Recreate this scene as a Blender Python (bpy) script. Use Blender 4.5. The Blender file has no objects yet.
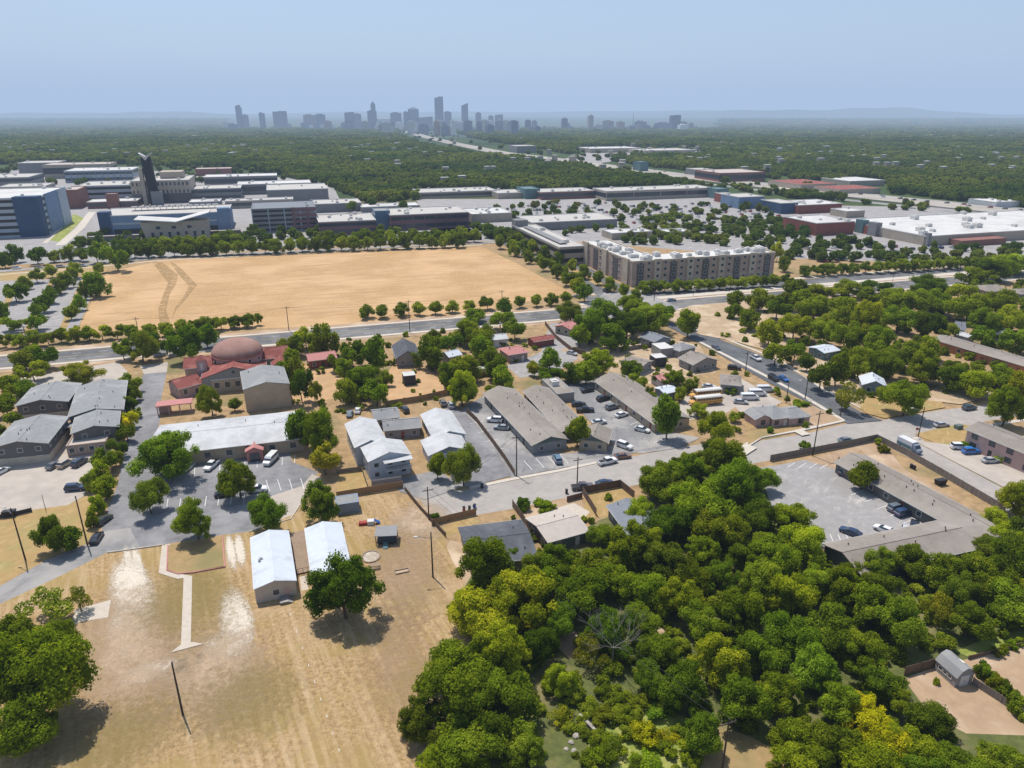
import bpy, math, random
import numpy as np
from mathutils import Vector, Matrix
R = random.Random(7)
rad = math.radians
# ------------------------------------------------------------------ camera geometry (drone 85 m up)
F, H = 711.0, 85.0
PT = math.atan((384-112)/F); SP, CP = math.sin(PT), math.cos(PT)
def G(px, py, z=0.0):
    """survey point: where the sight line through a photo pixel meets the level z"""
    a, b = px-512, py-384
    t = (H-z)/(F*SP+b*CP)
    return Vector((a*t, (F*CP-b*SP)*t, z))
def proj(x, y, z=0.0):
    dz = z-H
    zc = y*CP-dz*SP; yc = y*SP+dz*CP
    if zc <= 1: return (-9999, 9999)
    return (512+F*x/zc, 384-F*yc/zc)
def hgt(px, yb, yt):
    """height of something standing at ground pixel (px, yb) whose top is seen at yt"""
    p = G(px, yb); b = yt-384
    return H-p.y*(F*SP+b*CP)/(F*CP-b*SP)
def ppm(y, z=0): return (F*SP+(y-384)*CP)/(H-z)     # pixels per metre
GA = rad(17.5)                                       # street grid bearing
U = Vector((math.cos(GA), math.sin(GA), 0)); V = Vector((-math.sin(GA), math.cos(GA), 0))

sc = bpy.context.scene
col = sc.collection
# ------------------------------------------------------------------ materials
MATS = {}
def nodes(m):
    m.use_nodes = True
    return m.node_tree.nodes, m.node_tree.links
def mixc(nt, lk, fac, a, b, mode='MIX'):
    n = nt.new('ShaderNodeMix'); n.data_type = 'RGBA'; n.blend_type = mode
    for s, v in ((n.inputs[0], fac), (n.inputs[6], a), (n.inputs[7], b)):
        if hasattr(v, 'is_linked'): lk.new(v, s)
        elif isinstance(v, (int, float)): s.default_value = v
        else: s.default_value = (*v, 1)
    return n.outputs[2]
def ramp(nt, lk, src, lo, hi):
    n = nt.new('ShaderNodeMapRange'); lk.new(src, n.inputs[0])
    n.inputs[1].default_value = lo; n.inputs[2].default_value = hi
    return n.outputs[0]
def noise(nt, lk, vec, scale, detail=4, rough=.6, stretch=None):
    if stretch:
        for key, val in (('Rotation', (0, 0, stretch[1])), ('Scale', stretch[0])):
            mp = nt.new('ShaderNodeMapping'); lk.new(vec, mp.inputs[0]); mp.inputs[key].default_value = val; vec = mp.outputs[0]
    n = nt.new('ShaderNodeTexNoise'); lk.new(vec, n.inputs['Vector'])
    n.inputs['Scale'].default_value = scale; n.inputs['Detail'].default_value = detail; n.inputs['Roughness'].default_value = rough
    return n.outputs['Fac']
def mat(name, c1, c2=None, s=1.0, c3=None, s3=.1, lim3=(.5, .65), rough=.85, metal=0, spec=.3, world=True, stripes=None, brick=None, bump=0, streak=None):
    if name in MATS: return MATS[name]
    m = bpy.data.materials.new(name); nt, lk = nodes(m)
    b = nt['Principled BSDF']
    b.inputs['Roughness'].default_value = rough; b.inputs['Metallic'].default_value = metal
    b.inputs['Specular IOR Level'].default_value = spec
    if world: vec = nt.new('ShaderNodeNewGeometry').outputs['Position']
    else: vec = nt.new('ShaderNodeTexCoord').outputs['Object']
    c2 = c2 or tuple(x*.75 for x in c1)
    f = noise(nt, lk, vec, s, 6, .65)
    c = mixc(nt, lk, ramp(nt, lk, f, .35, .65), c1, c2)
    if c3:
        c = mixc(nt, lk, ramp(nt, lk, noise(nt, lk, vec, s3, 5, .6), *lim3), c, c3)
    if streak:   # (scale vector, angle, noise scale, colour, lo, hi)
        c = mixc(nt, lk, ramp(nt, lk, noise(nt, lk, vec, streak[2], 4, .7, (streak[0], streak[1])), streak[4], streak[5]), c, streak[3])
    if stripes:  # (axis, spacing, darkness): seams
        sx = nt.new('ShaderNodeSeparateXYZ'); lk.new(vec, sx.inputs[0])
        ma = nt.new('ShaderNodeMath'); ma.operation = 'MULTIPLY'; lk.new(sx.outputs[stripes[0]], ma.inputs[0]); ma.inputs[1].default_value = 1/stripes[1]
        fr = nt.new('ShaderNodeMath'); fr.operation = 'FRACT'; lk.new(ma.outputs[0], fr.inputs[0])
        g = nt.new('ShaderNodeMath'); g.operation = 'LESS_THAN'; lk.new(fr.outputs[0], g.inputs[0]); g.inputs[1].default_value = stripes[3] if len(stripes) > 3 else .14
        fm = nt.new('ShaderNodeMath'); fm.operation = 'MULTIPLY'; lk.new(g.outputs[0], fm.inputs[0]); fm.inputs[1].default_value = stripes[2]
        c = mixc(nt, lk, fm.outputs[0], c, tuple(x*.35 for x in c1))
    lk.new(c, b.inputs['Base Color'])
    if bump:
        bp = nt.new('ShaderNodeBump'); lk.new(f, bp.inputs['Height']); bp.inputs['Strength'].default_value = bump; bp.inputs['Distance'].default_value = .3
        lk.new(bp.outputs[0], b.inputs['Normal'])
    MATS[name] = m
    return m
def paint_mat():
    m = bpy.data.materials.new('car_paint'); nt, lk = nodes(m); b = nt['Principled BSDF']
    oi = nt.new('ShaderNodeObjectInfo'); lk.new(oi.outputs['Color'], b.inputs['Base Color'])
    b.inputs['Roughness'].default_value = .3; b.inputs['Coat Weight'].default_value = .5; MATS['paint'] = m
paint_mat()
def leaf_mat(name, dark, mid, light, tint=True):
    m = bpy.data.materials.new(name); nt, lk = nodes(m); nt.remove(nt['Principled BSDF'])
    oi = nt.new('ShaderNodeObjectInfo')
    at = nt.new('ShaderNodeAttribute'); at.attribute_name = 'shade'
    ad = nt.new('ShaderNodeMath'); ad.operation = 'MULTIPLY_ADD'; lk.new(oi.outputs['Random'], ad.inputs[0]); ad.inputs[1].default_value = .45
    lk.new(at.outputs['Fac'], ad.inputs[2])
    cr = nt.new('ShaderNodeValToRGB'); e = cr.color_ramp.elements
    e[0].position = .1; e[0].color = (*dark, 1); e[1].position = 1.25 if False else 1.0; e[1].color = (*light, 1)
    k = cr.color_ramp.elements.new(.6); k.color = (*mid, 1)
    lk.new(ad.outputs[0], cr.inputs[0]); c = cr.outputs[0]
    if tint:
        c = mixc(nt, lk, 1.0, c, oi.outputs['Color'], 'MULTIPLY')
    else:
        ww = nt.new('ShaderNodeMath'); ww.operation = 'MULTIPLY'; ww.inputs[1].default_value = 7.31; lk.new(oi.outputs['Random'], ww.inputs[0])
        fr = nt.new('ShaderNodeMath'); fr.operation = 'FRACT'; lk.new(ww.outputs[0], fr.inputs[0])
        pw = nt.new('ShaderNodeMath'); pw.operation = 'POWER'; lk.new(fr.outputs[0], pw.inputs[0]); pw.inputs[1].default_value = 3
        c = mixc(nt, lk, pw.outputs[0], c, (.21, .20, .05))
        gp = nt.new('ShaderNodeNewGeometry').outputs['Position']
        c = mixc(nt, lk, ramp(nt, lk, noise(nt, lk, gp, .006, 5, .65), .42, .62), c, (.065, .115, .022)); c = mixc(nt, lk, ramp(nt, lk, noise(nt, lk, gp, .011, 4, .6), .60, .72), c, (.20, .19, .06))
    d = nt.new('ShaderNodeBsdfDiffuse'); t = nt.new('ShaderNodeBsdfTranslucent'); mx = nt.new('ShaderNodeMixShader')
    lk.new(c, d.inputs[0]); tc = mixc(nt, lk, 1.0, c, (1.25, 1.35, .5), 'MULTIPLY'); lk.new(tc, t.inputs[0])
    mx.inputs[0].default_value = .42; lk.new(d.outputs[0], mx.inputs[1]); lk.new(t.outputs[0], mx.inputs[2])
    lk.new(mx.outputs[0], nt['Material Output'].inputs[0]); MATS[name] = m
leaf_mat('leaf', (.072, .105, .007), (.22, .27, .016), (.46, .475, .042))
leaf_mat('leaf_far', (.06, .09, .012), (.175, .22, .028), (.31, .33, .055), tint=False)
M = MATS
mat('bark', (.12, .09, .065), (.07, .05, .035), 3, world=False)
mat('deadwood', (.27, .24, .20), (.17, .15, .13), 2, world=False)
mat('asphalt', (.135, .135, .14), (.10, .10, .105), .35, (.19, .185, .18), .08, (.45, .6), streak=((.06, 1.4, 1), -GA, 1.0, (.075, .075, .08), .55, .75))
mat('asphalt_dark', (.11, .115, .125), (.085, .088, .095), .3, (.15, .15, .155), .06, streak=((1, .1, 1), rad(-25), .8, (.16, .16, .165), .55, .8))
mat('asphalt_old', (.27, .26, .255), (.20, .195, .19), .5, (.34, .32, .30), .07, (.42, .62), streak=((1, .3, 1), rad(20), .3, (.16, .155, .155), .52, .75))
mat('lot_blue', (.225, .22, .225), (.165, .16, .168), .5, (.27, .265, .27), .09, (.45, .6), streak=((1, .2, 1), rad(70), .4, (.13, .13, .14), .55, .75))
mat('lot_mid', (.235, .23, .225), (.19, .185, .19), .6, (.34, .32, .30), .07, (.45, .6), streak=((1, .2, 1), rad(10), .5, (.16, .155, .155), .55, .72))
mat('concrete_street', (.39, .355, .32), (.32, .295, .27), .4, (.30, .275, .25), .06, (.5, .7), streak=((.15, 1.5, 1), -GA, .8, (.28, .26, .24), .58, .78))
mat('concrete_lot', (.345, .325, .315), (.27, .255, .25), .5, (.27, .255, .245), .08, (.5, .65), streak=((1, .3, 1), rad(40), .4, (.50, .46, .42), .55, .75))
mat('tan_lot', (.47, .41, .35), (.40, .35, .30), .4, (.34, .30, .265), .07, (.5, .7))
mat('concrete', (.55, .48, .40), (.46, .40, .33), 1.2)
mat('kerb_concrete', (.58, .52, .44), (.48, .43, .37), 1.2)
mat('gold_field', (.50, .315, .145), (.38, .225, .095), .7, (.54, .345, .175), .03, (.42, .6), streak=((.12, 1, 1), -GA, .3, (.33, .205, .095), .50, .74))
mat('gold_dark', (.40, .265, .11), (.32, .215, .085), .5, (.29, .24, .085), .12, (.5, .68), streak=((1, .2, 1), rad(30), .8, (.50, .37, .19), .55, .75))
mat('track', (.40, .265, .115), (.33, .215, .09), .5)
mat('sand', (.54, .34, .18), (.44, .275, .14), .3, (.42, .27, .14), .12)
mat('dirt', (.46, .34, .22), (.36, .26, .16), .3, (.56, .44, .31), .1)
mat('dry_lawn', (.38, .25, .115), (.28, .20, .085), .6, (.23, .19, .08), .07, (.52, .68))
mat('yard', (.42, .29, .18), (.33, .225, .14), .4, (.53, .40, .28), .1)
mat('green_grass', (.17, .22, .035), (.27, .29, .06), .8, (.40, .36, .12), .15)
mat('freeway_slab', (.42, .375, .32), (.33, .30, .26), .02, streak=((.1, 1, 1), rad(28), .05, (.24, .22, .2), .5, .7))
mat('wood_floor', (.13, .14, .035), (.07, .085, .022), .7, (.26, .20, .10), .09, (.52, .7))
mat('white_line', (.75, .74, .72), (.6, .6, .58), 2)
mat('yellow_line', (.5, .38, .08))
mat('metal_white', (.52, .52, .52), (.46, .465, .47), .6, (.36, .36, .36), .15, (.45, .7), rough=.6, world=False, stripes=(0, .9, .12, .08))
mat('metal_blue', (.56, .60, .65), (.51, .55, .60), .6, (.42, .44, .46), .2, (.5, .7), rough=.6, world=False, stripes=(0, .8, .14, .08))
mat('membrane', (.50, .47, .43), (.42, .395, .36), .25, (.46, .44, .41), .06, (.5, .7), world=False, streak=((1, .08, 1), 0, .6, (.48, .47, .45), .55, .8))
mat('white_roof', (.60, .585, .56), (.52, .51, .49), .12, (.44, .42, .40), .03, (.5, .7))
mat('shingle_brown', (.27, .235, .20), (.22, .19, .165), 1.2, (.31, .275, .24), .12, (.45, .65), world=False, bump=.2, stripes=(1, .35, .15, .2))
mat('shingle_grey', (.27, .27, .27), (.22, .22, .225), 1.2, (.32, .315, .31), .15, (.45, .65), world=False, stripes=(1, .35, .15, .2))
mat('shingle_blue', (.21, .225, .25), (.17, .185, .21), 1.2, world=False, stripes=(1, .4, .15, .2))
mat('shingle_dark', (.095, .10, .115), (.07, .075, .085), 1.2, (.12, .125, .14), .2, world=False, stripes=(1, .4, .2, .2))
mat('roof_lightgrey', (.27, .272, .27), (.225, .23, .23), .8, (.33, .33, .325), .12, world=False, stripes=(0, 1.2, .08, .06))
mat('tile_red', (.29, .085, .07), (.21, .06, .05), 1.5, (.36, .14, .11), .3, world=False, stripes=(0, .3, .25, .3))
mat('roof_pink', (.50, .22, .20), (.43, .19, .175), 1, world=False)
mat('dome_clay', (.33, .185, .15), (.28, .155, .125), .6, (.37, .22, .18), .2, world=False)
mat('roof_tan', (.48, .42, .37), (.42, .365, .32), .8, world=False)
for n, c in dict(wall_tan=(.46, .37, .27), wall_grey=(.30, .29, .285), wall_dark=(.15, .145, .14), wall_brick=(.36, .27, .225), wall_pink=(.52, .35, .315), wall_white=(.62, .62, .63),
                 wall_blue=(.22, .26, .32), wall_green=(.12, .165, .15), wall_teal=(.12, .20, .21), wall_cream=(.52, .45, .36), wall_bluewhite=(.52, .56, .63), garage_blue=(.18, .26, .38),
                 garage_navy=(.05, .09, .17), garage_pale=(.40, .45, .50), campus_tan=(.42, .36, .29), campus_red=(.27, .125, .10), campus_grey=(.24, .235, .24), apt_brick=(.42, .31, .255), apt_tan=(.50, .42, .33),
                 apt_dark=(.12, .11, .11), wall_red=(.26, .09, .07), purple_wall=(.22, .12, .13), tower_dark=(.022, .022, .028), orange_wall=(.45, .20, .11)).items():
    mat(n, c, tuple(x*.86 for x in c), .5, tuple(x*.75 for x in c), .15, (.5, .8), world=False)
mat('glass', (.03, .04, .055), (.05, .065, .085), 1, rough=.15, spec=.6, world=False)
mat('glass_blue', (.07, .13, .22), (.10, .18, .28), .5, rough=.2, spec=.6, world=False)
mat('trim', (.62, .60, .57), (.55, .53, .5), 1, world=False)
mat('trim_dark', (.06, .06, .06), (.045, .045, .045), 1, world=False)
mat('fence_wood', (.17, .11, .075), (.12, .08, .055), 1, world=False, stripes=(0, .3, .5, .15))
mat('fence_pale', (.33, .21, .11), (.26, .165, .09), 1, world=False, stripes=(0, .3, .4, .15))
mat('fence_grey', (.22, .19, .165), (.17, .145, .13), 1, world=False, stripes=(0, .3, .5, .15))
mat('pole_wood', (.075, .06, .048), (.05, .04, .034), 2, world=False)
mat('rubber', (.02, .02, .02)); mat('steel', (.35, .35, .36), rough=.4, metal=.6)
mat('plastic_or_shade_dark', (.03, .03, .035), rough=.5); mat('plastic_red', (.35, .04, .03), rough=.5); mat('plastic_blue', (.04, .12, .4), rough=.5)
mat('bus_yellow', (.62, .34, .09), (.55, .30, .08), 1, rough=.4, world=False)
mat('lamp_glass', (.8, .8, .7)); mat('lamp_red', (.4, .02, .02))
mat('deck_wood', (.33, .24, .17), (.26, .19, .135), 1, world=False, stripes=(0, .25, .4, .15))
mat('skin', (.35, .2, .13)); mat('shirt_red', (.30, .05, .04)); mat('jeans', (.04, .05, .08)); mat('hair', (.02, .015, .01))
mat('hill', (.045, .075, .035), (.06, .09, .045), .002, (.16, .15, .12), .0012, (.62, .68))
mat('rock', (.42, .38, .32), (.28, .25, .21), 1)
for i, c in enumerate([(.17, .22, .30), (.25, .28, .33), (.62, .60, .57), (.42, .33, .30), (.07, .10, .15), (.85, .85, .83)]):
    mat('tower_%d' % i, c, tuple(x*.8 for x in c), .02, world=False, stripes=(2, 4.0, .45, .45))
# ------------------------------------------------------------------ object helpers
def tag(o, label=None, cat=None, group=None, kind=None):
    if label: o['label'] = label
    if cat: o['category'] = cat
    if group: o['group'] = group
    if kind: o['kind'] = kind
    return o
def thing(name, label, cat, loc=(0, 0, 0), rz=0, group=None):
    o = bpy.data.objects.new(name, None); col.objects.link(o); o.empty_display_size = .5
    o.location = loc; o.rotation_euler = (0, 0, rz)
    return tag(o, label, cat, group)
class MB:
    def __init__(s): s.v = []; s.f = []
    def poly(s, pts):
        n = len(s.v); s.v += [tuple(p) for p in pts]; s.f.append(tuple(range(n, n+len(pts)))); return s
    def box(s, x0, x1, y0, y1, z0, z1):
        n = len(s.v)
        s.v += [(x0, y0, z0), (x1, y0, z0), (x1, y1, z0), (x0, y1, z0), (x0, y0, z1), (x1, y0, z1), (x1, y1, z1), (x0, y1, z1)]
        s.f += [tuple(n+i for i in q) for q in ((3, 2, 1, 0), (4, 5, 6, 7), (0, 1, 5, 4), (1, 2, 6, 5), (2, 3, 7, 6), (3, 0, 4, 7))]; return s
    def prism(s, pts, z0, z1):
        n = len(s.v); k = len(pts)
        s.v += [(p[0], p[1], z0) for p in pts]+[(p[0], p[1], z1) for p in pts]
        s.f.append(tuple(range(n+k-1, n-1, -1))); s.f.append(tuple(range(n+k, n+2*k)))
        for i in range(k):
            j = (i+1) % k; s.f.append((n+i, n+j, n+k+j, n+k+i))
        return s
    def tube(s, a, b, ra, rb, seg=8, cap=True):
        a = Vector(a); b = Vector(b); d = (b-a).normalized()
        x = d.orthogonal().normalized(); y = d.cross(x); n = len(s.v)
        for c, r in ((a, ra), (b, rb)):
            for i in range(seg):
                t = 2*math.pi*i/seg; s.v.append(tuple(c+x*r*math.cos(t)+y*r*math.sin(t)))
        for i in range(seg):
            j = (i+1) % seg; s.f.append((n+i, n+j, n+seg+j, n+seg+i))
        if cap: s.f.append(tuple(n+i for i in range(seg-1, -1, -1))); s.f.append(tuple(n+seg+i for i in range(seg)))
        return s
    def loft(s, st):
        """st: rings (same length lists of points), capped"""
        n = len(s.v); k = len(st[0])
        for r in st: s.v += [tuple(p) for p in r]
        for i in range(len(st)-1):
            for j in range(k):
                q = (j+1) % k; s.f.append((n+i*k+j, n+i*k+q, n+(i+1)*k+q, n+(i+1)*k+j))
        s.f.append(tuple(n+j for j in range(k-1, -1, -1))); m_ = n+(len(st)-1)*k; s.f.append(tuple(m_+j for j in range(k)))
        return s
    def mesh(s, name, m):
        me = bpy.data.meshes.new(name); me.from_pydata(s.v, [], s.f)
        me.materials.append(M[m] if isinstance(m, str) else m); return me
    def build(s, name, m, parent=None, smooth=False):
        me = s.mesh(name, m); o = bpy.data.objects.new(name, me); col.objects.link(o); o.parent = parent
        if smooth: me.polygons.foreach_set('use_smooth', [True]*len(me.polygons))
        return o
def inst(name, me, parent=None, loc=(0, 0, 0), rz=0, scale=None):
    o = bpy.data.objects.new(name, me); col.objects.link(o); o.parent = parent; o.location = loc; o.rotation_euler = (0, 0, rz)
    if scale: o.scale = scale
    return o
def dup(src, parent=None):
    c = src.copy(); col.objects.link(c); c.parent = parent
    for ch in src.children: dup(ch, c)
    return c
# ------------------------------------------------------------------ ground sheets
PAVED = []; PAVED_M = ('asphalt', 'asphalt_dark', 'asphalt_old', 'lot_blue', 'lot_mid', 'concrete_street', 'concrete_lot', 'tan_lot', 'kerb_concrete', 'concrete')
SHEETS = []      # (outline, boxes, z) of every laid surface, so that each new one lies 4 mm above what it overlaps
def boxes_of(quads): return [(min(p[0] for p in q), max(p[0] for p in q), min(p[1] for p in q), max(p[1] for p in q)) for q in quads]
def cross(a, b, c, d):
    o = lambda p, q, r: (q[0]-p[0])*(r[1]-p[1])-(q[1]-p[1])*(r[0]-p[0])
    return (o(a, b, c) > 0) != (o(a, b, d) > 0) and (o(c, d, a) > 0) != (o(c, d, b) > 0)
def overlap(P, Q):
    a, b = boxes_of([P])[0], boxes_of([Q])[0]
    if not (a[0] < b[1] and b[0] < a[1] and a[2] < b[3] and b[2] < a[3]): return False
    if inpoly(P[0][0], P[0][1], Q) or inpoly(Q[0][0], Q[0][1], P): return True
    return any(cross(P[i-1], P[i], Q[j-1], Q[j]) for i in range(len(P)) for j in range(len(Q)))
def next_z(polys, gap=.004):
    z = .006
    for op, ob, oz in SHEETS:
        if oz+gap > z and any(overlap(a, b) for a in polys for b in op): z = oz+gap
    return z
def surf(x, y):
    z = 0.0
    for polys, ob, oz in SHEETS:
        if oz > z and any(inpoly(x, y, q) for q in polys): z = oz
    return z
def inpoly(x, y, P):
    c = False; n = len(P); j = n-1
    for i in range(n):
        xi, yi = P[i][0], P[i][1]; xj, yj = P[j][0], P[j][1]
        if (yi > y) != (yj > y) and x < (xj-xi)*(y-yi)/(yj-yi)+xi: c = not c
        j = i
    return c
def sheet(name, pts, m, z=None, world=False):
    """flat ground area outlined by surveyed points"""
    P = [(p[0], p[1], 0) if world else tuple(G(*p)) for p in pts]
    if z is None: z = next_z([P])
    if m in PAVED_M: PAVED.append(P)
    SHEETS.append(([P], boxes_of([P]), z))
    me = bpy.data.meshes.new(name); me.from_pydata([(p[0], p[1], z) for p in P], [], [tuple(range(len(P)))]); me.materials.append(M[m])
    o = bpy.data.objects.new(name, me); col.objects.link(o); tag(o, kind='structure'); return o
def strip(name, pts, w, m, z=None, h=0, world=False):
    """ribbon of width w metres along surveyed points; h > 0 makes it a raised slab"""
    P = [Vector((p[0], p[1], 0)) if world else G(*p) for p in pts]
    mb = MB(); L = []; Rr = []
    for i, p in enumerate(P):
        d = (P[min(i+1, len(P)-1)]-P[max(i-1, 0)]).normalized(); n = Vector((-d.y, d.x, 0))*w/2
        L.append(p+n); Rr.append(p-n)
    quads = [[tuple(q) for q in (Rr[i], Rr[i+1], L[i+1], L[i])] for i in range(len(P)-1)]
    bx = boxes_of(quads)
    if z is None or h: z = next_z(quads)
    if m in PAVED_M: PAVED.extend(quads)
    if h: z += h
    SHEETS.append((quads, bx, z))
    for q in quads:
        if h: mb.prism(q, 0, z)
        else: mb.poly([(a[0], a[1], z) for a in q])
    o = mb.build(name, m); tag(o, kind='structure'); return o
# ------------------------------------------------------------------ buildings
WC = {}
def win_mesh(w, h, fm='trim', gm='glass'):
    k = (round(w, 1), round(h, 1), fm, gm)
    if k not in WC:
        a = MB()   # frame: four bars round the opening, facing -y
        t = .1
        a.box(-w/2-t, w/2+t, -.07, .05, -t, 0); a.box(-w/2-t, w/2+t, -.07, .05, h, h+t)
        a.box(-w/2-t, -w/2, -.07, .05, 0, h); a.box(w/2, w/2+t, -.07, .05, 0, h)
        b = MB().box(-w/2, w/2, -.03, .04, 0, h)
        WC[k] = (a.mesh('window', fm), b.mesh('pane', gm))
    return WC[k]
def add_window(parent, x, y, z, rz, w, h, fm='trim', gm='glass'):
    a, b = win_mesh(w, h, fm, gm)
    o = inst('window', a, parent, (x, y, z), rz); inst('pane', b, o); return o
def add_door(parent, x, y, rz, m='trim_dark', w=1.0):
    o = inst('door', MB().box(-w/2, w/2, -.06, .04, .05, 2.1).mesh('door', m), parent, (x, y, 0), rz)
    MB().box(w/2-.18, w/2-.1, -.12, -.06, .95, 1.08).build('handle', 'steel', o); return o
def faces_cam(root, nx, ny):
    a = root.rotation_euler.z; wx = nx*math.cos(a)-ny*math.sin(a); wy = nx*math.sin(a)+ny*math.cos(a)
    p = root.location; return (-wx*p.x-wy*p.y)/(p.length+.01) > .08
def gable_mesh(L, w, eh, rh, over, hip=0, th=.16):
    """roof of two slabs (hip > 0 slopes the ends too)"""
    mb = MB(); x = L/2; y = w/2; xr = x-hip
    for s in (-1, 1):
        q = [(-x, s*y, eh), (x, s*y, eh), (xr, 0, rh), (-xr, 0, rh)]
        if s > 0: q = q[::-1]
        n = len(mb.v); mb.v += q+[(a, b, c-th) for a, b, c in q]
        mb.f += [(n, n+1, n+2, n+3), (n+7, n+6, n+5, n+4)]+[(n+i, n+4+i, n+4+(i+1) % 4, n+(i+1) % 4) for i in range(4)]
    if hip:
        mb.poly([(x, -y, eh), (x, y, eh), (xr, 0, rh)]); mb.poly([(-x, y, eh), (-x, -y, eh), (-xr, 0, rh)])
    return mb
def body_gable(parent, L, w, eh, rh, over, wall, roof, cx=0, cy=0, rz=0, hip=0, name='wall', z0=0, gable_m=None, trim=True):
    hw = w/2-over; hl = L/2-over
    zt = lambda yy: rh-(rh-eh)*abs(yy)/(w/2)-.2
    mb = MB(); top = eh-.17 if hip else zt(hw)
    if hip: mb.prism([(-hl, -hw), (hl, -hw), (hl, hw), (-hl, hw)], z0, top+.1)
    else:
        ring = lambda xx: [(xx, -hw, z0), (xx, hw, z0), (xx, hw, top), (xx, 0, rh-.2), (xx, -hw, top)]
        mb.loft([ring(-hl), ring(hl)])
    o = mb.build(name, wall, parent); o.location = (cx, cy, 0); o.rotation_euler = (0, 0, rz)
    if gable_m and not hip:
        g = MB()
        for sx in (-1, 1):
            x = sx*(hl+.03); g.poly([(x, -hw, top+.02), (x, hw, top+.02), (x, 0, rh-.22)][::sx])
        g = g.build('gable_panel', gable_m, parent); g.location = (cx, cy, 0); g.rotation_euler = (0, 0, rz)
    r = gable_mesh(L, w, eh, rh, over, hip).build('roof', roof, parent); r.location = (cx, cy, 0); r.rotation_euler = (0, 0, rz)
    if trim:
        for s in (-1, 1): MB().box(-L/2, L/2, s*(w/2+.03)-.03, s*(w/2+.03)+.03, eh-.2, eh-.01).build('fascia', 'trim', r)
        c = MB()
        xr = L/2-hip; c.box(-xr, xr, -.14, .14, rh-.02, rh+.05); c.build('ridge_cap', roof, r)
    return o, r
def vents(r, L, w, eh, rh, n, seed=1, m='trim_dark'):
    q = random.Random(seed)
    for i in range(n):
        x = q.uniform(-L/2+1, L/2-1); y = q.uniform(-w*.35, w*.35); z = rh-(rh-eh)*abs(y)/(w/2)
        MB().tube((x, y, z-.1), (x, y, z+.38), .09, .09, 8).tube((x, y, z+.36), (x, y, z+.46), .15, .13, 8).build('vent_pipe', m, r)
def house(name, label, cat, A, B, width, eh, rh, wall, roof, over=.5, win=3.4, storeys=1, hip=0, gable_m=None, doors=1, nv=3, group=None, ww=1.1, wh=1.1, fm='trim', endwin=True):
    """A, B: surveyed ridge ends"""
    P = G(*A, rh); Q = G(*B, rh); L = (Q-P).length; c = (P+Q)/2; ang = math.atan2(Q.y-P.y, Q.x-P.x)
    t = thing(name, label, cat, (c.x, c.y, 0), ang, group)
    o, r = body_gable(t, L, width, eh, rh, over, wall, roof, hip=hip, gable_m=gable_m)
    vents(r, L, width, eh, rh, nv, int(A[0]))
    hw = width/2-over; hl = L/2-over; fh = (eh-.3)/storeys
    for (nx, ny, half, span, rz) in ((0, -1, hw, hl, 0), (0, 1, hw, hl, math.pi), (1, 0, hl, hw, math.pi/2), (-1, 0, hl, hw, -math.pi/2)):
        if not faces_cam(t, nx, ny) or not win or (nx and not endwin): continue
        n = max(1, int(2*span/win))
        for i in range(n):
            u = -span+2*span*(i+.5)/n
            x, y = (nx*half, u) if nx else (u, ny*half)
            for s in range(storeys):
                if s == 0 and doors and i % 3 == 1 and not nx: add_door(t, x, y, rz, ['trim_dark', 'wall_red', 'trim'][int(A[0]) % 3])
                else: add_window(t, x, y, fh*s+fh*.36, rz, ww, min(wh, fh*.5), fm)
    t['_d'] = 0; del t['_d']
    return t, L
def units(parent, x0, x1, y0, y1, z, n, seed, m='trim', big=1.0, name='roof_unit'):
    q = random.Random(seed)
    me = MB().box(-1, 1, -.8, .8, 0, 1.1).box(-.5, .5, -.5, .5, 1.1, 1.3).mesh(name, m)
    for i in range(n):
        s = big*q.uniform(.7, 1.3)
        inst(name, me, parent, (q.uniform(x0, x1), q.uniform(y0, y1), z), q.choice((0, 1.57)), (s, s, s))
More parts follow.
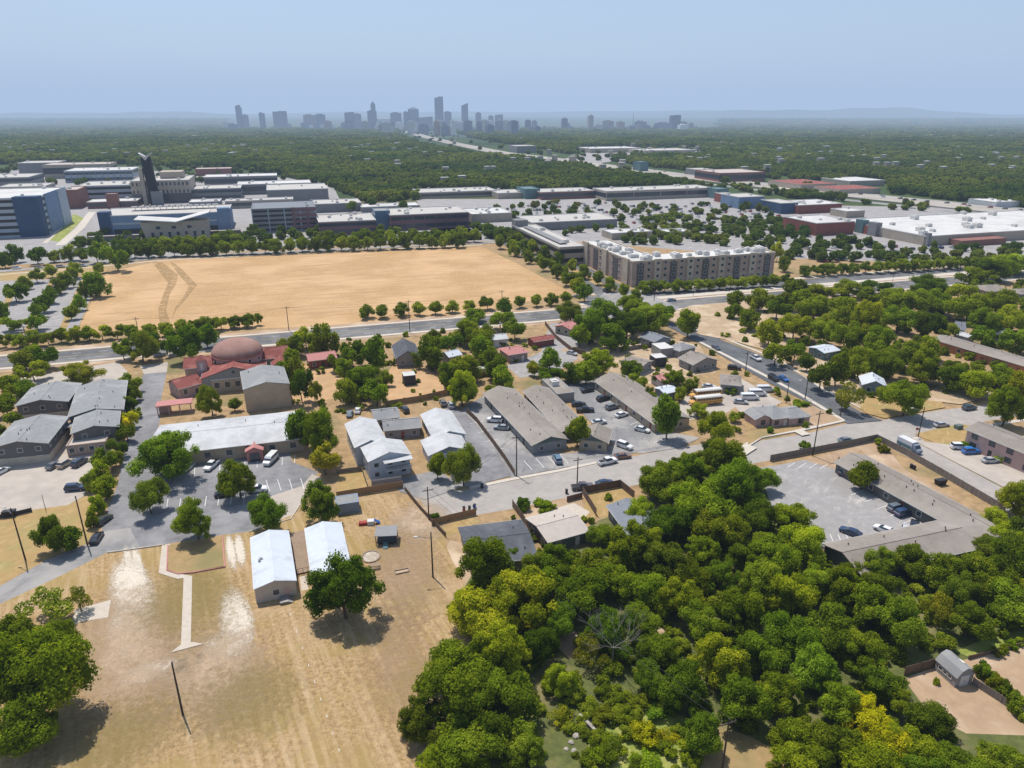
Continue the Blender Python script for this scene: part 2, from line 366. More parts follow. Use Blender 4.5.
def flat(name, label, cat, x0, yb, yt, x1, depth, wall, roof='membrane', bands=0, bandm='glass', par=.6, nu=4, ang=GA, group=None, fins=0, finm=None, wins=None, big=1.3, frac=.45, reverse=False, L=None):
    """flat roofed block: surveyed base corner (x0, yb), top seen at yt, front runs along the grid to pixel column x1"""
    P = G(x0, yb); h = hgt(x0, yb, yt)
    d = Vector((math.cos(ang), math.sin(ang), 0))
    if L is None:
        # solve for the front length whose end is in pixel column x1
        lo, hi = 0, 600
        for _ in range(40):
            mid = (lo+hi)/2; q = P+d*mid
            if (proj(q.x, q.y)[0]-x1)*(1 if x1 > x0 else -1) < 0: lo = mid
            else: hi = mid
        L = lo
    t = thing(name, label, cat, P, ang, group)
    MB().box(0, L, 0, depth, 0, h-par).build('wall', wall, t)
    r = MB().box(.3, L-.3, .3, depth-.3, h-par, h-par+.06).build('roof', roof, t)
    pw = MB(); e = .06
    pw.box(-e, L+e, -e, .35, h-par+.003, h).box(-e, L+e, depth-.35, depth+e, h-par+.003, h).box(-e, .35, .352, depth-.352, h-par+.003, h).box(L-.35, L+e, .352, depth-.352, h-par+.003, h)
    pw.build('parapet', 'trim' if roof in ('membrane', 'white_roof') else wall, t)
    if bands:
        fh = (h-par)/bands
        for k in range(bands):
            z0 = fh*k+fh*.35; z1 = z0+fh*frac
            MB().box(-.08, L+.08, -.08, depth+.08, z0, z1).build('window_or_shade_band', bandm, t)  # glazing; on garages a dark band paints the shade inside open decks
    if fins:
        nf = max(2, int(L/fins))
        fm = MB().box(-.35, .35, -.2, .1, 0, h-par-.1).mesh('pier', finm or wall)
        for i in range(nf+1): inst('pier', fm, t, (min(L-.3, .3+i*(L-.6)/nf), 0, 0))
    if wins:
        nx, nz = wins; fh = (h-par)/nz
        for k in range(nz):
            for i in range(nx):
                add_window(t, L*(i+.5)/nx, 0, fh*k+fh*.35, 0, min(1.8, L/nx*.5), fh*.45)
    units(t, 2, max(2.1, L-2), 2, max(2.1, depth-2), h-par+.05, nu, int(x0*7+yb), big=big)
    return t, L, h
def volume(t, x0, x1, y0, y1, z0, z1, m, name='wall'): return MB().box(x0, x1, y0, y1, z0, z1).build(name, m, t)
# ------------------------------------------------------------------ vehicles
def rr(x, hw, z0, z1, hwt=None, n=0):
    hwt = hwt if hwt is not None else hw*.95
    zm = z0+(z1-z0)*.55
    return [(x, -hw*.92, z0), (x, hw*.92, z0), (x, hw, zm), (x, hwt, z1), (x, -hwt, z1), (x, -hw, zm)]
WHEEL = MB().tube((0, -.11, 0), (0, .11, 0), .34, .34, 14).mesh('tyre', 'rubber')
RIM = MB().tube((0, -.125, 0), (0, .125, 0), .19, .19, 10).mesh('rim', 'steel')
HL = MB().box(-.05, .05, -.18, .18, -.08, .08).mesh('headlight', 'lamp_glass'); TL = MB().box(-.05, .05, -.18, .18, -.09, .09).mesh('tail_light', 'lamp_red')
def car_spec(kind):
    if kind == 'sedan':
        body = [rr(-2.3, .72, .42, .80), rr(-2.15, .86, .28, .98), rr(-1.2, .9, .22, 1.0), rr(1.0, .9, .22, 1.0), rr(2.0, .86, .26, .82), rr(2.3, .70, .38, .68)]
        glass = [rr(-1.95, .72, .9, .99, .70), rr(-1.25, .80, .95, 1.36, .62), rr(.25, .80, .95, 1.40, .62), rr(1.15, .78, .9, .98, .74)]
        roof = (-1.2, .25, .60, 1.42); ax = (1.42, -1.4)
    elif kind == 'suv':
        body = [rr(-2.35, .80, .45, 1.1), rr(-2.25, .9, .3, 1.15), rr(-1.2, .94, .28, 1.15), rr(.9, .94, .28, 1.15), rr(2.05, .90, .3, 1.05), rr(2.35, .78, .42, .85)]
        glass = [rr(-2.2, .80, 1.05, 1.2, .76), rr(-1.95, .84, 1.1, 1.68, .68), rr(.3, .84, 1.1, 1.72, .68), rr(1.1, .84, 1.05, 1.15, .8)]
        roof = (-1.95, .35, .67, 1.74); ax = (1.45, -1.4)
    elif kind == 'pickup':
        body = [rr(-2.75, .88, .5, 1.05), rr(-2.7, .93, .4, 1.1), rr(-.9, .93, .38, 1.1), rr(1.2, .93, .38, 1.15), rr(2.4, .92, .4, 1.1), rr(2.7, .84, .5, .95)]
        glass = [rr(-.95, .80, 1.05, 1.2, .78), rr(-.8, .84, 1.1, 1.75, .66), rr(.6, .84, 1.1, 1.78, .66), rr(1.35, .84, 1.05, 1.15, .8)]
        roof = (-.8, .65, .66, 1.80); ax = (1.75, -1.75)
    elif kind == 'van':
        body = [rr(-2.8, .95, .4, 2.0, .88), rr(-2.75, .98, .35, 2.15, .86), rr(1.2, .98, .35, 2.15, .86), rr(1.9, .97, .35, 1.35, .93), rr(2.75, .92, .35, 1.1, .85), rr(2.85, .85, .42, .95, .8)]
        glass = [rr(-2.6, .985, 1.35, 1.85, .93), rr(1.0, .985, 1.35, 1.9, .93), rr(1.35, .96, 1.35, 1.92, .85), rr(1.95, .955, 1.3, 1.42, .9)]
        roof = (-2.7, 1.15, .84, 2.18); ax = (1.9, -1.8)
    return body, glass, roof, ax
PROTO = {}
def vehicle(kind, p, heading, colr, label, cat='car', group=None, name=None):
    """p: surveyed ground point under the middle; heading in degrees on the ground"""
    nm_ = name or {'sedan': 'parked_car', 'suv': 'parked_suv', 'pickup': 'pickup_truck', 'van': 'passenger_van'}[kind]
    if kind not in PROTO:
        t = thing(nm_, label, cat); body, glass, roof, ax = car_spec(kind)
        MB().loft(body).build('body', 'paint', t)
        MB().loft(glass).build('cabin_glass', 'glass', t)
        x0, x1, hw, z = roof; MB().box(x0, x1, -hw, hw, z-.05, z).build('roof', 'paint', t)
        if kind == 'pickup': MB().box(-2.6, -1.0, -.75, .75, 1.06, 1.12).build('cargo_bed', 'plastic_or_shade_dark', t)
        wy = .78 if kind == 'sedan' else .84
        for x in ax:
            for s in (-1, 1):
                w = thing('wheel', None, None); w.parent = t; w.location = (x, s*wy, .34); inst('tyre', WHEEL, w); inst('rim', RIM, w)
        xf = {'sedan': 2.2, 'suv': 2.26, 'pickup': 2.64, 'van': 2.80}[kind]; xb = {'sedan': -2.24, 'suv': -2.32, 'pickup': -2.73, 'van': -2.79}[kind]
        zl = {'sedan': .6, 'suv': .8, 'pickup': .85, 'van': .85}[kind]
        for s in (-1, 1): inst('headlight', HL, t, (xf, s*.58, zl)); inst('tail_light', TL, t, (xb, s*.62, zl+.1))
        PROTO[kind] = t
    else: t = dup(PROTO[kind])
    t.name = nm_
    q = G(*p) if len(p) == 2 else Vector(p)
    t.location = (q.x, q.y, surf(q.x, q.y)); t.rotation_euler = (0, 0, rad(heading))
    for ch in t.children:
        if ch.name.split('.')[0] in ('body', 'roof'): ch.color = (*colr, 1)
    for k in ('group',):
        if k in t.keys(): del t[k]
    return tag(t, label, cat, group)
WHITE = (.72, .72, .72); BLACK = (.012, .012, .014); SILVER = (.42, .43, .44); GREY = (.16, .165, .17); NAVY = (.015, .035, .09); BLUE = (.02, .16, .48); BROWN = (.22, .11, .07); TAN = (.45, .38, .3); RED = (.35, .03, .03)
def heading(a, b):
    P, Q = G(*a), G(*b); return math.degrees(math.atan2(Q.y-P.y, Q.x-P.x))
# ------------------------------------------------------------------ street furniture
def pole(base, top_y, label, arm=None, cross=True, group=None, name='utility_pole', r=.17):
    p = G(*base); h = hgt(base[0], base[1], top_y) if top_y < 60 or True else 0
    h = max(4, min(16, h))
    t = thing(name, label, 'pole', p, 0, group)
    MB().tube((0, 0, 0), (0, 0, h), r, r*.65, 8).build('shaft', 'pole_wood', t)
    if cross:
        c = MB().box(-1.2, 1.2, -.06, .06, h-.9, h-.76).build('crossarm', 'pole_wood', t)
        for x in (-1.1, -.4, .4, 1.1): MB().tube((x, 0, h-.76), (x, 0, h-.55), .06, .04, 6).build('insulator', 'steel', c)
        c.rotation_euler = (0, 0, rad(cross if cross is not True else 20))
    if arm:
        d = Vector((math.cos(rad(arm)), math.sin(rad(arm)), 0))
        a = MB().tube((0, 0, h-1.4), tuple(d*2.6+Vector((0, 0, h-.7))), .06, .05, 6).build('lamp_arm', 'steel', t)
        e = d*2.9+Vector((0, 0, h-.72)); MB().box(e.x-.35, e.x+.35, e.y-.16, e.y+.16, e.z-.1, e.z+.06).build('lamp_head', 'trim', a)
    return t, p, h
def wire(p, q, label, sag=.8, r=.022, group='overhead wires between the poles'):
    mb = MB(); n = 8; pts = []
    for i in range(n+1):
        f = i/n; v = p.lerp(q, f); v.z -= sag*4*f*(1-f); pts.append(v)
    for i in range(n): mb.tube(pts[i], pts[i+1], r, r, 4, False)
    o = mb.build('overhead_wire', 'trim_dark'); tag(o, label, 'wire', group)
def fence(name, label, pts, h=1.8, m='fence_wood', gap=2.6, pm=None, group=None):
    P = [G(*p) for p in pts]; o0 = P[0]
    t = thing(name, label, 'fence', o0, 0, group); mb = MB(); posts = []
    for a, b in zip(P, P[1:]):
        d = b-a; n = Vector((-d.y, d.x, 0)).normalized()*.03
        A_ = a-o0; B_ = b-o0
        mb.prism([A_-n, B_-n, B_+n, A_+n], .05, h)
        k = max(1, int(d.length/gap))
        for i in range(k): posts.append(A_+(B_-A_)*i/k)
    posts.append(P[-1]-o0)
    mb.build('board_panel', m, t)
    pmsh = MB().box(-.06, .06, -.06, .06, 0, h+.08).mesh('post', pm or m)
    for q in posts[:100]: inst('post', pmsh, t, q)
    return t
# ------------------------------------------------------------------ trees
def crown_mesh(name, seed, nleaf, npuff, leaf, flat=.78, spread=.62, pr=(.26, .42), m='leaf', sparse=0.0, core=True):
    """crown about 1 unit in radius, centred on its own middle"""
    g = np.random.default_rng(seed)
    c = g.normal(size=(npuff, 3)); c /= np.linalg.norm(c, axis=1)[:, None]
    c *= (g.random(npuff)**.45*spread)[:, None]; c[:, 2] *= flat
    c[:, :2] *= 1+.22*np.array([math.sin(seed), math.cos(seed*1.7)])
    c[:, 2] -= .10*np.hypot(c[:, 0], c[:, 1])
    r = g.uniform(pr[0], pr[1], npuff)
    hue = g.normal(0, .13, npuff)
    pid = g.choice(npuff, nleaf*2, p=r**2/np.sum(r**2))
    d = g.normal(size=(nleaf*2, 3)); d /= np.linalg.norm(d, axis=1)[:, None]
    lump = 1+.16*np.sin(d[:, 0]*7+pid)*np.sin(d[:, 1]*6+pid*2)+.10*np.sin(d[:, 2]*11+pid)
    p = c[pid]+d*(r[pid]*lump*g.uniform(.82, 1.08, nleaf*2))[:, None]
    dist = np.linalg.norm(p[:, None, :]-c[None], axis=2)/r[None]
    keep = (np.sum(dist < .78, axis=1) == 0) & (p[:, 2] > -.86*flat-.1*g.random(nleaf*2))
    if sparse: keep &= g.random(nleaf*2) > sparse
    p = p[keep][:nleaf]; d = d[keep][:nleaf]; pid = pid[keep][:nleaf]; n = len(p)
    nrm = d+g.normal(0, .55, (n, 3)); nrm /= np.linalg.norm(nrm, axis=1)[:, None]
    a = np.cross(nrm, g.normal(size=(n, 3))); a /= np.linalg.norm(a, axis=1)[:, None]; b = np.cross(nrm, a)
    s = (leaf*g.uniform(.6, 1.3, n))[:, None]
    bow = nrm*s*.25
    quad = np.stack([p-a*s-b*s*.55-bow, p+a*s-b*s*.7, p+a*s*.8+b*s*.7-bow, p-a*s*.9+b*s*.6], 1).reshape(-1, 3)
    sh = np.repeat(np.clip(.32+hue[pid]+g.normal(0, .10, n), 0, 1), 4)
    nv = len(quad); faces = np.arange(nv).reshape(-1, 4)
    vs = [quad]; shs = [sh]; allf = faces.tolist()
    if core:   # opaque inner mass; shade inside the crown is put into its darker tone
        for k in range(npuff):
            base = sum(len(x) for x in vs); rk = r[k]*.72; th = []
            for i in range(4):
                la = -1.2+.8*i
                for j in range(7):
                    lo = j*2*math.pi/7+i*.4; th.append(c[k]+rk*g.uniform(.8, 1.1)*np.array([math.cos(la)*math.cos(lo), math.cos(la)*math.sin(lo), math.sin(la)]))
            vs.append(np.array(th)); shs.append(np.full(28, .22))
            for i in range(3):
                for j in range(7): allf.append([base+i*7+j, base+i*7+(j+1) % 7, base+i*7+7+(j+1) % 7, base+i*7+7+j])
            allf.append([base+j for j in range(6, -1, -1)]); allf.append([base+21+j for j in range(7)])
    me = bpy.data.meshes.new(name); me.from_pydata(np.concatenate(vs).tolist(), [], allf); me.materials.append(M[m])
    at = me.attributes.new('shade', 'FLOAT', 'POINT'); at.data.foreach_set('value', np.concatenate(shs).astype(np.float32))
    return me
def trunk_mesh(seed, nl=5, z1=1.0, r=.045):
    q = random.Random(seed); mb = MB(); top = Vector((q.uniform(-.06, .06), q.uniform(-.06, .06), z1*.45))
    mb.tube((0, 0, -.05), top, r*1.25, r*.9, 7)
    for i in range(nl):
        a = 2*math.pi*i/nl+q.uniform(-.4, .4); ln = q.uniform(.35, .6)
        e = top+Vector((math.cos(a)*ln, math.sin(a)*ln, q.uniform(.2, .5)*z1)); mb.tube(top*.9, e, r*.6, r*.25, 5)
        f = e+Vector((math.cos(a+.6)*.2, math.sin(a+.6)*.2, .14)); mb.tube(e, f, r*.25, r*.1, 4)
    return mb.mesh('trunk', 'bark')
CR_BIG = [crown_mesh('crown', 11+i, 11000, n, .0235, fl, sp_, pr_) for i, (n, fl, sp_, pr_) in enumerate([(40, .8, .80, (.13, .30)), (30, .72, .78, (.16, .33)), (52, .9, .84, (.10, .26)), (26, .7, .76, (.18, .34)), (44, .78, .86, (.11, .28)), (34, 1.0, .80, (.13, .30)), (60, .74, .88, (.08, .24))])]
CR_MID = [crown_mesh('crown', 31+i, 2200, n, .050, fl, .76, (.16, .34)) for i, (n, fl) in enumerate([(22, .85), (16, .78), (28, .95), (20, .7), (24, .9)])]
CR_THIN = [crown_mesh('crown', 51+i, 2600, 16, .036, .85, .78, (.16, .30), sparse=.3, core=False) for i in range(2)]
CR_ROUND = [crown_mesh('crown', 61+i, 2600, 14, .048, .9, .52, (.36, .48)) for i in range(2)]
CR_FAR = [crown_mesh('crown', 71+i, 330, 10, .13, .75, .60, (.28, .42), m='leaf_far') for i in range(4)]
TR = [trunk_mesh(i) for i in range(4)]
TINT = dict(oak=(.84, .86, 1.0), elm=(.95, 1.0, .85), lime=(1.2, 1.16, .8), cedar=(.62, .78, .62), yellow=(2.3, 1.75, .7), grey=(1.15, .98, 1.05), deep=(.76, .92, .80))
SPEC = []
TREES = []       # (x, y, radius) on the ground, for spacing
def tree(x, y, w, h=None, tint='elm', label=None, group=None, kind=None, name='leafy_tree', cat='tree', low=None):
    """x, y: surveyed middle of the crown; w, h its breadth and height in photo pixels"""
    if w < 30: w *= 1.14; h = h*1.1 if h else h
    s = ppm(y, 5.0); W = w/s*R.uniform(.95, 1.06)
    Hc = (h/s*1.02 if h else W*.86)
    zc = Hc*.52+.3 if low is None else low+Hc*.45
    s = ppm(y, zc); W = w/s
    p = G(x, y, zc)
    if kind is None: kind = 'big' if w > 34 else 'mid'
    lib = dict(big=CR_BIG, mid=CR_MID, thin=CR_THIN, round=CR_ROUND)[kind]
    me = R.choice(lib)
    TREES.append((p.x, p.y, W*.5)); v = R.uniform(.86, 1.16)
    SPEC.append((w*(h or w), name, label or 'leafy tree', cat, (p.x, p.y, surf(p.x, p.y)), group, me, zc, W, Hc, [TINT[tint][0]*v*R.uniform(.92, 1.1), TINT[tint][1]*v, TINT[tint][2]*v*R.uniform(.85, 1.1)]))
def plant(spec):
    _, name, label, cat, loc, group, me, zc, W, Hc, tc = spec
    t = thing(name, label, cat, loc, R.uniform(0, 6.28), group)
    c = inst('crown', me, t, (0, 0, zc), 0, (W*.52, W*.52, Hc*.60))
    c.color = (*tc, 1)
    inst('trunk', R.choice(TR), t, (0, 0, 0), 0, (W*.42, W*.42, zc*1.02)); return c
def bush(x, y, w, h=None, tint='elm', label='bush', group=None, kind='mid', name='bush'):
    s = ppm(y, 1); W = w/s; Hc = (h/s if h else W*.8); p = G(x, y, Hc*.45)
    t = thing(name, label, 'bush', (p.x, p.y, 0), R.uniform(0, 6.28), group)
    c = inst('foliage', R.choice(dict(big=CR_BIG, mid=CR_MID, thin=CR_THIN, round=CR_ROUND)[kind]), t, (0, 0, Hc*.42), 0, (W*.52, W*.52, Hc*.62))
    tc = TINT[tint]; c.color = (*[k*R.uniform(.85, 1.15) for k in tc], 1)
    MB().tube((0, 0, 0), (0, 0, Hc*.5), .06, .03, 5).build('stem', 'bark', t)
    TREES.append((p.x, p.y, W*.5)); return t
def gn_scatter(name, pts, scales, crowns, label, cat, index=None):
    """one uncountable mass of foliage: crowns placed on a cloud of points"""
    me = bpy.data.meshes.new(name); me.from_pydata(pts, [], [])
    a = me.attributes.new('sc', 'FLOAT_VECTOR', 'POINT'); a.data.foreach_set('vector', np.array(scales, dtype=np.float32).ravel())
    g = np.random.default_rng(5)
    a = me.attributes.new('ro', 'FLOAT', 'POINT'); a.data.foreach_set('value', g.uniform(0, 6.28, len(pts)).astype(np.float32))
    a = me.attributes.new('ix', 'INT', 'POINT'); a.data.foreach_set('value', np.array(index, dtype=np.int32) if index else g.integers(0, len(crowns), len(pts)).astype(np.int32))
    o = bpy.data.objects.new(name, me); col.objects.link(o); tag(o, label, cat, kind='stuff')
    ng = bpy.data.node_groups.new(name, 'GeometryNodeTree')
    ng.interface.new_socket('Geometry', in_out='INPUT', socket_type='NodeSocketGeometry'); ng.interface.new_socket('Geometry', in_out='OUTPUT', socket_type='NodeSocketGeometry')
    N = ng.nodes; L = ng.links; gi = N.new('NodeGroupInput'); go = N.new('NodeGroupOutput')
    iop = N.new('GeometryNodeInstanceOnPoints'); L.new(gi.outputs[0], iop.inputs['Points'])
    jn = N.new('GeometryNodeJoinGeometry')
    for ob in crowns[::-1]:
        oi = N.new('GeometryNodeObjectInfo'); oi.inputs['Object'].default_value = ob; oi.inputs['As Instance'].default_value = True
        # only the crown's own shape is wanted, not where that tree stands
        L.new(oi.outputs['Geometry'], jn.inputs[0])
    L.new(jn.outputs[0], iop.inputs['Instance']); iop.inputs['Pick Instance'].default_value = True
    def attr(nm_, ty):
        n = N.new('GeometryNodeInputNamedAttribute'); n.data_type = ty; n.inputs['Name'].default_value = nm_; return n.outputs['Attribute']
    L.new(attr('ix', 'INT'), iop.inputs['Instance Index']); L.new(attr('sc', 'FLOAT_VECTOR'), iop.inputs['Scale'])
    cx = N.new('ShaderNodeCombineXYZ'); L.new(attr('ro', 'FLOAT'), cx.inputs[2])
    try: L.new(cx.outputs[0], iop.inputs['Rotation'])
    except Exception: pass
    L.new(iop.outputs[0], go.inputs[0])
    md = o.modifiers.new('scatter', 'NODES'); md.node_group = ng
    return o
def inpoly_(x, y, P):
    c = False; n = len(P); j = n-1
    for i in range(n):
        xi, yi = P[i]; xj, yj = P[j]
        if (yi > y) != (yj > y) and x < (xj-xi)*(y-yi)/(yj-yi)+xi: c = not c
        j = i
    return c
# ================================================================== THE SETTING
def ground():
    m = bpy.data.materials.new('ground_mix'); nt, lk = nodes(m); b = nt['Principled BSDF']; b.inputs['Roughness'].default_value = .95; b.inputs['Specular IOR Level'].default_value = .1
    vec = nt.new('ShaderNodeNewGeometry').outputs['Position']
    n1 = noise(nt, lk, vec, .35, 6, .7); n2 = noise(nt, lk, vec, .035, 5, .6); n3 = noise(nt, lk, vec, .004, 6, .65); n4 = noise(nt, lk, vec, .0011, 5, .6)
    near = mixc(nt, lk, ramp(nt, lk, n1, .35, .65), (.43, .29, .155), (.27, .185, .10))
    near = mixc(nt, lk, ramp(nt, lk, n2, .54, .68), near, (.20, .175, .08))
    near = mixc(nt, lk, ramp(nt, lk, noise(nt, lk, vec, .9, 6, .75), .60, .70), near, (.12, .115, .05))
    far = mixc(nt, lk, ramp(nt, lk, n3, .35, .65), (.035, .062, .022), (.065, .095, .03))
    far = mixc(nt, lk, ramp(nt, lk, noise(nt, lk, vec, .02, 5, .8), .62, .72), far, (.11, .12, .06))
    far = mixc(nt, lk, ramp(nt, lk, n4, .63, .66), far, (.24, .23, .2))
    ln = nt.new('ShaderNodeVectorMath'); ln.operation = 'LENGTH'; lk.new(vec, ln.inputs[0])
    c = mixc(nt, lk, ramp(nt, lk, ln.outputs['Value'], 620, 800), near, far)
    lk.new(c, b.inputs['Base Color'])
    me = bpy.data.meshes.new('ground'); S = 60000
    me.from_pydata([(-S, -300, 0), (S, -300, 0), (S, S, 0), (-S, S, 0)], [], [(0, 1, 2, 3)]); me.materials.append(m)
    o = bpy.data.objects.new('ground', me); col.objects.link(o); tag(o, kind='structure')
ground()
def hills(name, y0, xs, hmax, seed, px0, px1):
    q = np.random.default_rng(seed); n = 160; v = []; f = []
    for i in range(n+1):
        x = xs[0]+(xs[1]-xs[0])*i/n; t = i/n
        h = hmax*max(0, math.sin(math.pi*t))**.7*(.6+.25*math.sin(t*9+seed)+.15*math.sin(t*23+seed*2)+.05*math.sin(t*71))
        h = max(h, 0)
        v += [(x, y0-900, -2), (x, y0-350+120*math.sin(t*30), h*.6), (x, y0+200*math.sin(t*17), h), (x, y0+1500, -2)]
    for i in range(n):
        for k in range(3): f.append((4*i+k, 4*i+4+k, 4*i+5+k, 4*i+1+k))
    me = bpy.data.meshes.new(name); me.from_pydata(v, [], f); me.materials.append(M['hill']); me.polygons.foreach_set('use_smooth', [True]*len(me.polygons))
    o = bpy.data.objects.new(name, me); col.objects.link(o); tag(o, kind='structure')
hills('hills', 13000, (-12500, -1500), 105, 3, 0, 0)
hills('hills', 13500, (1500, 13500), 190, 5, 0, 0)
hills('hills', 17000, (-15000, 15000), 130, 9, 0, 0)

# ---- golden field, boulevard, avenue
def bl(off, a=-400, b=700, w=13):          # straight strips parallel to the boulevard
    c = G(341, 333); n = V
    return [((c+U*a+n*off).x, (c+U*a+n*off).y), ((c+U*b+n*off).x, (c+U*b+n*off).y)]
sheet('field', [(76, 333), (104, 277), (108, 272), (160, 261), (256, 257), (482, 247), (514, 262), (572, 293), (453, 316), (341, 326)], 'gold_field')
sheet('field', [(-40, 286), (-40, 273), (52, 268), (108, 265), (107, 273), (60, 277)], 'gold_dark')
sheet('field_track', [(152, 262), (162, 262), (178, 275), (176, 284), (170, 294), (166, 310), (171, 324), (160, 324), (158, 310), (163, 295), (168, 283)], 'track')
sheet('field_track', [(176, 264), (184, 271), (197, 285), (188, 297), (176, 310), (171, 322), (175, 308), (184, 296), (189, 286), (178, 274), (170, 262)], 'track')
strip('boulevard', bl(0), 13.5, 'asphalt', world=True)
strip('verge', bl(10.2), 6.5, 'yard', world=True)
strip('verge', bl(-10), 5.5, 'yard', world=True)
strip('pavement', bl(8.1), 1.8, 'kerb_concrete', world=True, z=0, h=.12)
strip('pavement', bl(-8.6), 2.2, 'kerb_concrete', world=True, z=0, h=.12)
MZ = max(z for _, _, z in SHEETS if z < .1)+.006
for off in (-3.3, 3.3):
    c = G(341, 333)
    for k in range(-28, 60):
        if R.random() < .93: pass
    mb = MB()
    for k in range(-30, 55):
        p = c+U*k*9+V*off; q = p+U*3
        mb.poly([(w_.x, w_.y, MZ) for w_ in (p-V*.08, q-V*.08, q+V*.08, p+V*.08)])
    tag(mb.build('lane_marking', 'white_line'), kind='structure')
for off in (-.15, .15):
    tag(strip('lane_marking', [(x, y) for x, y in bl(off)], .12, 'yellow_line', world=True, z=MZ), kind='structure')
# boulevard beyond the crossing: second carriageway on the far side of the median
c = G(341, 333)
def blp(a, off): p = c+U*a+V*off; return (p.x, p.y)
strip('boulevard', [blp(118, 21), blp(700, 21)], 12, 'asphalt', world=True)
strip('pavement', [blp(112, 13.5), blp(700, 13.5)], 5, 'kerb_concrete', world=True, z=0, h=.1)
strip('pavement', [blp(112, 30), blp(700, 30)], 3, 'kerb_concrete', world=True, z=0, h=.1)
# avenue towards the mall
strip('avenue', [(640, 312), (604, 294), (560, 270), (516, 248), (492, 236), (470, 226)], 9, 'asphalt')
strip('avenue', [(668, 312), (630, 294), (586, 270), (540, 248), (512, 236)], 8, 'asphalt')
strip('verge', [(604, 287), (570, 269), (530, 249), (505, 237)], 5, 'gold_dark')
sheet('crossing', [(585, 309), (604, 293), (640, 290), (680, 308), (655, 322), (620, 322)], 'asphalt_old')
# upper road at the field's far edge
strip('back_road', [(-60, 276), (60, 267), (160, 258), (256, 253), (482, 243), (560, 240)], 7, 'asphalt_old')
strip('pavement', [(-60, 279), (60, 270), (160, 260.5), (256, 255.3), (482, 244.8)], 2, 'kerb_concrete')
# left tree-planted car park
sheet('car_park', [(-60, 340), (-60, 283), (60, 279), (100, 275), (78, 328), (60, 334)], 'concrete_lot')
for pts in ([(26, 334), (52, 282)], [(-8, 336), (16, 284)], [(62, 331), (84, 280)], [(-50, 336), (-20, 286)]):
    strip('planting_bed', pts, 3, 'gold_dark')
# campus ground
sheet('campus_ground', [(-100, 268), (-100, 178), (60, 166), (330, 180), (345, 210), (480, 212), (482, 240), (256, 250), (100, 262)], 'concrete_lot', z=.006)
sheet('lawn', [(48, 240), (64, 222), (74, 214), (84, 218), (70, 232), (60, 242)], 'green_grass')
strip('campus_path', [(60, 245), (80, 228), (92, 212)], 6, 'kerb_concrete')
strip('campus_path', [(45, 243), (60, 228), (70, 218)], 3, 'concrete')
# mall ground
sheet('mall_car_park', [(440, 242), (425, 212), (415, 199), (560, 199), (720, 196), (800, 205), (1100, 210), (1100, 262), (900, 262), (780, 258), (560, 240)], 'concrete_lot', z=.006)
# freeway and far roads
strip('freeway', [(1300, 236), (1024, 214), (900, 201), (800, 190.5), (700, 179), (620, 168.5), (560, 160.5), (500, 153), (455, 144), (425, 137), (405, 131)], 44, 'freeway_slab', z=0, h=1.2)
strip('frontage_road', [(1300, 231), (1024, 209), (900, 197.5), (800, 187), (700, 176), (620, 166)], 14, 'asphalt_old', z=.05)
strip('frontage_road', [(1300, 246), (1024, 220), (900, 205.5), (800, 195), (700, 183), (640, 173)], 14, 'asphalt_old', z=.05)
sheet('retail_ground', [(560, 160), (600, 149), (700, 149), (700, 155), (640, 158), (600, 163)], 'concrete_lot', z=.03)
sheet('retail_ground', [(385, 132), (440, 130), (560, 132), (540, 137), (470, 137), (430, 138)], 'hill', z=.03)

# ---- neighbourhood streets
ST_A_top = [(405, 503), (418, 492), (462, 490), (511, 481), (560, 472), (600, 463), (650, 453), (700, 444), (747, 446.4), (761, 440.6), (804, 434), (847, 423.5)]
ST_A_bot = [(880.6, 443), (866, 441.6), (812, 451), (771, 460), (720, 470), (680, 477), (640, 484), (605, 492), (560, 499), (512, 509), (470, 516), (432, 524), (418, 512)]
sheet('street', ST_A_top+[(860, 414), (882.6, 420), (941, 410), (987, 405), (1100, 386), (1100, 402), (987, 421), (972.4, 425), (915.8, 436.4), (912, 440), (1010, 492), (1100, 540), (1100, 575), (986, 497)]+ST_A_bot, 'concrete_street')
sheet('street', [(600, 309), (667, 312), (720.5, 340), (777, 361.5), (860, 412), (882.6, 421), (847.5, 424), (808.4, 403), (769.4, 383.5), (703, 345.5), (655, 320)], 'asphalt_dark')
strip('pavement', [(843, 421), (804, 397), (765, 376), (700, 342.5)], 1.5, 'kerb_concrete', z=0, h=.1)
strip('pavement', [(867, 411), (826, 391), (780, 360.5), (722, 338)], 1.3, 'kerb_concrete', z=0, h=.1)
strip('pavement', [(742, 449), (760, 437.5), (803, 430), (843, 421)], 1.6, 'kerb_concrete', z=0, h=.1)
strip('pavement', [(914, 439), (972, 428.5), (1030, 419)], 1.4, 'kerb_concrete', z=0, h=.1)
strip('pavement', [(905, 415), (870, 412.5)], 1.2, 'kerb_concrete', z=0, h=.1)
strip('pavement', [(470, 488), (511, 479.4), (560, 470.5), (600, 461.5)], 1.2, 'kerb_concrete', z=0, h=.08)
strip('driveway', [(735, 458), (752, 447)], 3, 'kerb_concrete'); strip('driveway', [(795, 430), (806, 436)], 3, 'kerb_concrete')
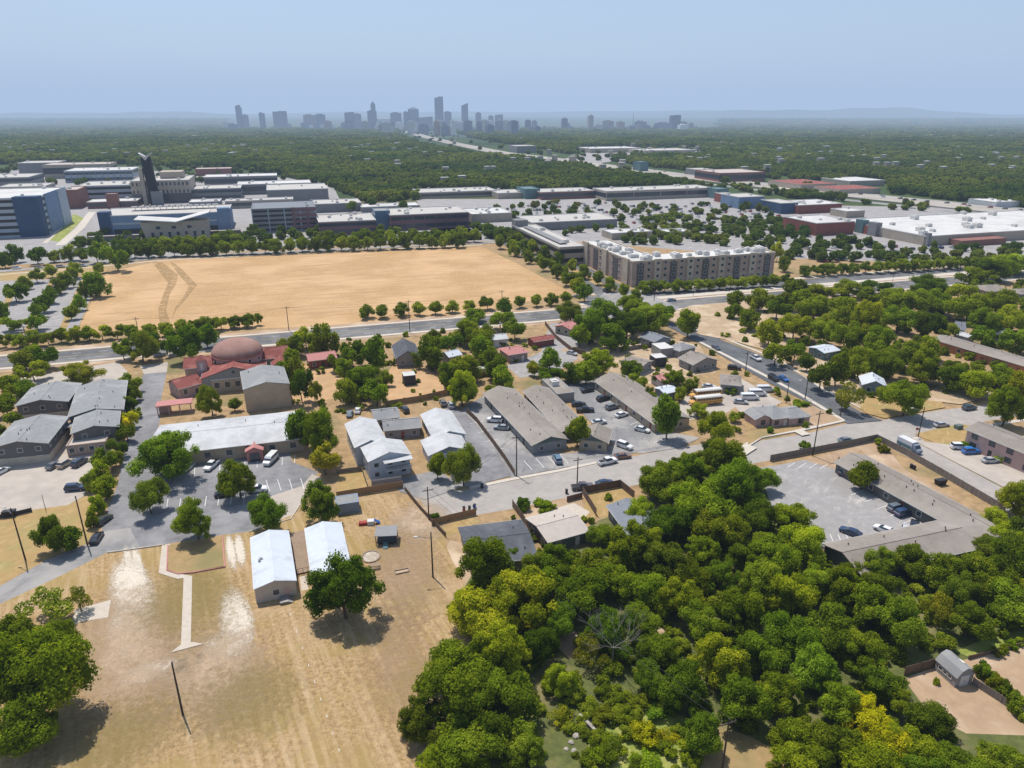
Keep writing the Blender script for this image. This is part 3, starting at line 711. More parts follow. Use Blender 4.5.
# car parks of the apartment rows
sheet('car_park', [(462, 409), (485, 395), (495, 402), (527, 450), (565, 454), (585, 451), (612, 446), (640, 440), (640, 452), (600, 461), (511, 478), (490, 448)], 'lot_mid')
sheet('car_park', [(440, 402), (464, 412), (477, 425), (512, 476), (470, 487), (452, 487), (446, 455), (462, 430)], 'lot_blue')
sheet('car_park', [(560, 384), (592, 380), (648, 428), (700, 438), (680, 448), (640, 454), (614, 445), (588, 420)], 'lot_mid')
sheet('forecourt', [(390, 480), (440, 470), (460, 488), (425, 500), (400, 492)], 'lot_mid')
sheet('car_park', [(758, 468), (784, 464), (813, 457.6), (846, 462), (900, 500), (968, 530), (972, 548), (838, 548), (790, 545), (770, 520), (764, 490)], 'concrete_lot')
sheet('car_park', [(912, 440), (960, 430), (972, 445), (1024, 468), (1100, 500), (1100, 540), (1012, 492)], 'tan_lot')
sheet('yard', [(506, 366), (541, 352), (550, 323), (581, 323), (592, 350), (556, 372), (520, 378)], 'concrete_lot')
sheet('yard', [(668, 425), (684, 397), (700, 396), (740, 378), (771, 395), (742, 402), (728, 412), (690, 420)], 'tan_lot')
sheet('yard', [(724, 396), (750, 385), (782, 402), (770, 408), (740, 412)], 'tan_lot')
# church and drive
sheet('drive', [(144, 372), (167, 370), (161, 400), (160, 420), (152, 450), (152, 458), (290, 451), (292, 462), (318, 472), (300, 498), (290, 518), (250, 531.5), (222.5, 535), (160, 545), (107, 552.5), (100, 545), (103, 520), (117, 487), (125, 448), (133, 409)], 'lot_blue')
sheet('drive', [(268, 497), (302, 486), (312, 474), (322, 478), (300, 505), (290, 520), (262, 527)], 'tan_lot')
sheet('drive', [(140, 366), (168, 362), (167, 372), (144, 374)], 'tan_lot')
sheet('road', [(97.5, 532), (130, 528), (140, 548), (107, 553), (60, 576), (0, 604), (-60, 632), (-60, 612), (0, 586), (45, 561), (87.5, 544)], 'asphalt_old')
sheet('car_park', [(-80, 468), (88, 461), (96, 440), (110, 452), (84, 496), (68, 505), (0, 514), (-80, 524)], 'tan_lot')
sheet('yard', [(0, 455), (110, 430), (112, 452), (88, 462), (-40, 470)], 'tan_lot')
sheet('yard', [(20, 378), (118, 362), (128, 372), (118, 420), (30, 420)], 'tan_lot')
sheet('lawn', [(-80, 524), (0, 514), (68, 505), (86, 496), (96, 500), (97, 530), (87, 543), (45, 560), (0, 585), (-80, 615)], 'gold_dark')
# parking bay lines
def ragged(m, lo, hi, sc):
    nt, lk = m.node_tree.nodes, m.node_tree.links; pos = nt.new('ShaderNodeNewGeometry').outputs['Position']
    lk.new(ramp(nt, lk, noise(nt, lk, pos, sc, 7, .75), lo, hi), nt['Principled BSDF'].inputs['Alpha'])
ragged(M['track'], .40, .62, .25)
def bays(name, pts, dx, dy, m='white_line'):
    mb = MB()
    for (x, y) in pts:
        a = G(x, y); b = G(x+dx, y+dy); n = (b-a).normalized(); n = Vector((-n.y, n.x, 0))*.07
        mb.poly([(q.x, q.y, surf((a.x+b.x)/2, (a.y+b.y)/2)+.006) for q in (a-n, b-n, b+n, a+n)])
    tag(mb.build(name, m), kind='structure')
bays('bay_marking', [(168+i*12.8, 499-i*.9) for i in range(7)], -1.5, 10)
bays('bay_marking', [(195+i*12.5, 465-i*1.3) for i in range(9)], -.5, 9)
bays('bay_marking', [(266+i*11.5, 480-i*.6) for i in range(4)], 3.5, 11)
bays('bay_marking', [(795+i*11, 462.6+i*.4) for i in range(4)], -8, 5); bays('bay_marking', [(865+i*13, 490+i*7) for i in range(6)], -14, 5)
bays('bay_marking', [(830+i*8, 534+i*.2) for i in range(6)], 3, 7); bays('bay_marking', [(470+i*7.5, 424+i*9) for i in range(4)], 14, -3)
bays('bay_marking', [(532+i*12, 470-i*2.2) for i in range(4)], -8, -9); bays('bay_marking', [(596+i*11.5, 398+i*9) for i in range(6)], 15, -6)
# sandy and grassy yards
sheet('sand_yard', [(383, 402), (384, 378), (392, 366), (418, 361), (440, 380), (448, 393), (400, 402)], 'sand')
sheet('yard', [(290, 400), (300, 366), (335, 362), (350, 368), (345, 395), (310, 404)], 'sand')
sheet('yard', [(337, 472), (364, 470), (370, 492), (337, 498)], 'gold_dark')
sheet('yard', [(580, 520), (590, 490), (620, 487), (640, 500), (612, 515)], 'gold_dark')
sheet('yard', [(430, 525), (472, 516), (480, 522), (440, 540)], 'gold_dark')
sheet('yard', [(518, 512), (580, 495), (585, 512), (530, 525)], 'yard')
sheet('patio', [(556, 508), (574, 503), (590, 512), (580, 522), (562, 520)], 'concrete')
sheet('lawn', [(748, 446), (745, 425), (765, 415), (790, 424), (842, 420), (800, 430), (762, 438)], 'dry_lawn')
sheet('lawn', [(800, 430), (790, 402), (806, 403), (842, 421)], 'yard')
sheet('lawn', [(866, 414), (850, 398), (880, 384), (910, 396), (940, 400), (945, 408), (885, 419)], 'gold_dark')
sheet('lawn', [(915, 434), (960, 424), (975, 427), (968, 440), (958, 446), (925, 442)], 'gold_dark')
sheet('lawn', [(804, 460), (866, 442), (890, 452), (905, 470), (960, 500), (900, 480), (860, 450), (845, 472)], 'yard')
sheet('lawn', [(700, 335), (660, 318), (690, 306), (760, 300), (800, 310), (790, 345), (770, 352), (735, 342)], 'dirt')
sheet('lawn', [(860, 408), (800, 375), (790, 362), (830, 350), (850, 352), (875, 380)], 'dirt')
sheet('lawn', [(920, 400), (940, 385), (965, 380), (1000, 395), (960, 405)], 'dirt')
sheet('yard', [(560, 350), (640, 330), (700, 346), (716, 372), (650, 384), (600, 368)], 'dirt')
sheet('yard', [(440, 560), (450, 540), (470, 545), (480, 600), (440, 640)], 'dirt')
# ---- the big mown lot in front
def mown():
    m = bpy.data.materials.new('mown_lot'); nt, lk = nodes(m); b = nt['Principled BSDF']; b.inputs['Roughness'].default_value = .95; b.inputs['Specular IOR Level'].default_value = .1
    vec = nt.new('ShaderNodeNewGeometry').outputs['Position']
    fine = noise(nt, lk, vec, 1.3, 9, .82)
    c = mixc(nt, lk, ramp(nt, lk, fine, .40, .60), (.50, .34, .17), (.225, .145, .065))
    c = mixc(nt, lk, ramp(nt, lk, noise(nt, lk, vec, .09, 6, .65), .47, .62), c, (.33, .235, .09))
    c = mixc(nt, lk, ramp(nt, lk, noise(nt, lk, vec, .06, 5, .6), .56, .70), c, (.46, .32, .20))
    mow = noise(nt, lk, vec, .75, 5, .65, ((1, .045, 1), rad(-27.3)))
    rt = nt.new('ShaderNodeMapping'); lk.new(vec, rt.inputs[0]); rt.inputs['Rotation'].default_value = (0, 0, rad(-27.3))
    wv = nt.new('ShaderNodeTexWave'); lk.new(rt.outputs[0], wv.inputs[0]); wv.inputs['Scale'].default_value = .185; wv.inputs['Distortion'].default_value = 1.6; wv.inputs['Detail'].default_value = 3; wv.inputs['Detail Scale'].default_value = .5
    wm = nt.new('ShaderNodeMath'); wm.operation = 'MULTIPLY'; lk.new(ramp(nt, lk, wv.outputs['Fac'], .45, .9), wm.inputs[0]); lk.new(ramp(nt, lk, noise(nt, lk, vec, .05, 4, .6), .42, .62), wm.inputs[1])
    wh_ = nt.new('ShaderNodeMath'); wh_.operation = 'MULTIPLY'; wh_.inputs[1].default_value = .42; lk.new(wm.outputs[0], wh_.inputs[0])
    c = mixc(nt, lk, wh_.outputs[0], c, (.55, .40, .235))
    mw = nt.new('ShaderNodeMath'); mw.operation = 'MULTIPLY'; mw.inputs[1].default_value = .45; lk.new(ramp(nt, lk, mow, .48, .66), mw.inputs[0]); c = mixc(nt, lk, mw.outputs[0], c, (.56, .42, .27))
    mow2 = noise(nt, lk, vec, .9, 4, .6, ((1, .06, 1), rad(35)))
    mw = nt.new('ShaderNodeMath'); mw.operation = 'MULTIPLY'; mw.inputs[1].default_value = .35; lk.new(ramp(nt, lk, mow2, .5, .70), mw.inputs[0]); c = mixc(nt, lk, mw.outputs[0], c, (.30, .22, .12))
    c = mixc(nt, lk, ramp(nt, lk, noise(nt, lk, vec, 5, 4, .8), .58, .68), c, (.22, .17, .085))
    lk.new(c, b.inputs['Base Color'])
    bp = nt.new('ShaderNodeBump'); lk.new(fine, bp.inputs['Height']); bp.inputs['Strength'].default_value = .5; bp.inputs['Distance'].default_value = .25; lk.new(bp.outputs[0], b.inputs['Normal'])
    M['mown_lot'] = m
mown()
sheet('mown_lot', [(107, 552.5), (160, 545), (222.5, 535), (250, 531.5), (330, 500), (365, 492), (420, 500), (440, 530), (452, 560), (500, 640), (520, 900), (-300, 900), (-200, 690), (0, 604), (60, 576)], 'mown_lot')
def patch(name, x, y, rx, ry, m_c, rot=0, thr=(.42, .56), z=None, sc=.9):
    rot = math.degrees(math.atan2(512-x, F*CP-(y-384)*SP))+rot*.3
    """ragged loose-stone patch: fades out through a noise edge"""
    key = 'patch_%s' % name+str(thr)+str(m_c)
    if key not in M:
        m = bpy.data.materials.new(key); nt, lk = nodes(m); b = nt['Principled BSDF']; b.inputs['Roughness'].default_value = .95
        pos = nt.new('ShaderNodeNewGeometry').outputs['Position']; tc = nt.new('ShaderNodeTexCoord').outputs['Object']
        ln = nt.new('ShaderNodeVectorMath'); ln.operation = 'LENGTH'; lk.new(tc, ln.inputs[0])
        e = ramp(nt, lk, ln.outputs['Value'], 1.0, .25)
        n = noise(nt, lk, pos, sc, 9, .85)
        a = nt.new('ShaderNodeMath'); a.operation = 'MULTIPLY_ADD'; lk.new(n, a.inputs[0]); a.inputs[1].default_value = 3.2; a.inputs[2].default_value = -1.6
        a2 = nt.new('ShaderNodeMath'); lk.new(a.outputs[0], a2.inputs[0]); lk.new(e, a2.inputs[1])
        a3 = nt.new('ShaderNodeMath'); a3.operation = 'MULTIPLY'; lk.new(ramp(nt, lk, a2.outputs[0], thr[0], thr[1]), a3.inputs[0]); lk.new(ramp(nt, lk, e, 0, .3), a3.inputs[1])
        lk.new(a3.outputs[0], b.inputs['Alpha'])
        c = mixc(nt, lk, ramp(nt, lk, noise(nt, lk, pos, 3, 4, .8), .4, .6), m_c, tuple(k*.78 for k in m_c)); lk.new(c, b.inputs['Base Color'])
        M[key] = m
    p = G(x, y)
    q = G(x+rx, y); A_ = (q-p).length; q = G(x, y-ry); B_ = (q-p).length
    m_ = max(A_, B_); pz = next_z([[(p.x-m_, p.y-m_), (p.x+m_, p.y-m_), (p.x+m_, p.y+m_), (p.x-m_, p.y+m_)]]); SHEETS.append(([[(p.x-A_, p.y-B_), (p.x+A_, p.y-B_), (p.x+A_, p.y+B_), (p.x-A_, p.y+B_)]], [(p.x-m_, p.x+m_, p.y-m_, p.y+m_)], pz))
    me = bpy.data.meshes.new(name); me.from_pydata([(-1, -1, 0), (1, -1, 0), (1, 1, 0), (-1, 1, 0)], [], [(0, 1, 2, 3)]); me.materials.append(M[key])
    o = inst(name, me, None, (p.x, p.y, pz), rad(rot), (A_, B_, 1)); tag(o, kind='structure')
GRV = (.68, .60, .49)
for a_ in ((130, 566, 6, 26), (138, 566, 6, 26), (132, 592, 24, 44), (128, 632, 22, 34), (150, 671, 34, 12), (236, 622, 20, 42), (231, 552, 6, 22), (240, 550, 6, 20), (224, 646, 26, 18)):
    patch('gravel', *a_, GRV, 0, (.18, .55), sc=1.7)
patch('bare_soil', 130, 650, 70, 80, (.50, .36, .235), 0, (.1, 1.3), sc=.35); patch('bare_soil', 215, 672, 70, 60, (.48, .345, .22), 0, (.1, 1.3), sc=.35)
patch('bare_soil', 405, 570, 60, 70, (.42, .29, .175), 0, (.3, 1.6), sc=.5); patch('bare_soil', 420, 520, 36, 26, (.52, .385, .26), 0, (.1, 1.2), sc=.3); patch('bare_soil', 400, 660, 60, 90, (.41, .28, .155), 0, (.4, 1.8), sc=.5)
patch('grass_patch', 190, 600, 80, 60, (.30, .225, .075), 0, (.4, 1.7), sc=.8); patch('grass_patch', 110, 740, 120, 60, (.31, .23, .08), 0, (.4, 1.7), sc=.8); patch('grass_patch', 250, 700, 90, 60, (.31, .23, .085), 0, (.4, 1.7), sc=.8)
for pts in ([(166, 545), (163, 572), (180, 577), (188, 577.5), (186, 645)],):
    o = strip('footpath', pts, 1.55, 'concrete', z=.0, h=.06)
sheet('footpath', [(171, 653), (181, 645), (193.5, 642.5), (203.5, 644.5)], 'concrete', z=surf(G(187, 640).x, G(187, 640).y)+.004)
sheet('concrete_pad', [(72, 620), (75, 610), (111, 600), (108, 617.5), (80, 622), (66, 630)], 'concrete')
strip('kerb', [(168, 546), (167, 571), (178, 574.5), (194, 573), (225, 567.5), (222.5, 536)], .22, 'roof_pink', z=0, h=.16)
sheet('planting_bed', [(168.8, 546), (168, 570), (178, 573.5), (194, 572), (223.5, 566.5), (221.5, 537)], 'dry_lawn')
strip('kerb', [(107, 553.2), (160, 545.8), (165, 545)], .2, 'kerb_concrete', z=0, h=.14)
strip('kerb', [(249, 532), (262, 528), (291, 519), (300, 505)], .2, 'kerb_concrete', z=0, h=.14)
bays('line_marking', [(290+i*1.9*3.2, 613+i*17) for i in range(9)], .9, 3.2, 'kerb_concrete')
# footpath between the two classroom trailers
strip('footpath', [(303, 576), (305, 590)], 1.3, 'concrete')
# ---- wooded creek floor, yards bottom right
sheet('wood_floor', [(478, 640), (466, 585), (480, 562), (540, 558), (600, 520), (650, 505), (650, 470), (700, 450), (760, 470), (775, 520), (795, 548), (838, 560), (905, 580), (1010, 545), (1100, 500), (1200, 640), (1300, 900), (450, 900), (445, 720), (470, 690)], 'wood_floor')
sheet('yard', [(903, 679), (935, 668), (969, 659), (1024, 647), (1150, 615), (1200, 790), (1024, 736), (966, 734), (930, 715)], 'yard')
sheet('yard', [(690, 758), (700, 738), (727, 729), (752, 738), (790, 760), (790, 830), (690, 830)], 'dry_lawn')
sheet('grass_strip', [(955, 652), (1024, 622), (1100, 590), (1100, 612), (1024, 640), (968, 657)], 'green_grass')
sheet('grass_strip', [(585, 770), (590, 735), (620, 715), (650, 705), (690, 720), (700, 770), (700, 830), (580, 830)], 'green_grass')
sheet('clearing', [(550, 640), (560, 626), (576, 632), (585, 650), (570, 660)], 'yard'); sheet('clearing', [(636, 638), (665, 628), (682, 634), (650, 645)], 'yard')
sheet('clearing', [(700, 583), (726, 570), (730, 578), (706, 592)], 'yard'); sheet('clearing', [(936, 606), (950, 600), (962, 604), (945, 611)], 'kerb_concrete')

# ================================================================== BUILDINGS
def g2(x, y, z=0): return G(x, y, z)
# --- two storey office court, left
house('office_block', 'grey roofed two storey office at the back left of the court', 'building', (40, 399.7), (56, 381), 14, 5.2, 6.6, 'wall_dark', 'roof_lightgrey', storeys=2, win=4, nv=4, doors=0)
house('office_block', 'grey roofed two storey office nearest the tan car park, left edge', 'building', (16.6, 441.3), (41, 414), 13.5, 5.4, 6.8, 'wall_dark', 'roof_lightgrey', storeys=2, win=4, nv=5, doors=0)
house('office_block', 'long grey roofed office behind the small flat roofed annex', 'building', (93.7, 425.7), (98, 404), 11.5, 5.2, 6.6, 'wall_dark', 'roof_lightgrey', storeys=2, win=4, nv=4, doors=0)
house('office_block', 'longest grey roofed office of the court, beside the hedge', 'building', (94.7, 408.5), (102, 378.8), 14, 5.4, 6.9, 'wall_dark', 'roof_lightgrey', storeys=2, win=4, nv=6, doors=0)
for o_ in [x for x in col.objects if x.name.startswith('office_block')]:
    wl = [c_ for c_ in o_.children if c_.name.startswith('wall')][0]; xs = [v_.co.x for v_ in wl.data.vertices]; ys = [v_.co.y for v_ in wl.data.vertices]
    volume(o_, min(xs)-.06, max(xs)+.06, min(ys)-.06, max(ys)+.06, 0, 2.1, 'wall_cream', 'lower_wall')
flat('office_annex', 'small flat tan roofed annex in front of the grey offices', 'building', 68.4, 457, 446, 108, 8, 'wall_brick', 'roof_tan', nu=0, wins=(4, 1), par=.25)
t = thing('covered_walkway', 'grey roofed link walkway between the two front offices', 'walkway', G(58, 438), GA)
MB().box(-6, 6, -2, 2, 3.4, 3.6).build('roof', 'roof_lightgrey', t)
for x in (-5.5, 0, 5.5):
    for y in (-1.7, 1.7): MB().box(x-.1, x+.1, y-.1, y+.1, 0, 3.4).build('post', 'trim_dark', t)
for i in range(3): pass
# --- white roofed church hall
t, L = house('church_hall', 'long low hall with a broad white roof behind the church car park', 'building', (153, 436), (304, 419.5), 20, 3.9, 5.1, 'wall_tan', 'metal_white', over=.6, win=5.2, nv=6, ww=1.6, wh=1.6, endwin=True)
p = G(256, 457) ; v = t.matrix_basis.inverted() @ p
body_gable(t, 4.5, 4.6, 3.0, 4.1, .3, 'roof_pink', 'roof_pink', cx=v.x, cy=-10.2, rz=math.pi/2, name='porch', trim=False)
volume(t, v.x-1.2, v.x+1.2, -12.42, -12.3, 0, 2.3, 'glass', 'door')
for x in (-18, -13): units(t, x, x+.5, -8, -7, 4.2, 1, int(x+50), m='steel', big=.6)
# --- the domed church
p = G(237.3, 351, 9); ch = thing('church', 'church with a broad clay coloured dome and red tiled gables', 'church', (p.x, p.y, 0), GA)
dm = MB(); st = []
for k in range(9):
    a = math.pi/2*k/8*.985; rr_ = 8.4*math.cos(a); z = 8.6+4.7*math.sin(a); st.append([(rr_*math.cos(2*math.pi*j/36), rr_*math.sin(2*math.pi*j/36), z) for j in range(36)])
dm.loft(st).build('dome', 'dome_clay', ch, smooth=True)
dr = MB().tube((0, 0, 0), (0, 0, 8.4), 7.9, 7.9, 32).build('drum', 'wall_pink', ch)
MB().tube((0, 0, 8.3), (0, 0, 8.62), 8.5, 8.5, 36).build('cornice', 'roof_pink', ch)
for k in range(12):
    a = 2*math.pi*k/12; add_window(dr, 7.88*math.sin(a), -7.88*math.cos(a), 6.6, a, .9, 1.1, 'trim')
body_gable(ch, 12, 20, 5.2, 8.3, .4, 'wall_grey', 'tile_red', cx=-1.0, cy=-8.5, rz=math.pi/2, gable_m='wall_grey')
w_ = MB().tube((-1.0, -14.2, 6.4), (-1.0, -14.05, 6.4), .5, .5, 16).build('round_window', 'glass', ch)
body_gable(ch, 9, 9, 6.0, 8.4, .4, 'wall_tan', 'tile_red', cx=-12.5, cy=-.5, rz=0, gable_m='wall_pink')
body_gable(ch, 9, 9, 6.0, 8.8, .4, 'wall_tan', 'tile_red', cx=12.0, cy=2.0, rz=0, gable_m='wall_pink')
body_gable(ch, 6, 6, 5.0, 6.8, .3, 'wall_tan', 'tile_red', cx=13.5, cy=-5.5, rz=math.pi/2, gable_m='wall_pink')
body_gable(ch, 12, 12, 5.0, 7.8, .4, 'wall_tan', 'tile_red', cx=0, cy=11, rz=math.pi/2)
tw = MB().box(-1.5, 1.5, -1.5, 1.5, 0, 9.2).build('bell_tower', 'wall_pink', ch); tw.location = (-11.0, -5.8, 0)
MB().loft([[(-1.8, -1.8, 9.2), (1.8, -1.8, 9.2), (1.8, 1.8, 9.2), (-1.8, 1.8, 9.2)], [(-.1, -.1, 10.6), (.1, -.1, 10.6), (.1, .1, 10.6), (-.1, .1, 10.6)]]).build('tower_cap', 'tile_red', tw)
add_window(tw, 0, -1.5, 5.8, 0, .9, 2.2, 'trim', 'trim')
house('chapel', 'small red tiled chapel beside the drive, left of the church', 'building', (171, 380), (197, 373.5), 9, 3.6, 5.6, 'wall_pink', 'tile_red', win=3, wh=1.6)
t = thing('covered_porch', 'pink roofed porch at the left end of the church hall', 'porch', G(176, 412), GA)
MB().box(-5, 5, -2.2, 2.2, 3.0, 3.25).build('roof', 'roof_pink', t)
for x in (-4.6, -1.5, 1.5, 4.6): MB().box(x-.14, x+.14, -2.0, -1.75, 0, 3.0).build('post', 'wall_pink', t)
MB().box(-4.6, -1.4, .2, 1.9, 0, 3.0).build('wall', 'wall_pink', t)
house('gabled_hall', 'tall plain tan hall with a grey roof right of the dome', 'building', (261.5, 364.5), (266, 382), 13.4, 7.4, 8.9, 'wall_tan', 'roof_lightgrey', over=.15, win=0, nv=2)
flat('church_annex', 'flat white roofed annex between the church and the tall tan hall', 'building', 213, 393, 380, 244, 9, 'wall_tan', nu=2, par=.3, wins=(3, 1))
# --- houses between the boulevard and the yards
house('red_roofed_house', 'low house with a dull red roof behind the boulevard trees', 'house', (306, 354), (335, 350.5), 8.5, 3.2, 4.6, 'wall_red', 'roof_pink', win=3)
house('grey_gabled_house', 'dark grey gabled cottage at the head of the sandy yard', 'house', (403, 338), (408, 351), 9, 3.4, 6.0, 'wall_grey', 'shingle_dark', win=3)
flat('garden_canopy', 'small white canopy standing in the sandy yard', 'canopy', 404.5, 386, 376, 416, 4, 'trim_dark', 'white_roof', nu=0, par=.12)
house('grey_cottage', 'small metal roofed cottage almost hidden by trees', 'house', (444, 352), (458, 349), 6.5, 3.0, 4.2, 'wall_grey', 'metal_blue', win=3)
house('tin_roofed_house', 'pale tin roofed house beside the boulevard trees', 'house', (490, 335), (506, 333.5), 7.5, 3.2, 4.2, 'wall_white', 'metal_white', win=3)
house('red_roofed_shop', 'pink red hipped roof shop next to the grey lot', 'building', (503, 348), (524, 345), 9, 3.2, 4.6, 'wall_brick', 'roof_pink', hip=2, win=3)
house('red_shed', 'dark red shed among clutter beside the grey lot', 'shed', (530, 338), (552, 334.5), 6, 2.6, 3.4, 'wall_red', 'tile_red', win=0)
flat('white_trailer', 'white box trailer parked between bushes behind the first apartment row', 'trailer', 478, 377, 369, 490, 2.6, 'wall_white', 'white_roof', nu=0, par=.05)
house('shaded_house', 'tan roofed house peeping out from the oaks by the boulevard', 'house', (562, 325), (572, 321), 8, 3, 4.2, 'wall_tan', 'roof_pink', win=3)
# --- white apartments
house('white_roofed_apartment', 'rear white roofed apartment block of the left pair', 'building', (359.8, 416.5), (371.0, 440), 8.6, 5.4, 6.9, 'wall_bluewhite', 'metal_white', over=.35, storeys=2, win=4, nv=0, doors=0)
t, L = house('white_roofed_apartment', 'white roofed two storey apartment with a front balcony', 'building', (380.8, 437.4), (389.5, 452), 10.8, 5.4, 7.1, 'wall_bluewhite', 'metal_white', over=.35, storeys=2, win=3.2, nv=0, doors=2)
bx = (L/2 if faces_cam(t, 1, 0) else -L/2); sg = 1 if bx > 0 else -1
b = MB().box(min(bx, bx+sg*1.8), max(bx, bx+sg*1.8), -1.5, 5.0, 2.7, 2.85).build('balcony', 'trim', t)
b2 = MB()
for k in range(14): y = -1.45+k*.49; b2.box(bx+sg*1.72-.02, bx+sg*1.72+.02, y, y+.04, 2.85, 3.8)
b2.box(bx+sg*1.72-.04, bx+sg*1.72+.04, -1.5, 5.0, 3.8, 3.87); b2.build('railing', 'trim_dark', b)
MB().box(min(bx+sg*.1, bx+sg*2.2), max(bx+sg*.1, bx+sg*2.2), -1.9, 5.3, 5.15, 5.28).build('balcony_roof', 'metal_white', t)
house('old_grey_house', 'grey shingled house squeezed between the white roofed blocks', 'house', (371.4, 410.5), (398, 407.5), 8, 3.2, 4.6, 'wall_grey', 'shingle_grey', win=3)
house('old_grey_house', 'lower grey house with a pale front gable behind the courtyard', 'house', (382, 421), (420, 417.5), 7.5, 3.0, 4.4, 'wall_grey', 'shingle_grey', win=3, gable_m='wall_blue')
house('white_roofed_apartment', 'rear white roofed apartment block of the right pair', 'building', (435.5, 407.5), (449.5, 431), 9.2, 3.2, 4.8, 'wall_bluewhite', 'metal_white', over=.35, win=4, nv=0)
house('white_roofed_apartment', 'front white roofed apartment block of the right pair, half behind a dark tree', 'building', (440.5, 431.5), (449.5, 446.5), 11.2, 3.2, 5.0, 'wall_bluewhite', 'metal_white', over=.35, win=3.2, nv=0, gable_m='wall_blue')
flat('courtyard_wall', 'low grey wall and gate closing the courtyard on the street', 'wall', 372, 489, 481, 402, .4, 'wall_grey', 'wall_grey', nu=0, par=.1)
# --- brown apartment rows
t, L = house('apartment_row', 'brown shingled apartment row beside the striped driveway, leftmost of the rows', 'building', (498.5, 385.5), (551, 436.5), 10.8, 2.9, 4.7, 'wall_grey', 'shingle_brown', gable_m='wall_green', win=4.2, nv=9)
t, L = house('apartment_row', 'narrow brown shingled apartment row in the middle of the three', 'building', (535.7, 384.5), (576, 425.5), 9, 2.9, 4.5, 'wall_dark', 'shingle_brown', gable_m='wall_green', win=4.2, nv=8)
house('apartment_row', 'short brown roofed block at the street end of the middle row', 'building', (598, 423), (593, 436.5), 8.4, 2.9, 4.5, 'wall_tan', 'shingle_brown', gable_m='wall_green', win=3.4, nv=3)
flat('laundry_block', 'low brown flat roof beside the middle apartment row', 'building', 557, 403, 394, 574, 14, 'wall_grey', 'shingle_brown', nu=1, par=.15)
t, L = house('apartment_row', 'brown shingled apartment row behind the line of parked cars', 'building', (610, 372), (674, 415), 12.4, 2.9, 4.9, 'wall_tan', 'shingle_brown', gable_m='wall_green', win=4.4, nv=9)
# --- houses along the dark street
house('blue_grey_house', 'blue grey house in deep shade beside the diagonal street', 'house', (648, 331), (664, 337), 9, 3.0, 4.4, 'wall_blue', 'shingle_blue', win=3)
house('hip_roofed_house', 'small brown hipped house with a white carport roof', 'house', (675, 341), (689, 345.5), 9.5, 3.0, 4.4, 'wall_grey', 'shingle_grey', hip=2.5, win=3)
flat('carport', 'white flat carport roof left of the hipped house', 'carport', 660, 358, 349, 673, 7, 'wall_grey', 'white_roof', nu=0, par=.1)
house('grey_gabled_house', 'grey house with a brown roof and a wide plain gable end', 'house', (690.5, 350.5), (707, 357.5), 11.5, 3.0, 4.9, 'wall_grey', 'shingle_brown', win=3.4)
house('brown_roofed_house', 'flat brown roofed house behind the open shed', 'house', (626, 357), (648, 362), 9, 3, 3.8, 'wall_grey', 'shingle_brown', win=3)
flat('open_shed', 'open shed with a white roof in the back yards', 'shed', 655, 368, 358, 666, 4.5, 'trim_dark', 'white_roof', nu=0, par=.15)
house('orange_roofed_shed', 'shed with a rusty orange tin roof in the back yards', 'shed', (655, 376), (671, 373), 6, 2.6, 3.4, 'wall_white', 'roof_pink', win=0)
house('blue_shed', 'blue walled shed with a pale roof left of the school buses', 'shed', (659, 389), (674, 386), 6, 2.7, 3.3, 'wall_blue', 'metal_blue', win=0)
house('low_grey_house', 'low grey house with a brown hipped roof above the white vans', 'house', (720, 375), (742, 377), 10, 3.0, 4.3, 'wall_grey', 'shingle_brown', hip=2.5, win=3.2)
# pink house on the corner
t, L = house('pink_house', 'pink corner house with three grey roofed wings facing the street', 'house', (764, 407.5), (784, 405.5), 9.5, 3.0, 4.7, 'wall_pink', 'shingle_grey', hip=3, win=2.6, nv=2, fm='trim_dark')
body_gable(t, 6.5, 5.5, 2.8, 4.0, .35, 'wall_pink', 'shingle_grey', cx=-L/2-1.9, cy=-.4, rz=math.pi/2)
body_gable(t, 7.5, 8.0, 2.8, 4.2, .35, 'wall_pink', 'shingle_grey', cx=L/2+2.4, cy=-1.0, rz=0, hip=2.2)
add_window(t, -L/2-1.9, -3.3, 1, 0, 1.2, 1.2, 'trim_dark'); add_window(t, L/2+3, -4.7, 1, 0, 1.6, 1.1, 'trim_dark')
house('teal_house', 'teal walled house with a pale metal roof among trees', 'house', (816, 348), (833, 345), 8, 3.2, 4.0, 'wall_teal', 'metal_blue', win=2.8)
house('blue_cottage', 'dark blue cottage with a pale ribbed gable roof', 'house', (872, 372), (876, 381), 7.5, 3.2, 5.0, 'wall_blue', 'metal_blue', win=2.4, wh=1.4)
house('brown_roofed_house', 'large brown hipped house at the upper right by the boulevard', 'house', (978, 285), (1003, 284), 13, 3.2, 5.0, 'wall_brick', 'shingle_brown', hip=4, win=3)
house('brown_roofed_house', 'brown roofed house at the right edge beside a larger one', 'house', (1012, 289), (1030, 288), 10, 3.2, 4.6, 'wall_grey', 'shingle_brown', hip=3, win=3)
house('grey_gabled_house', 'steep grey gabled roof peeking over the long orange row', 'house', (955, 321), (966, 322), 8, 3.6, 6.0, 'wall_grey', 'shingle_blue', win=3)
house('white_roofed_house', 'low white roofed building directly behind the long orange row', 'building', (957, 331), (973, 335), 6, 3.0, 3.6, 'wall_white', 'metal_white', win=0)
house('white_roofed_house', 'white roofed house among trees at the right edge', 'house', (991, 327), (1006, 329), 8, 3.2, 4.2, 'wall_white', 'metal_white', win=0)
house('orange_apartment_row', 'long low apartment row with orange walls and a tan roof, right edge', 'building', (940, 334.5), (1050, 366), 10, 3.4, 4.4, 'orange_wall', 'shingle_brown', win=4, nv=8)
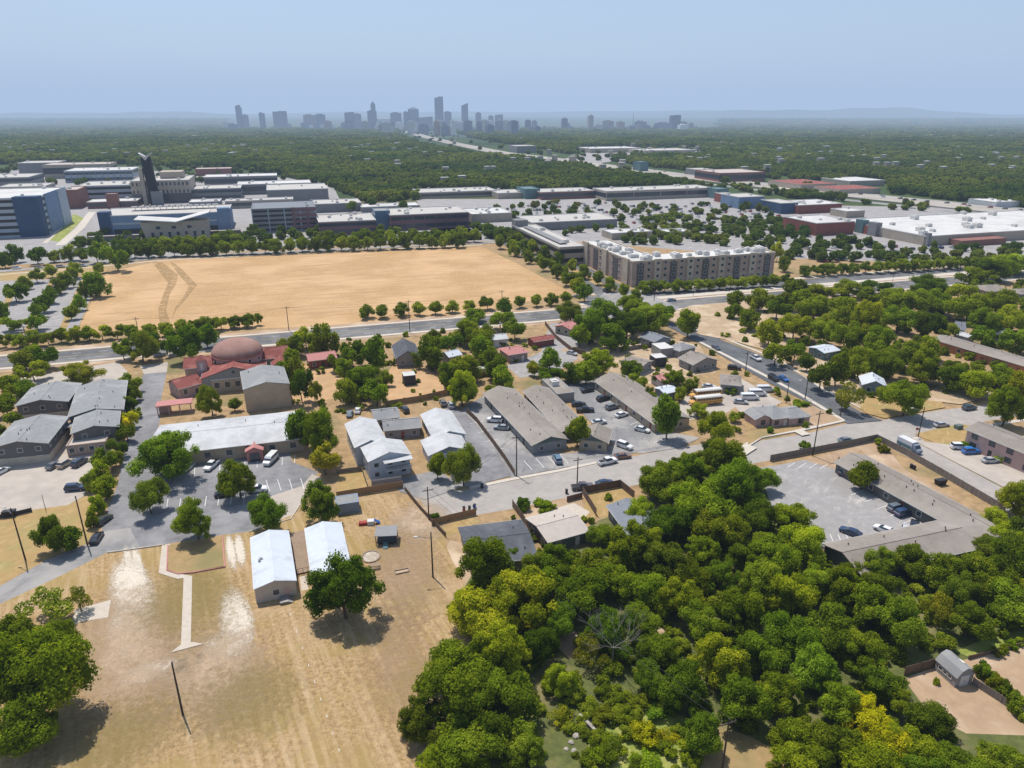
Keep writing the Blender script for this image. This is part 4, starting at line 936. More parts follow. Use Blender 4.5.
t, L = house('apartment_row', 'long brown roofed apartment row behind the wooden street fence, lower right', 'building', (850.5, 452.5), (1006, 534), 10.5, 2.9, 4.5, 'wall_dark', 'shingle_brown', win=4.2, nv=12)
t, L = house('apartment_row', 'brown roofed block closing the car park, half buried in trees', 'building', (842, 552), (962, 527), 11, 2.9, 4.5, 'wall_dark', 'shingle_brown', win=4.2, nv=5, endwin=False)
t, L = house('townhouse_row', 'two storey tan townhouse row at the right edge above a tan car park', 'building', (978, 421.5), (1075, 460), 9.5, 5.3, 6.6, 'wall_pink', 'shingle_brown', storeys=2, win=4.3, nv=4, ww=1.5, wh=1.4, fm='trim_dark')
# --- street's lower side houses
house('dark_roofed_house', 'dark charcoal roofed house nearest the big mown lot', 'house', (463, 541), (530, 532.5), 14.5, 2.9, 4.1, 'wall_tan', 'shingle_dark', win=3.4, nv=4)
house('tan_roofed_house', 'pale tan roofed house between two fenced yards', 'house', (536, 526), (578, 515), 10.5, 2.9, 3.9, 'wall_dark', 'roof_tan', win=3.4, nv=2)
house('blue_grey_house', 'blue grey roofed house in the fenced yard under the parked pickup', 'house', (626, 498), (650, 528), 9.5, 3.0, 4.2, 'wall_dark', 'shingle_blue', win=3.4, nv=3)
# --- classroom trailers
def trailer(A, B, w, label, patch_=False):
    t, L = house('classroom_trailer', label, 'building', A, B, w, 3.3, 4.3, 'roof_tan', 'metal_blue', over=.15, win=4.5, nv=0, doors=0)
    return t, L
t1, L1 = trailer((268.9, 529.7), (274.5, 580.5), 7.6, 'left of the two pale roofed classroom trailers on the dry lot')
sx = 1 if faces_cam(t1, 1, 0) else -1
add_door(t1, sx*(L1/2-.15), sx*1.9, sx*math.pi/2, 'wall_pink'); s_ = MB()
for k in range(3): s_.box(sx*(L1/2)+(.1 if sx > 0 else -2.0), sx*(L1/2)+(2.0 if sx > 0 else -.1), sx*1.9-.8-.35*k, sx*1.9+.8-.35*k, .1+.18*k, .22+.18*k)
s_.build('steps', 'steel', t1)
q_ = random.Random(4)
for k in range(3): MB().tube((q_.uniform(-3, 3), 1.5, 3.9), (q_.uniform(-3, 3), 1.5, 4.2), .15, .15, 8) and units(t1, -2, 1, -2.4, -1.6, 3.75, 1, k, m='steel', big=.22)
t2, L2 = trailer((322.5, 521.3), (331.5, 569.5), 7.6, 'right of the two pale roofed classroom trailers, partly under a tree')
dk = thing('wooden_deck', 'wooden deck with benches between the classroom trailers', 'deck', G(299, 552), math.atan2((G(296, 535)-G(303, 570)).y, (G(296, 535)-G(303, 570)).x))
MB().box(-8, 7.5, -1.9, 1.9, .15, .35).build('floor', 'deck_wood', dk)
for x in (-7.5, -2.5, 2.5, 7): MB().box(x-1.2, x+1.2, 1.1, 1.6, .8, .87).box(x-1.1, x-1.0, 1.15, 1.55, .35, .8).box(x+1.0, x+1.1, 1.15, 1.55, .35, .8).build('bench', 'trim_dark', dk)
rl = MB()
for k in range(5): rl.box(-8.0, -7.9, -1.9+k*.93, -1.82+k*.93, .35, 1.3)
rl.box(-8.02, -7.9, -1.9, 1.9, 1.3, 1.38); rl.build('railing', 'deck_wood', dk)
flat('storage_shed', 'small flat roofed grey blue shed beside the wooden fence', 'shed', 337, 515.5, 505, 360, 4, 'wall_blue', 'roof_lightgrey', nu=0, par=.08)
# gambrel barn shed
a = G(954.4, 688.4); b = G(971.7, 684.5); c3 = G(937, 671)
ang = math.atan2((b-a).y, (b-a).x); w = (b-a).length; d_ = (c3-a).length
gs = thing('garden_shed', 'grey barn shaped garden shed with a gambrel roof and skylight', 'shed', a, ang)
off = (c3-a); yy = Vector((-math.sin(ang), math.cos(ang), 0)); d_ = abs(off.dot(yy)); d_ = max(d_, 4.2)
prof = [(0, 0), (w, 0), (w, 2.0), (w*.78, 3.1), (w*.5, 3.55), (w*.22, 3.1), (0, 2.0)]
MB().loft([[(x, .1, z) for x, z in prof], [(x, d_-.1, z) for x, z in prof]]).build('wall', 'wall_grey', gs)
rf = MB(); e = .16; pr2 = [(-e, 1.95), (w*.21, 3.14), (w*.5, 3.62), (w*.79, 3.14), (w+e, 1.95)]
for (x0, z0), (x1, z1) in zip(pr2, pr2[1:]): rf.loft([[(x0, -.1, z0), (x1, -.1, z1), (x1, -.1, z1+.07), (x0, -.1, z0+.07)], [(x0, d_+.1, z0), (x1, d_+.1, z1), (x1, d_+.1, z1+.07), (x0, d_+.1, z0+.07)]])
rf = rf.build('roof', 'shingle_grey', gs); sk = MB(); sk.poly([(w*.55, 1.2, 3.64), (w*.74, 1.2, 3.36), (w*.74, 2.1, 3.36), (w*.55, 2.1, 3.64)]); sk.build('skylight', 'lamp_glass', rf)
dd = MB().box(w*.25, w*.75, .02, .1, .1, 2.1).build('door', 'trim', gs); MB().box(w*.5-.06, w*.5+.06, -.03, .02, 1, 1.15).build('handle', 'trim_dark', dd)
for k in range(3): add_window(gs, -.0, d_*(.3+.22*k), 1.0, -math.pi/2, .6, .6)

# ================================================================== CAMPUS
def flatr(name, label, cat, xr, yb, yt, L, depth, *a, **k):      # anchored at its right hand corner
    P = G(xr, yb)-U*L; q = proj(P.x, P.y); return flat(name, label, cat, q[0], q[1], proj(P.x, P.y, hgt(xr, yb, yt))[1], None, depth, *a, L=L, **k)
t, L, h = flatr('parking_garage', 'large blue and grey parking garage at the left edge of the campus', 'parking garage', 46, 236, 197, 95, 78, 'garage_pale', 'white_roof', bands=6, bandm='plastic_or_shade_dark', nu=2)
for nm_, x0, x1, y0, y1, m in (('stair_tower', L-16, L+.4, -.5, 9, 'garage_navy'), ('wall_panel', L-70, L-36, -.45, .3, 'garage_blue'), ('wall_panel', L-95, L-80, -.45, .3, 'garage_blue'), ('wall_panel', L-.2, L+.45, 16, 50, 'garage_blue'), ('wall_panel', L-.2, L+.5, 52, 76, 'garage_pale')):
    volume(t, x0, x1, y0, y1, 0, h+.4, m, nm_)
flat('hospital_wing', 'blue glass fronted hospital wing behind the garages', 'building', 66, 183, 171, 134, 60, 'garage_pale', 'white_roof', bands=2, nu=8, fins=7, finm='garage_blue')
t, L, h = flat('parking_garage', 'long pale garage deck with dark openings in the middle of the campus', 'parking garage', 80, 203, 186, 136, 55, 'garage_pale', 'membrane', bands=3, bandm='plastic_or_shade_dark', nu=6)
flat('brick_building', 'red brick campus building beside the big blue garage', 'building', 66, 209, 190, 81, 38, 'campus_red', 'roof_tan', bands=4, bandm='campus_red', nu=2)
flat('campus_building', 'low membrane roofed building at the far left of the campus', 'building', -20, 191, 178, 31, 60, 'campus_grey', 'membrane', bands=2, nu=4)
flat('campus_building', 'tan office with dark windows left of the red brick building', 'building', 0, 199, 187, 47, 40, 'campus_tan', 'membrane', bands=2, nu=6)
flat('campus_building', 'low red and white building in front of the pale garage deck', 'building', 88, 209, 202, 138, 26, 'campus_red', 'white_roof', bands=1, nu=2)
flat('brick_cube', 'small red brick cube rising from a low white roof', 'building', 108, 209, 194, 119, 10, 'campus_red', 'roof_tan', nu=0)
t, L, h = flat('hospital_building', 'tan hospital building with a green glass ground floor behind the dark tower', 'building', 134, 204, 181, 192, 60, 'campus_tan', 'membrane', nu=10, wins=(14, 3))
volume(t, -.3, L+.3, -.35, 5, 0, h*.42, 'glass', 'glazed_base'); volume(t, L*.45, L*.85, 25, 50, h, h+6, 'campus_tan', 'upper_floor')
for nm_, d in (('a', (5, 170, 60)),): pass
# signal tower with butterfly top
p = G(155, 205); h = hgt(155, 205, 157); tt = thing('landmark_tower', 'tall dark slab tower topped by a white butterfly roof', 'tower', p, GA)
MB().loft([[(-3, -4, 0), (5.5, -4, 0), (5.5, 4, 0), (-3, 4, 0)], [(-5, -4, h), (3, -4, h), (3, 4, h), (-5, 4, h)]]).build('shaft', 'tower_dark', tt)
MB().box(-9, -5.5, -3, 3, 0, h*.78).build('side_shaft', 'campus_tan', tt); MB().box(-1, 9, -7, -4.2, 0, h*.3).build('base_block', 'campus_grey', tt)
MB().loft([[(-6.4, -4.5, h+3.2), (-6.4, 4.5, h+3.2), (-6.4, 4.5, h+4), (-6.4, -4.5, h+4)], [(-1, -4.5, h-1), (-1, 4.5, h-1), (-1, 4.5, h+.6), (-1, -4.5, h+.6)], [(4.6, -4.5, h+3.2), (4.6, 4.5, h+3.2), (4.6, 4.5, h+4), (4.6, -4.5, h+4)]]).build('butterfly_roof', 'white_roof', tt)
MB().poly([(-6.2, -4.6, h+3.3), (-1, -4.6, h-3), (4.4, -4.6, h+3.3), (-1, -4.6, h+.2)]).build('gable_panel', 'white_roof', tt)
flat('hospital_wing', 'dark grey hospital wing right of the tall tower', 'building', 192, 201, 189, 242, 40, 'campus_grey', 'membrane', bands=2, nu=6)
flat('hospital_wing', 'rearmost flat white roofed wing near the forest edge', 'building', 205, 187, 177, 278, 40, 'campus_grey', 'white_roof', bands=1, nu=5)
flat('hospital_wing', 'shallow pale roofed wing behind the grey auditorium', 'building', 238, 195, 184.5, 312, 40, 'campus_grey', 'white_roof', bands=1, nu=4)
flat('auditorium', 'grey walled auditorium with a light roof at the right end of the hospital', 'building', 268, 203, 190, 329, 60, 'campus_grey', 'membrane', nu=3)
flat('hospital_wing', 'low tan wing in front of the grey auditorium', 'building', 226, 209, 201, 294, 20, 'campus_tan', 'membrane', bands=1, nu=6)
flat('campus_building', 'low pavilion with a bright white roof behind the blue fronted garage', 'building', 190, 209, 202, 221, 25, 'campus_grey', 'white_roof', nu=3)
flat('campus_building', 'tan rooftop block left of the far forest edge', 'building', 45, 179, 165, 112, 50, 'campus_tan', 'roof_tan', bands=1, nu=5)
flat('campus_building', 'grey domed gymnasium roof at the back of the campus', 'building', 20, 176, 163, 60, 50, 'campus_grey', 'membrane', nu=2)
flat('campus_building', 'brown roofed house like clinic at the forest edge', 'building', 196, 176, 169, 232, 30, 'campus_red', 'roof_tan', nu=2)
t, L, h = flat('parking_garage', 'blue fronted garage with rooftop solar canopies behind the angular tan building', 'parking garage', 103, 236, 216, 231, 48, 'garage_blue', 'membrane', nu=0)
for k in range(14):
    q = MB().box(-2.6, 2.6, -4, 4, h+2.2, h+2.4).box(-.15, .15, -.15, .15, h-.6, h+2.2).build('solar_canopy', 'roof_lightgrey', t); q.location = (L*.22+k*L*.05, 30, 0)
volume(t, -1, 7, -.6, 8, 0, h+2.5, 'garage_navy', 'stair_tower'); volume(t, L-8, L+.6, -.6, 8, 0, h+2.5, 'garage_blue', 'stair_tower')
volume(t, 8, L-9, -.35, .1, h*.08, h*.3, 'plastic_or_shade_dark', 'opening'); volume(t, 8, L-9, -.3, .1, h*.52, h*.62, 'garage_pale', 'wall_panel')  # dark strip on the wall paints the shade of an open deck
# angular building with V roof
p = G(148, 243); t = thing('pavilion', 'angular tan pavilion with a white V shaped roof', 'building', p, GA); h = 15.0
Lp = 40
MB().loft([[(0, 0, 0), (Lp, 0, 0), (Lp, 16, 0), (0, 16, 0)], [(-3, 0, h-1), (Lp, 0, h-1), (Lp, 16, h-1), (-3, 16, h-1)]]).build('wall', 'campus_tan', t)
MB().loft([[(-6, -2, h+1.5), (-6, 18, h+1.5), (-6, 18, h+.9), (-6, -2, h+.9)], [(Lp*.5, -2, h-1.0), (Lp*.5, 18, h-1.0), (Lp*.5, 18, h-1.6), (Lp*.5, -2, h-1.6)], [(Lp+2, -2, h+4.5), (Lp+2, 18, h+4.5), (Lp+2, 18, h+3.9), (Lp+2, -2, h+3.9)]]).build('roof', 'white_roof', t)
for k in range(7): add_window(t, 4+k*5.4, 0, 3, 0, 2, 4)
for k in range(3): add_window(t, 8+k*10, 0, 9, 0, 3, 2)
for (x0, x1, yb) in ((88, 140, 243), (192, 241, 238)):
    t, L, h = flat('covered_walkway', 'long tan canopy %s of the angular pavilion' % ('left' if x0 < 100 else 'right'), 'walkway', x0, yb, yb-6, x1, 5, 'wall_dark', 'roof_tan', nu=0, par=.3)
t, L, h = flat('parking_garage', 'grey and purple garage with open decks behind street trees', 'parking garage', 254, 233, 209, 318, 45, 'campus_grey', 'shingle_blue', bands=5, bandm='plastic_or_shade_dark', nu=2, fins=11, finm='garage_pale')
for z in (.12, .36, .62, .86): volume(t, L*.62, L+.2, -.4, 3, h*z, h*(z+.11), 'purple_wall', 'wall_panel')
volume(t, L*.62, L*.66, -.5, 3, 0, h, 'purple_wall', 'wall_panel'); volume(t, L*.84, L*.88, -.5, 3, 0, h, 'purple_wall', 'wall_panel')
flat('office_building', 'low office with pale roof and stone parapet right of the purple garage', 'building', 320, 236, 222, 377, 42, 'purple_wall', 'membrane', bands=2, nu=9)
flat('office_building', 'long low office with rooftop plant and a brick front', 'building', 391, 231, 215, 469, 42, 'purple_wall', 'membrane', bands=2, nu=12, fins=8)
flat('glass_lobby', 'dark blue glass lobby between the two low offices', 'building', 376, 230, 211, 391, 20, 'glass_blue', 'roof_lightgrey', nu=0)
flat('campus_building', 'low grey building at the corner of the forest behind the offices', 'building', 313, 213, 204, 362, 35, 'campus_grey', 'membrane', nu=5)
flat('campus_building', 'pale roofed block between two office roofs', 'building', 362, 213, 207, 420, 25, 'campus_grey', 'white_roof', nu=5)
# --- strip malls and stores
flat('strip_mall', 'tan strip mall with pale roof left of the teal gabled shop', 'shop', 419, 199, 192.5, 497, 40, 'campus_tan', 'membrane', bands=1, nu=10)
flat('strip_mall', 'teal gabled shop front in the middle of the strip mall', 'shop', 525, 199, 189, 540, 30, 'wall_teal', 'wall_teal', nu=0)
flat('strip_mall', 'brick strip mall right of the teal gabled shop', 'shop', 541, 200, 192, 594, 35, 'campus_red', 'membrane', bands=1, nu=6)
flat('strip_mall', 'pale strip mall section left of the teal gabled shop', 'shop', 498, 199, 193, 524, 35, 'campus_tan', 'membrane', nu=4)
flat('strip_mall', 'long tan strip mall at the edge of the freeway trees', 'shop', 606, 201, 191, 712, 35, 'campus_tan', 'membrane', bands=1, nu=12, fins=25)
flat('department_store', 'low pale store roof near the end of the avenue', 'shop', 472, 223, 214, 512, 38, 'campus_tan', 'white_roof', nu=8)
flat('store', 'long grey fronted store behind the parking structure', 'shop', 532, 231, 222.5, 617, 40, 'campus_grey', 'membrane', nu=8)
flat('store', 'small white roofed store between car park trees', 'shop', 612, 240, 233, 652, 18, 'campus_tan', 'white_roof', nu=4)
flat('store', 'white roofed pavilion store among olive trees', 'shop', 668, 238, 232, 690, 15, 'campus_tan', 'white_roof', nu=2)
t, L, h = flat('parking_structure', 'low parking structure with a long pale roof beside the avenue', 'parking garage', 559, 266, 247, 585, 92, 'campus_tan', 'membrane', bands=2, bandm='plastic_or_shade_dark', nu=4)
volume(t, 4, 9, 10, 80, h, h+.5, 'campus_grey', 'ramp_wall'); volume(t, 0, 9, 84, 93, 0, h+4, 'campus_grey', 'stair_tower')
# the big apartment block on the corner
P = G(631, 287); hb = hgt(631, 287, 257); q = G(772, 281)
lo = 0
while proj((P+U*lo).x, (P+U*lo).y)[0] < 772: lo += .5
hb -= 2.2
ab = thing('apartment_block', 'four storey brick and tan apartment block on the avenue corner', 'building', P, GA)
D = 17; LW = lo; LD = 66
MB().prism([(0, 0), (LW, 0), (LW, D), (D, D), (D, LD), (0, LD)], 0, hb-.8).build('wall', 'apt_brick', ab)
MB().prism([(.4, .4), (LW-.4, .4), (LW-.4, D-.4), (D-.4, D-.4), (D-.4, LD-.4), (.4, LD-.4)], hb-.8, hb-.7).build('roof', 'white_roof', ab)
pw = MB(); pw.box(-.1, LW+.1, -.1, .4, hb-.79, hb).box(-.1, .4, .41, LD, hb-.79, hb).box(LW-.4, LW+.1, .41, D, hb-.79, hb).box(D-.4, D+.1, D+.4, LD, hb-.79, hb).build('parapet', 'apt_tan', ab)
nb = 9
for k in range(nb):      # projecting tan bays and dark recesses along the long front
    x = LW*(k+.5)/nb; dk_ = k % 2 == 0
    volume(ab, x-LW/nb*.2, x+LW/nb*.2, -.9 if not dk_ else -.25, .2, 0, hb-(1.6 if dk_ else -.5), 'apt_dark' if dk_ else 'apt_tan', 'balcony_bay' if dk_ else 'facade_bay')
for k in range(5):
    y = LD*(k+.5)/5; dk_ = k % 2 == 1
    volume(ab, -.25 if dk_ else -.9, .2, y-LD*.045, y+LD*.045, 0, hb-(1.6 if dk_ else -.5), 'apt_dark' if dk_ else 'apt_tan', 'balcony_bay' if dk_ else 'facade_bay')
volume(ab, -.05, LW+.05, -.06, .1, 0, hb*.26, 'apt_tan', 'stone_base')
nf = hb/4
for s in range(4):
    for k in range(17):
        x = LW*(k+1)/18; bay = int(x/LW*nb); fx = x/LW*nb-bay
        inb = .3 < fx < .7; yy_ = (-.95 if bay % 2 else -.3) if inb else -.08
        add_window(ab, x, yy_, nf*s+nf*.32, 0, 1.6, nf*.42)
    for k in range(7):
        y = LD*(k+.8)/8; add_window(ab, -.95 if k % 2 == 0 and 0 else -.1, y, nf*s+nf*.32, -math.pi/2, 1.6, nf*.42)
units(ab, 3, LW-3, 3, D-3, hb-.7, 26, 3, 'white_roof', 1.7); units(ab, 3, D-3, D, LD-3, hb-.7, 14, 4, 'white_roof', 1.7)
# right hand mall
flat('mall_shop', 'navy fronted shop at the corner of the red and white stores', 'shop', 780, 214, 203, 797, 30, 'garage_navy', 'membrane', nu=0)
flat('mall_shop', 'red walled store with a cluttered white roof next to the navy shop', 'shop', 797, 214, 205, 841, 35, 'wall_red', 'white_roof', nu=9)
flat('mall_shop', 'red walled store left of the huge white roofed warehouse store', 'shop', 815, 236, 223, 853, 38, 'wall_red', 'white_roof', nu=5)
t, L, h = flat('warehouse_store', 'huge white roofed warehouse store at the right edge', 'shop', 925, 246, 236, 1120, 84, 'campus_tan', 'white_roof', nu=22, big=2.2)
volume(t, -3, 2, 42, 50, 0, h+3, 'campus_grey', 'facade_tower'); volume(t, -2, 3, 56, 64, 0, h+3, 'wall_teal', 'entrance_sign'); volume(t, -1.5, .1, 50.5, 55.5, 0, h*.9, 'wall_red', 'entrance'); volume(t, -.5, .1, 65, 78, 0, h*.8, 'wall_red', 'wall_panel'); volume(t, 0, 2.5, -1.5, 2, 0, h+2, 'campus_grey', 'facade_tower')
volume(t, 20, 60, -10, 0, 0, h*.6, 'campus_red', 'front_annex')
flat('mall_shop', 'small white shop roof beyond the olive hedge of the warehouse', 'shop', 846, 218, 211, 864, 20, 'campus_tan', 'white_roof', nu=1)
flat('mall_shop', 'blue and purple fronted shop near the freeway', 'shop', 738, 209, 197, 763, 30, 'garage_blue', 'membrane', nu=2)
flat('mall_shop', 'small teal gabled shop near the freeway', 'shop', 716, 199, 189, 728, 20, 'wall_teal', 'wall_teal', nu=0)
flat('mall_shop', 'small red fronted shop between the teal and the blue one', 'shop', 728, 204, 195, 738, 25, 'wall_red', 'membrane', nu=0)
flat('freeway_store', 'low building with a bright red roof across the freeway', 'shop', 800, 191, 184.5, 836, 60, 'campus_tan', 'tile_red', nu=0, par=.2)
flat('freeway_store', 'second red roofed building, lower and further right', 'shop', 838, 195, 189.5, 880, 40, 'campus_tan', 'tile_red', nu=0, par=.2)
flat('freeway_store', 'white roofed warehouse behind the red roofs', 'shop', 849, 187, 181, 884, 50, 'campus_tan', 'white_roof', nu=0)
flat('freeway_store', 'pale warehouse at the right edge beyond the freeway', 'shop', 995, 208, 202, 1024, 30, 'wall_white', 'white_roof', nu=2)
flat('freeway_store', 'long brown store with a flat roof beyond the freeway', 'shop', 719, 183, 173, 765, 60, 'campus_red', 'roof_tan', bands=1, nu=2)
flat('freeway_store', 'grey office beside the freeway, left of the brown store', 'building', 700, 176, 170, 716, 40, 'campus_grey', 'membrane', nu=2)
flat('freeway_store', 'pale box store on the near side of the freeway', 'building', 517, 153, 146, 536, 60, 'campus_grey', 'membrane', nu=2)
flat('freeway_store', 'long low retail row across the freeway', 'building', 590, 153, 148.5, 640, 80, 'campus_tan', 'white_roof', nu=4, big=2)
flat('freeway_store', 'second low retail row across the freeway, further right', 'building', 645, 155, 150.5, 695, 80, 'campus_tan', 'membrane', nu=4, big=2)
flat('freeway_store', 'teal box building beside the freeway lanes', 'building', 640, 172, 162, 648, 25, 'wall_teal', 'wall_teal', nu=0)
# pale roofs glimpsed in the far woods
q = random.Random(12)
spots = [(48, 125), (53, 123), (78, 124.5), (196, 139), (205, 142), (235, 151), (398, 147), (394, 148), (244, 149), (497, 158), (462, 185), (445, 187), (826, 151), (780, 166), (820, 165), (862, 155), (905, 139), (930, 138), (955, 139), (990, 139), (1012, 140), (1015, 163), (990, 172), (762, 137), (778, 138), (908, 140), (940, 140)]
spots += [(q.uniform(0, 1024), q.uniform(138, 176)) for _ in range(150)]
BADR = [(-10, 160), (340, 160), (340, 215), (-10, 215)]
spots = [s_ for s_ in spots if not inpoly(s_[0], s_[1], BADR)]
for i, (x, y) in enumerate(spots):
    p = G(x, y); s = 711/p.y; w = max(9, (5 if i < 20 else 2.6)*q.uniform(.6, 1.4)/s)
    t = thing('distant_building', 'tiny pale roofed building showing above the far tree canopy', 'building', p, rad(q.choice((10, 17, 30))), 'pale roofs in the far woods')
    MB().box(-w/2, w/2, -w/3, w/3, 0, 11).build('wall', 'campus_tan', t); MB().box(-w/2-.3, w/2+.3, -w/3-.3, w/3+.3, 11, 11.6).build('roof', 'white_roof', t)
# --- downtown skyline
def tower(x, w, yt, k=0, yb=129.5, crown=None, label=None, depth=30):
    p = G(x, yb); s = 711/(p.y*CP+H*SP); W = w/s; h = hgt(x, yb, yt)
    t = thing('skyscraper' if h > 70 else 'downtown_building', label or 'hazy mid rise block in the distant downtown skyline', 'skyscraper' if h > 70 else 'building', p, rad(R.choice((0, 12, -10))), None if label else 'mid rise blocks of the distant downtown')
    m = 'tower_%d' % k
    MB().box(-W/2, W/2, 0, max(W*.8, depth), 0, h*(.9 if crown else 1)).build('wall', m, t)
    if crown == 'step': MB().box(-W*.5, W*.1, 2, W*.7, h*.9, h*.97).box(-W*.1, W*.5, 3, W*.6, h*.9, h).build('crown', m, t)
    elif crown == 'point': MB().loft([[(-W/2, 0, h*.9), (W/2, 0, h*.9), (W/2, W*.8, h*.9), (-W/2, W*.8, h*.9)], [(-W*.1, W*.3, h), (W*.1, W*.3, h), (W*.1, W*.5, h), (-W*.1, W*.5, h)]]).build('crown', m, t)
    elif crown == 'slant': MB().loft([[(-W/2, 0, h*.9), (-W/2, W*.8, h*.9), (-W/2, W*.8, h*.905), (-W/2, 0, h*.905)], [(W/2, 0, h*.9), (W/2, W*.8, h*.9), (W/2, W*.8, h), (W/2, 0, h)]]).build('crown', m, t)
    elif crown == 'spire': MB().box(-W*.35, W*.35, W*.1, W*.7, h*.9, h*.94).tube((0, W*.4, h*.94), (0, W*.4, h*1.05), W*.12, .4, 6).build('crown', m, t)
    else: MB().box(-W*.3, W*.2, W*.2, W*.6, h, h+4).build('plant_room', m, t)
for a_ in [(240, 4.5, 105, 0, 'step', 'slim leftmost tower of the skyline'), (246, 4, 115, 1, None, 'short slab right beside the leftmost tower'), (262, 3.5, 113, 0, None, 'thin lone tower between the leftmost tower and the wide slab'), (281, 13, 111, 1, 'step', 'wide blocky slab left of the central cluster'),
           (310, 11, 115, 3, None, 'brownish pair slab, left half'), (320, 8, 114.5, 0, None, 'blue pair slab, right half'), (350, 9, 112, 0, 'step', 'first tower at the left end of the central cluster'), (358, 6, 114, 1, None, 'low tower just right of the central cluster end'),
           (373, 9, 111, 0, None, 'broad shoulder block in front of the pointed tower'), (374.5, 4.5, 101.5, 0, 'point', 'pointed crowned tower in the central cluster'), (385, 14, 119, 5, None, 'wide pale low block below the pointed tower'), (396, 10, 113, 1, None, 'square grey tower right of the pointed one'),
           (406, 4, 112, 0, None, 'thin tower beside the peaked blue tower'), (413, 9, 107, 0, 'point', 'peaked blue tower left of the tallest'), (426, 14, 116.5, 1, 'slant', 'low slab between the peaked and the tallest tower'), (440, 8, 96.5, 0, 'step', 'tallest stepped tower of the skyline'),
           (447.5, 6, 112, 1, None, 'shorter tower touching the tallest one'), (465.5, 6, 103, 0, 'slant', 'slim second tallest tower standing alone'), (479, 5, 113, 1, None, 'small tower right of the second tallest'), (491, 5, 116, 1, None, 'left end of the grey trio'), (499, 8, 114.5, 1, 'step', 'right of the grey trio, slightly taller'),
           (513, 8, 121, 1, None, 'low hazy block midway along the skyline'), (528, 6, 120.5, 4, None, 'small dark block'), (535, 4, 121, 1, None, 'small grey block beside the small dark one'), (564.5, 6, 117.5, 4, 'point', 'dark round topped tower on the right part'), (591, 4.5, 114, 3, 'spire', 'brown clock tower like spire on the right part'),
           (608, 11, 121, 3, None, 'pinkish slab right of the spire'), (621, 7, 122, 3, None, 'second pinkish slab'), (640, 12, 121.5, 1, None, 'wide grey slab right of the antenna'), (663, 18, 123, 1, None, 'long low slab below the dark tower'), (675, 10, 115, 4, 'step', 'dark twin topped tower at the right end'), (684, 6, 122, 3, None, 'rightmost brown block')]:
    x, w, yt, k, cr, lb = a_; tower(x, w, yt, k, crown=cr, label=lb+', hazy in distance', yb=131 if x > 500 else 129.5)
an = thing('antenna_mast', 'thin antenna mast between pinkish slab and grey slab of the skyline', 'mast', G(632.5, 131)); MB().tube((0, 0, 0), (0, 0, hgt(632.5, 131, 112.5)), 2.2, .8, 6).build('mast', 'tower_3', an)
q = random.Random(3)
for i in range(120):
    x = q.choice([q.uniform(225, 700), q.uniform(340, 520)]); tower(x, q.uniform(3, 9), q.uniform(120.5, 126.5) if x < 520 else q.uniform(123, 127.5), q.choice((0, 1, 1, 2, 3, 5)), yb=q.uniform(129, 136) if 380 < x < 560 else q.uniform(128.5, 132), depth=15)
# ================================================================== VEHICLES
NS = math.degrees(math.atan2((G(485, 388)-G(560, 450)).y, (G(485, 388)-G(560, 450)).x))     # along the apartment rows
EW = 17.5
def V_(kind, x, y, hd, c, lab, cat='car', group=None): return vehicle(kind, (x, y), hd, c, lab, cat, group)
V_('sedan', 54.7, 467, 80, GREY, 'dark grey car, left of the three facing the office annex')
V_('suv', 66, 465.5, 80, TAN, 'tan car between a grey and a dark blue one by the office annex')
V_('suv', 80, 464.5, 80, (.03, .04, .07), 'dark blue car, right of the three facing the office annex')
V_('sedan', 1.5, 473, 75, WHITE, 'white car cut by the left edge of the photo')
V_('suv', 76, 490, 10, NAVY, 'dark blue car half under the hedge at the edge of the tan car park')
V_('pickup', 212, 467.5, -98, WHITE, 'white pickup parked nose out before the church hall', 'pickup truck')
V_('van', 271, 462, -98, (.68, .68, .66), 'white van beside the hall porch', 'van')
V_('sedan', 175.5, 471, -98, (.35, .42, .48), 'pale blue car partly under the big oak by the hall')
V_('sedan', 188, 469.5, -98, SILVER, 'silver car just right of the pale blue one under the oak')
V_('suv', 257.5, 491.5, 10, WHITE, 'white car showing from under the island tree')
V_('sedan', 225, 496, 15, BLACK, 'dark car in the shade left of the island tree')
V_('sedan', 97, 540, 100, BLACK, 'dark car at the end of the drive below the hedge'); V_('sedan', 104, 522, 80, (.05, .06, .05), 'dark green car against the yellow hedge by the drive')
V_('suv', 451, 407, NS-10, SILVER, 'silver car behind the rear white roofed block'); V_('suv', 443, 405, NS-10, GREY, 'grey car behind the rear white roofed block')
V_('suv', 405, 411.5, NS, BLACK, 'dark car squeezed beside the old grey house'); V_('sedan', 358, 412, NS-20, WHITE, 'white car at the back of the left white roofed block'); V_('sedan', 350, 415.5, NS-20, (.2, .28, .35), 'blue grey car at the back of the left white roofed block')
V_('suv', 494.6, 422, NS+55, WHITE, 'white car, upper of two beside the leftmost apartment row'); V_('sedan', 501.5, 429.5, NS+55, (.30, .32, .34), 'silver and black car, lower of two beside the leftmost apartment row')
V_('suv', 557.3, 461.5, NS-15, (.12, .2, .27), 'blue grey hatchback at the street end of the leftmost apartment row')
V_('sedan', 587.4, 392, EW+8, BLACK, 'black car at the very back of the apartment car park'); V_('suv', 603, 400.5, EW+15, BLACK, 'dark suv, first in the line before the right apartment row')
V_('suv', 612, 409, EW+15, GREY, 'grey suv, second in the line before the right apartment row'); V_('sedan', 621.6, 416.5, EW+15, WHITE, 'white car, third in the line before the right apartment row')
V_('sedan', 642, 431.5, EW-50, (.66, .68, .66), 'white car, last in the line before the right apartment row')
V_('sedan', 578.6, 406, EW-15, (.03, .035, .05), 'dark sedan, upper of a pair beside the middle row'); V_('pickup', 585, 412, EW-15, BLACK, 'black pickup, lower of a pair beside the middle row', 'pickup truck')
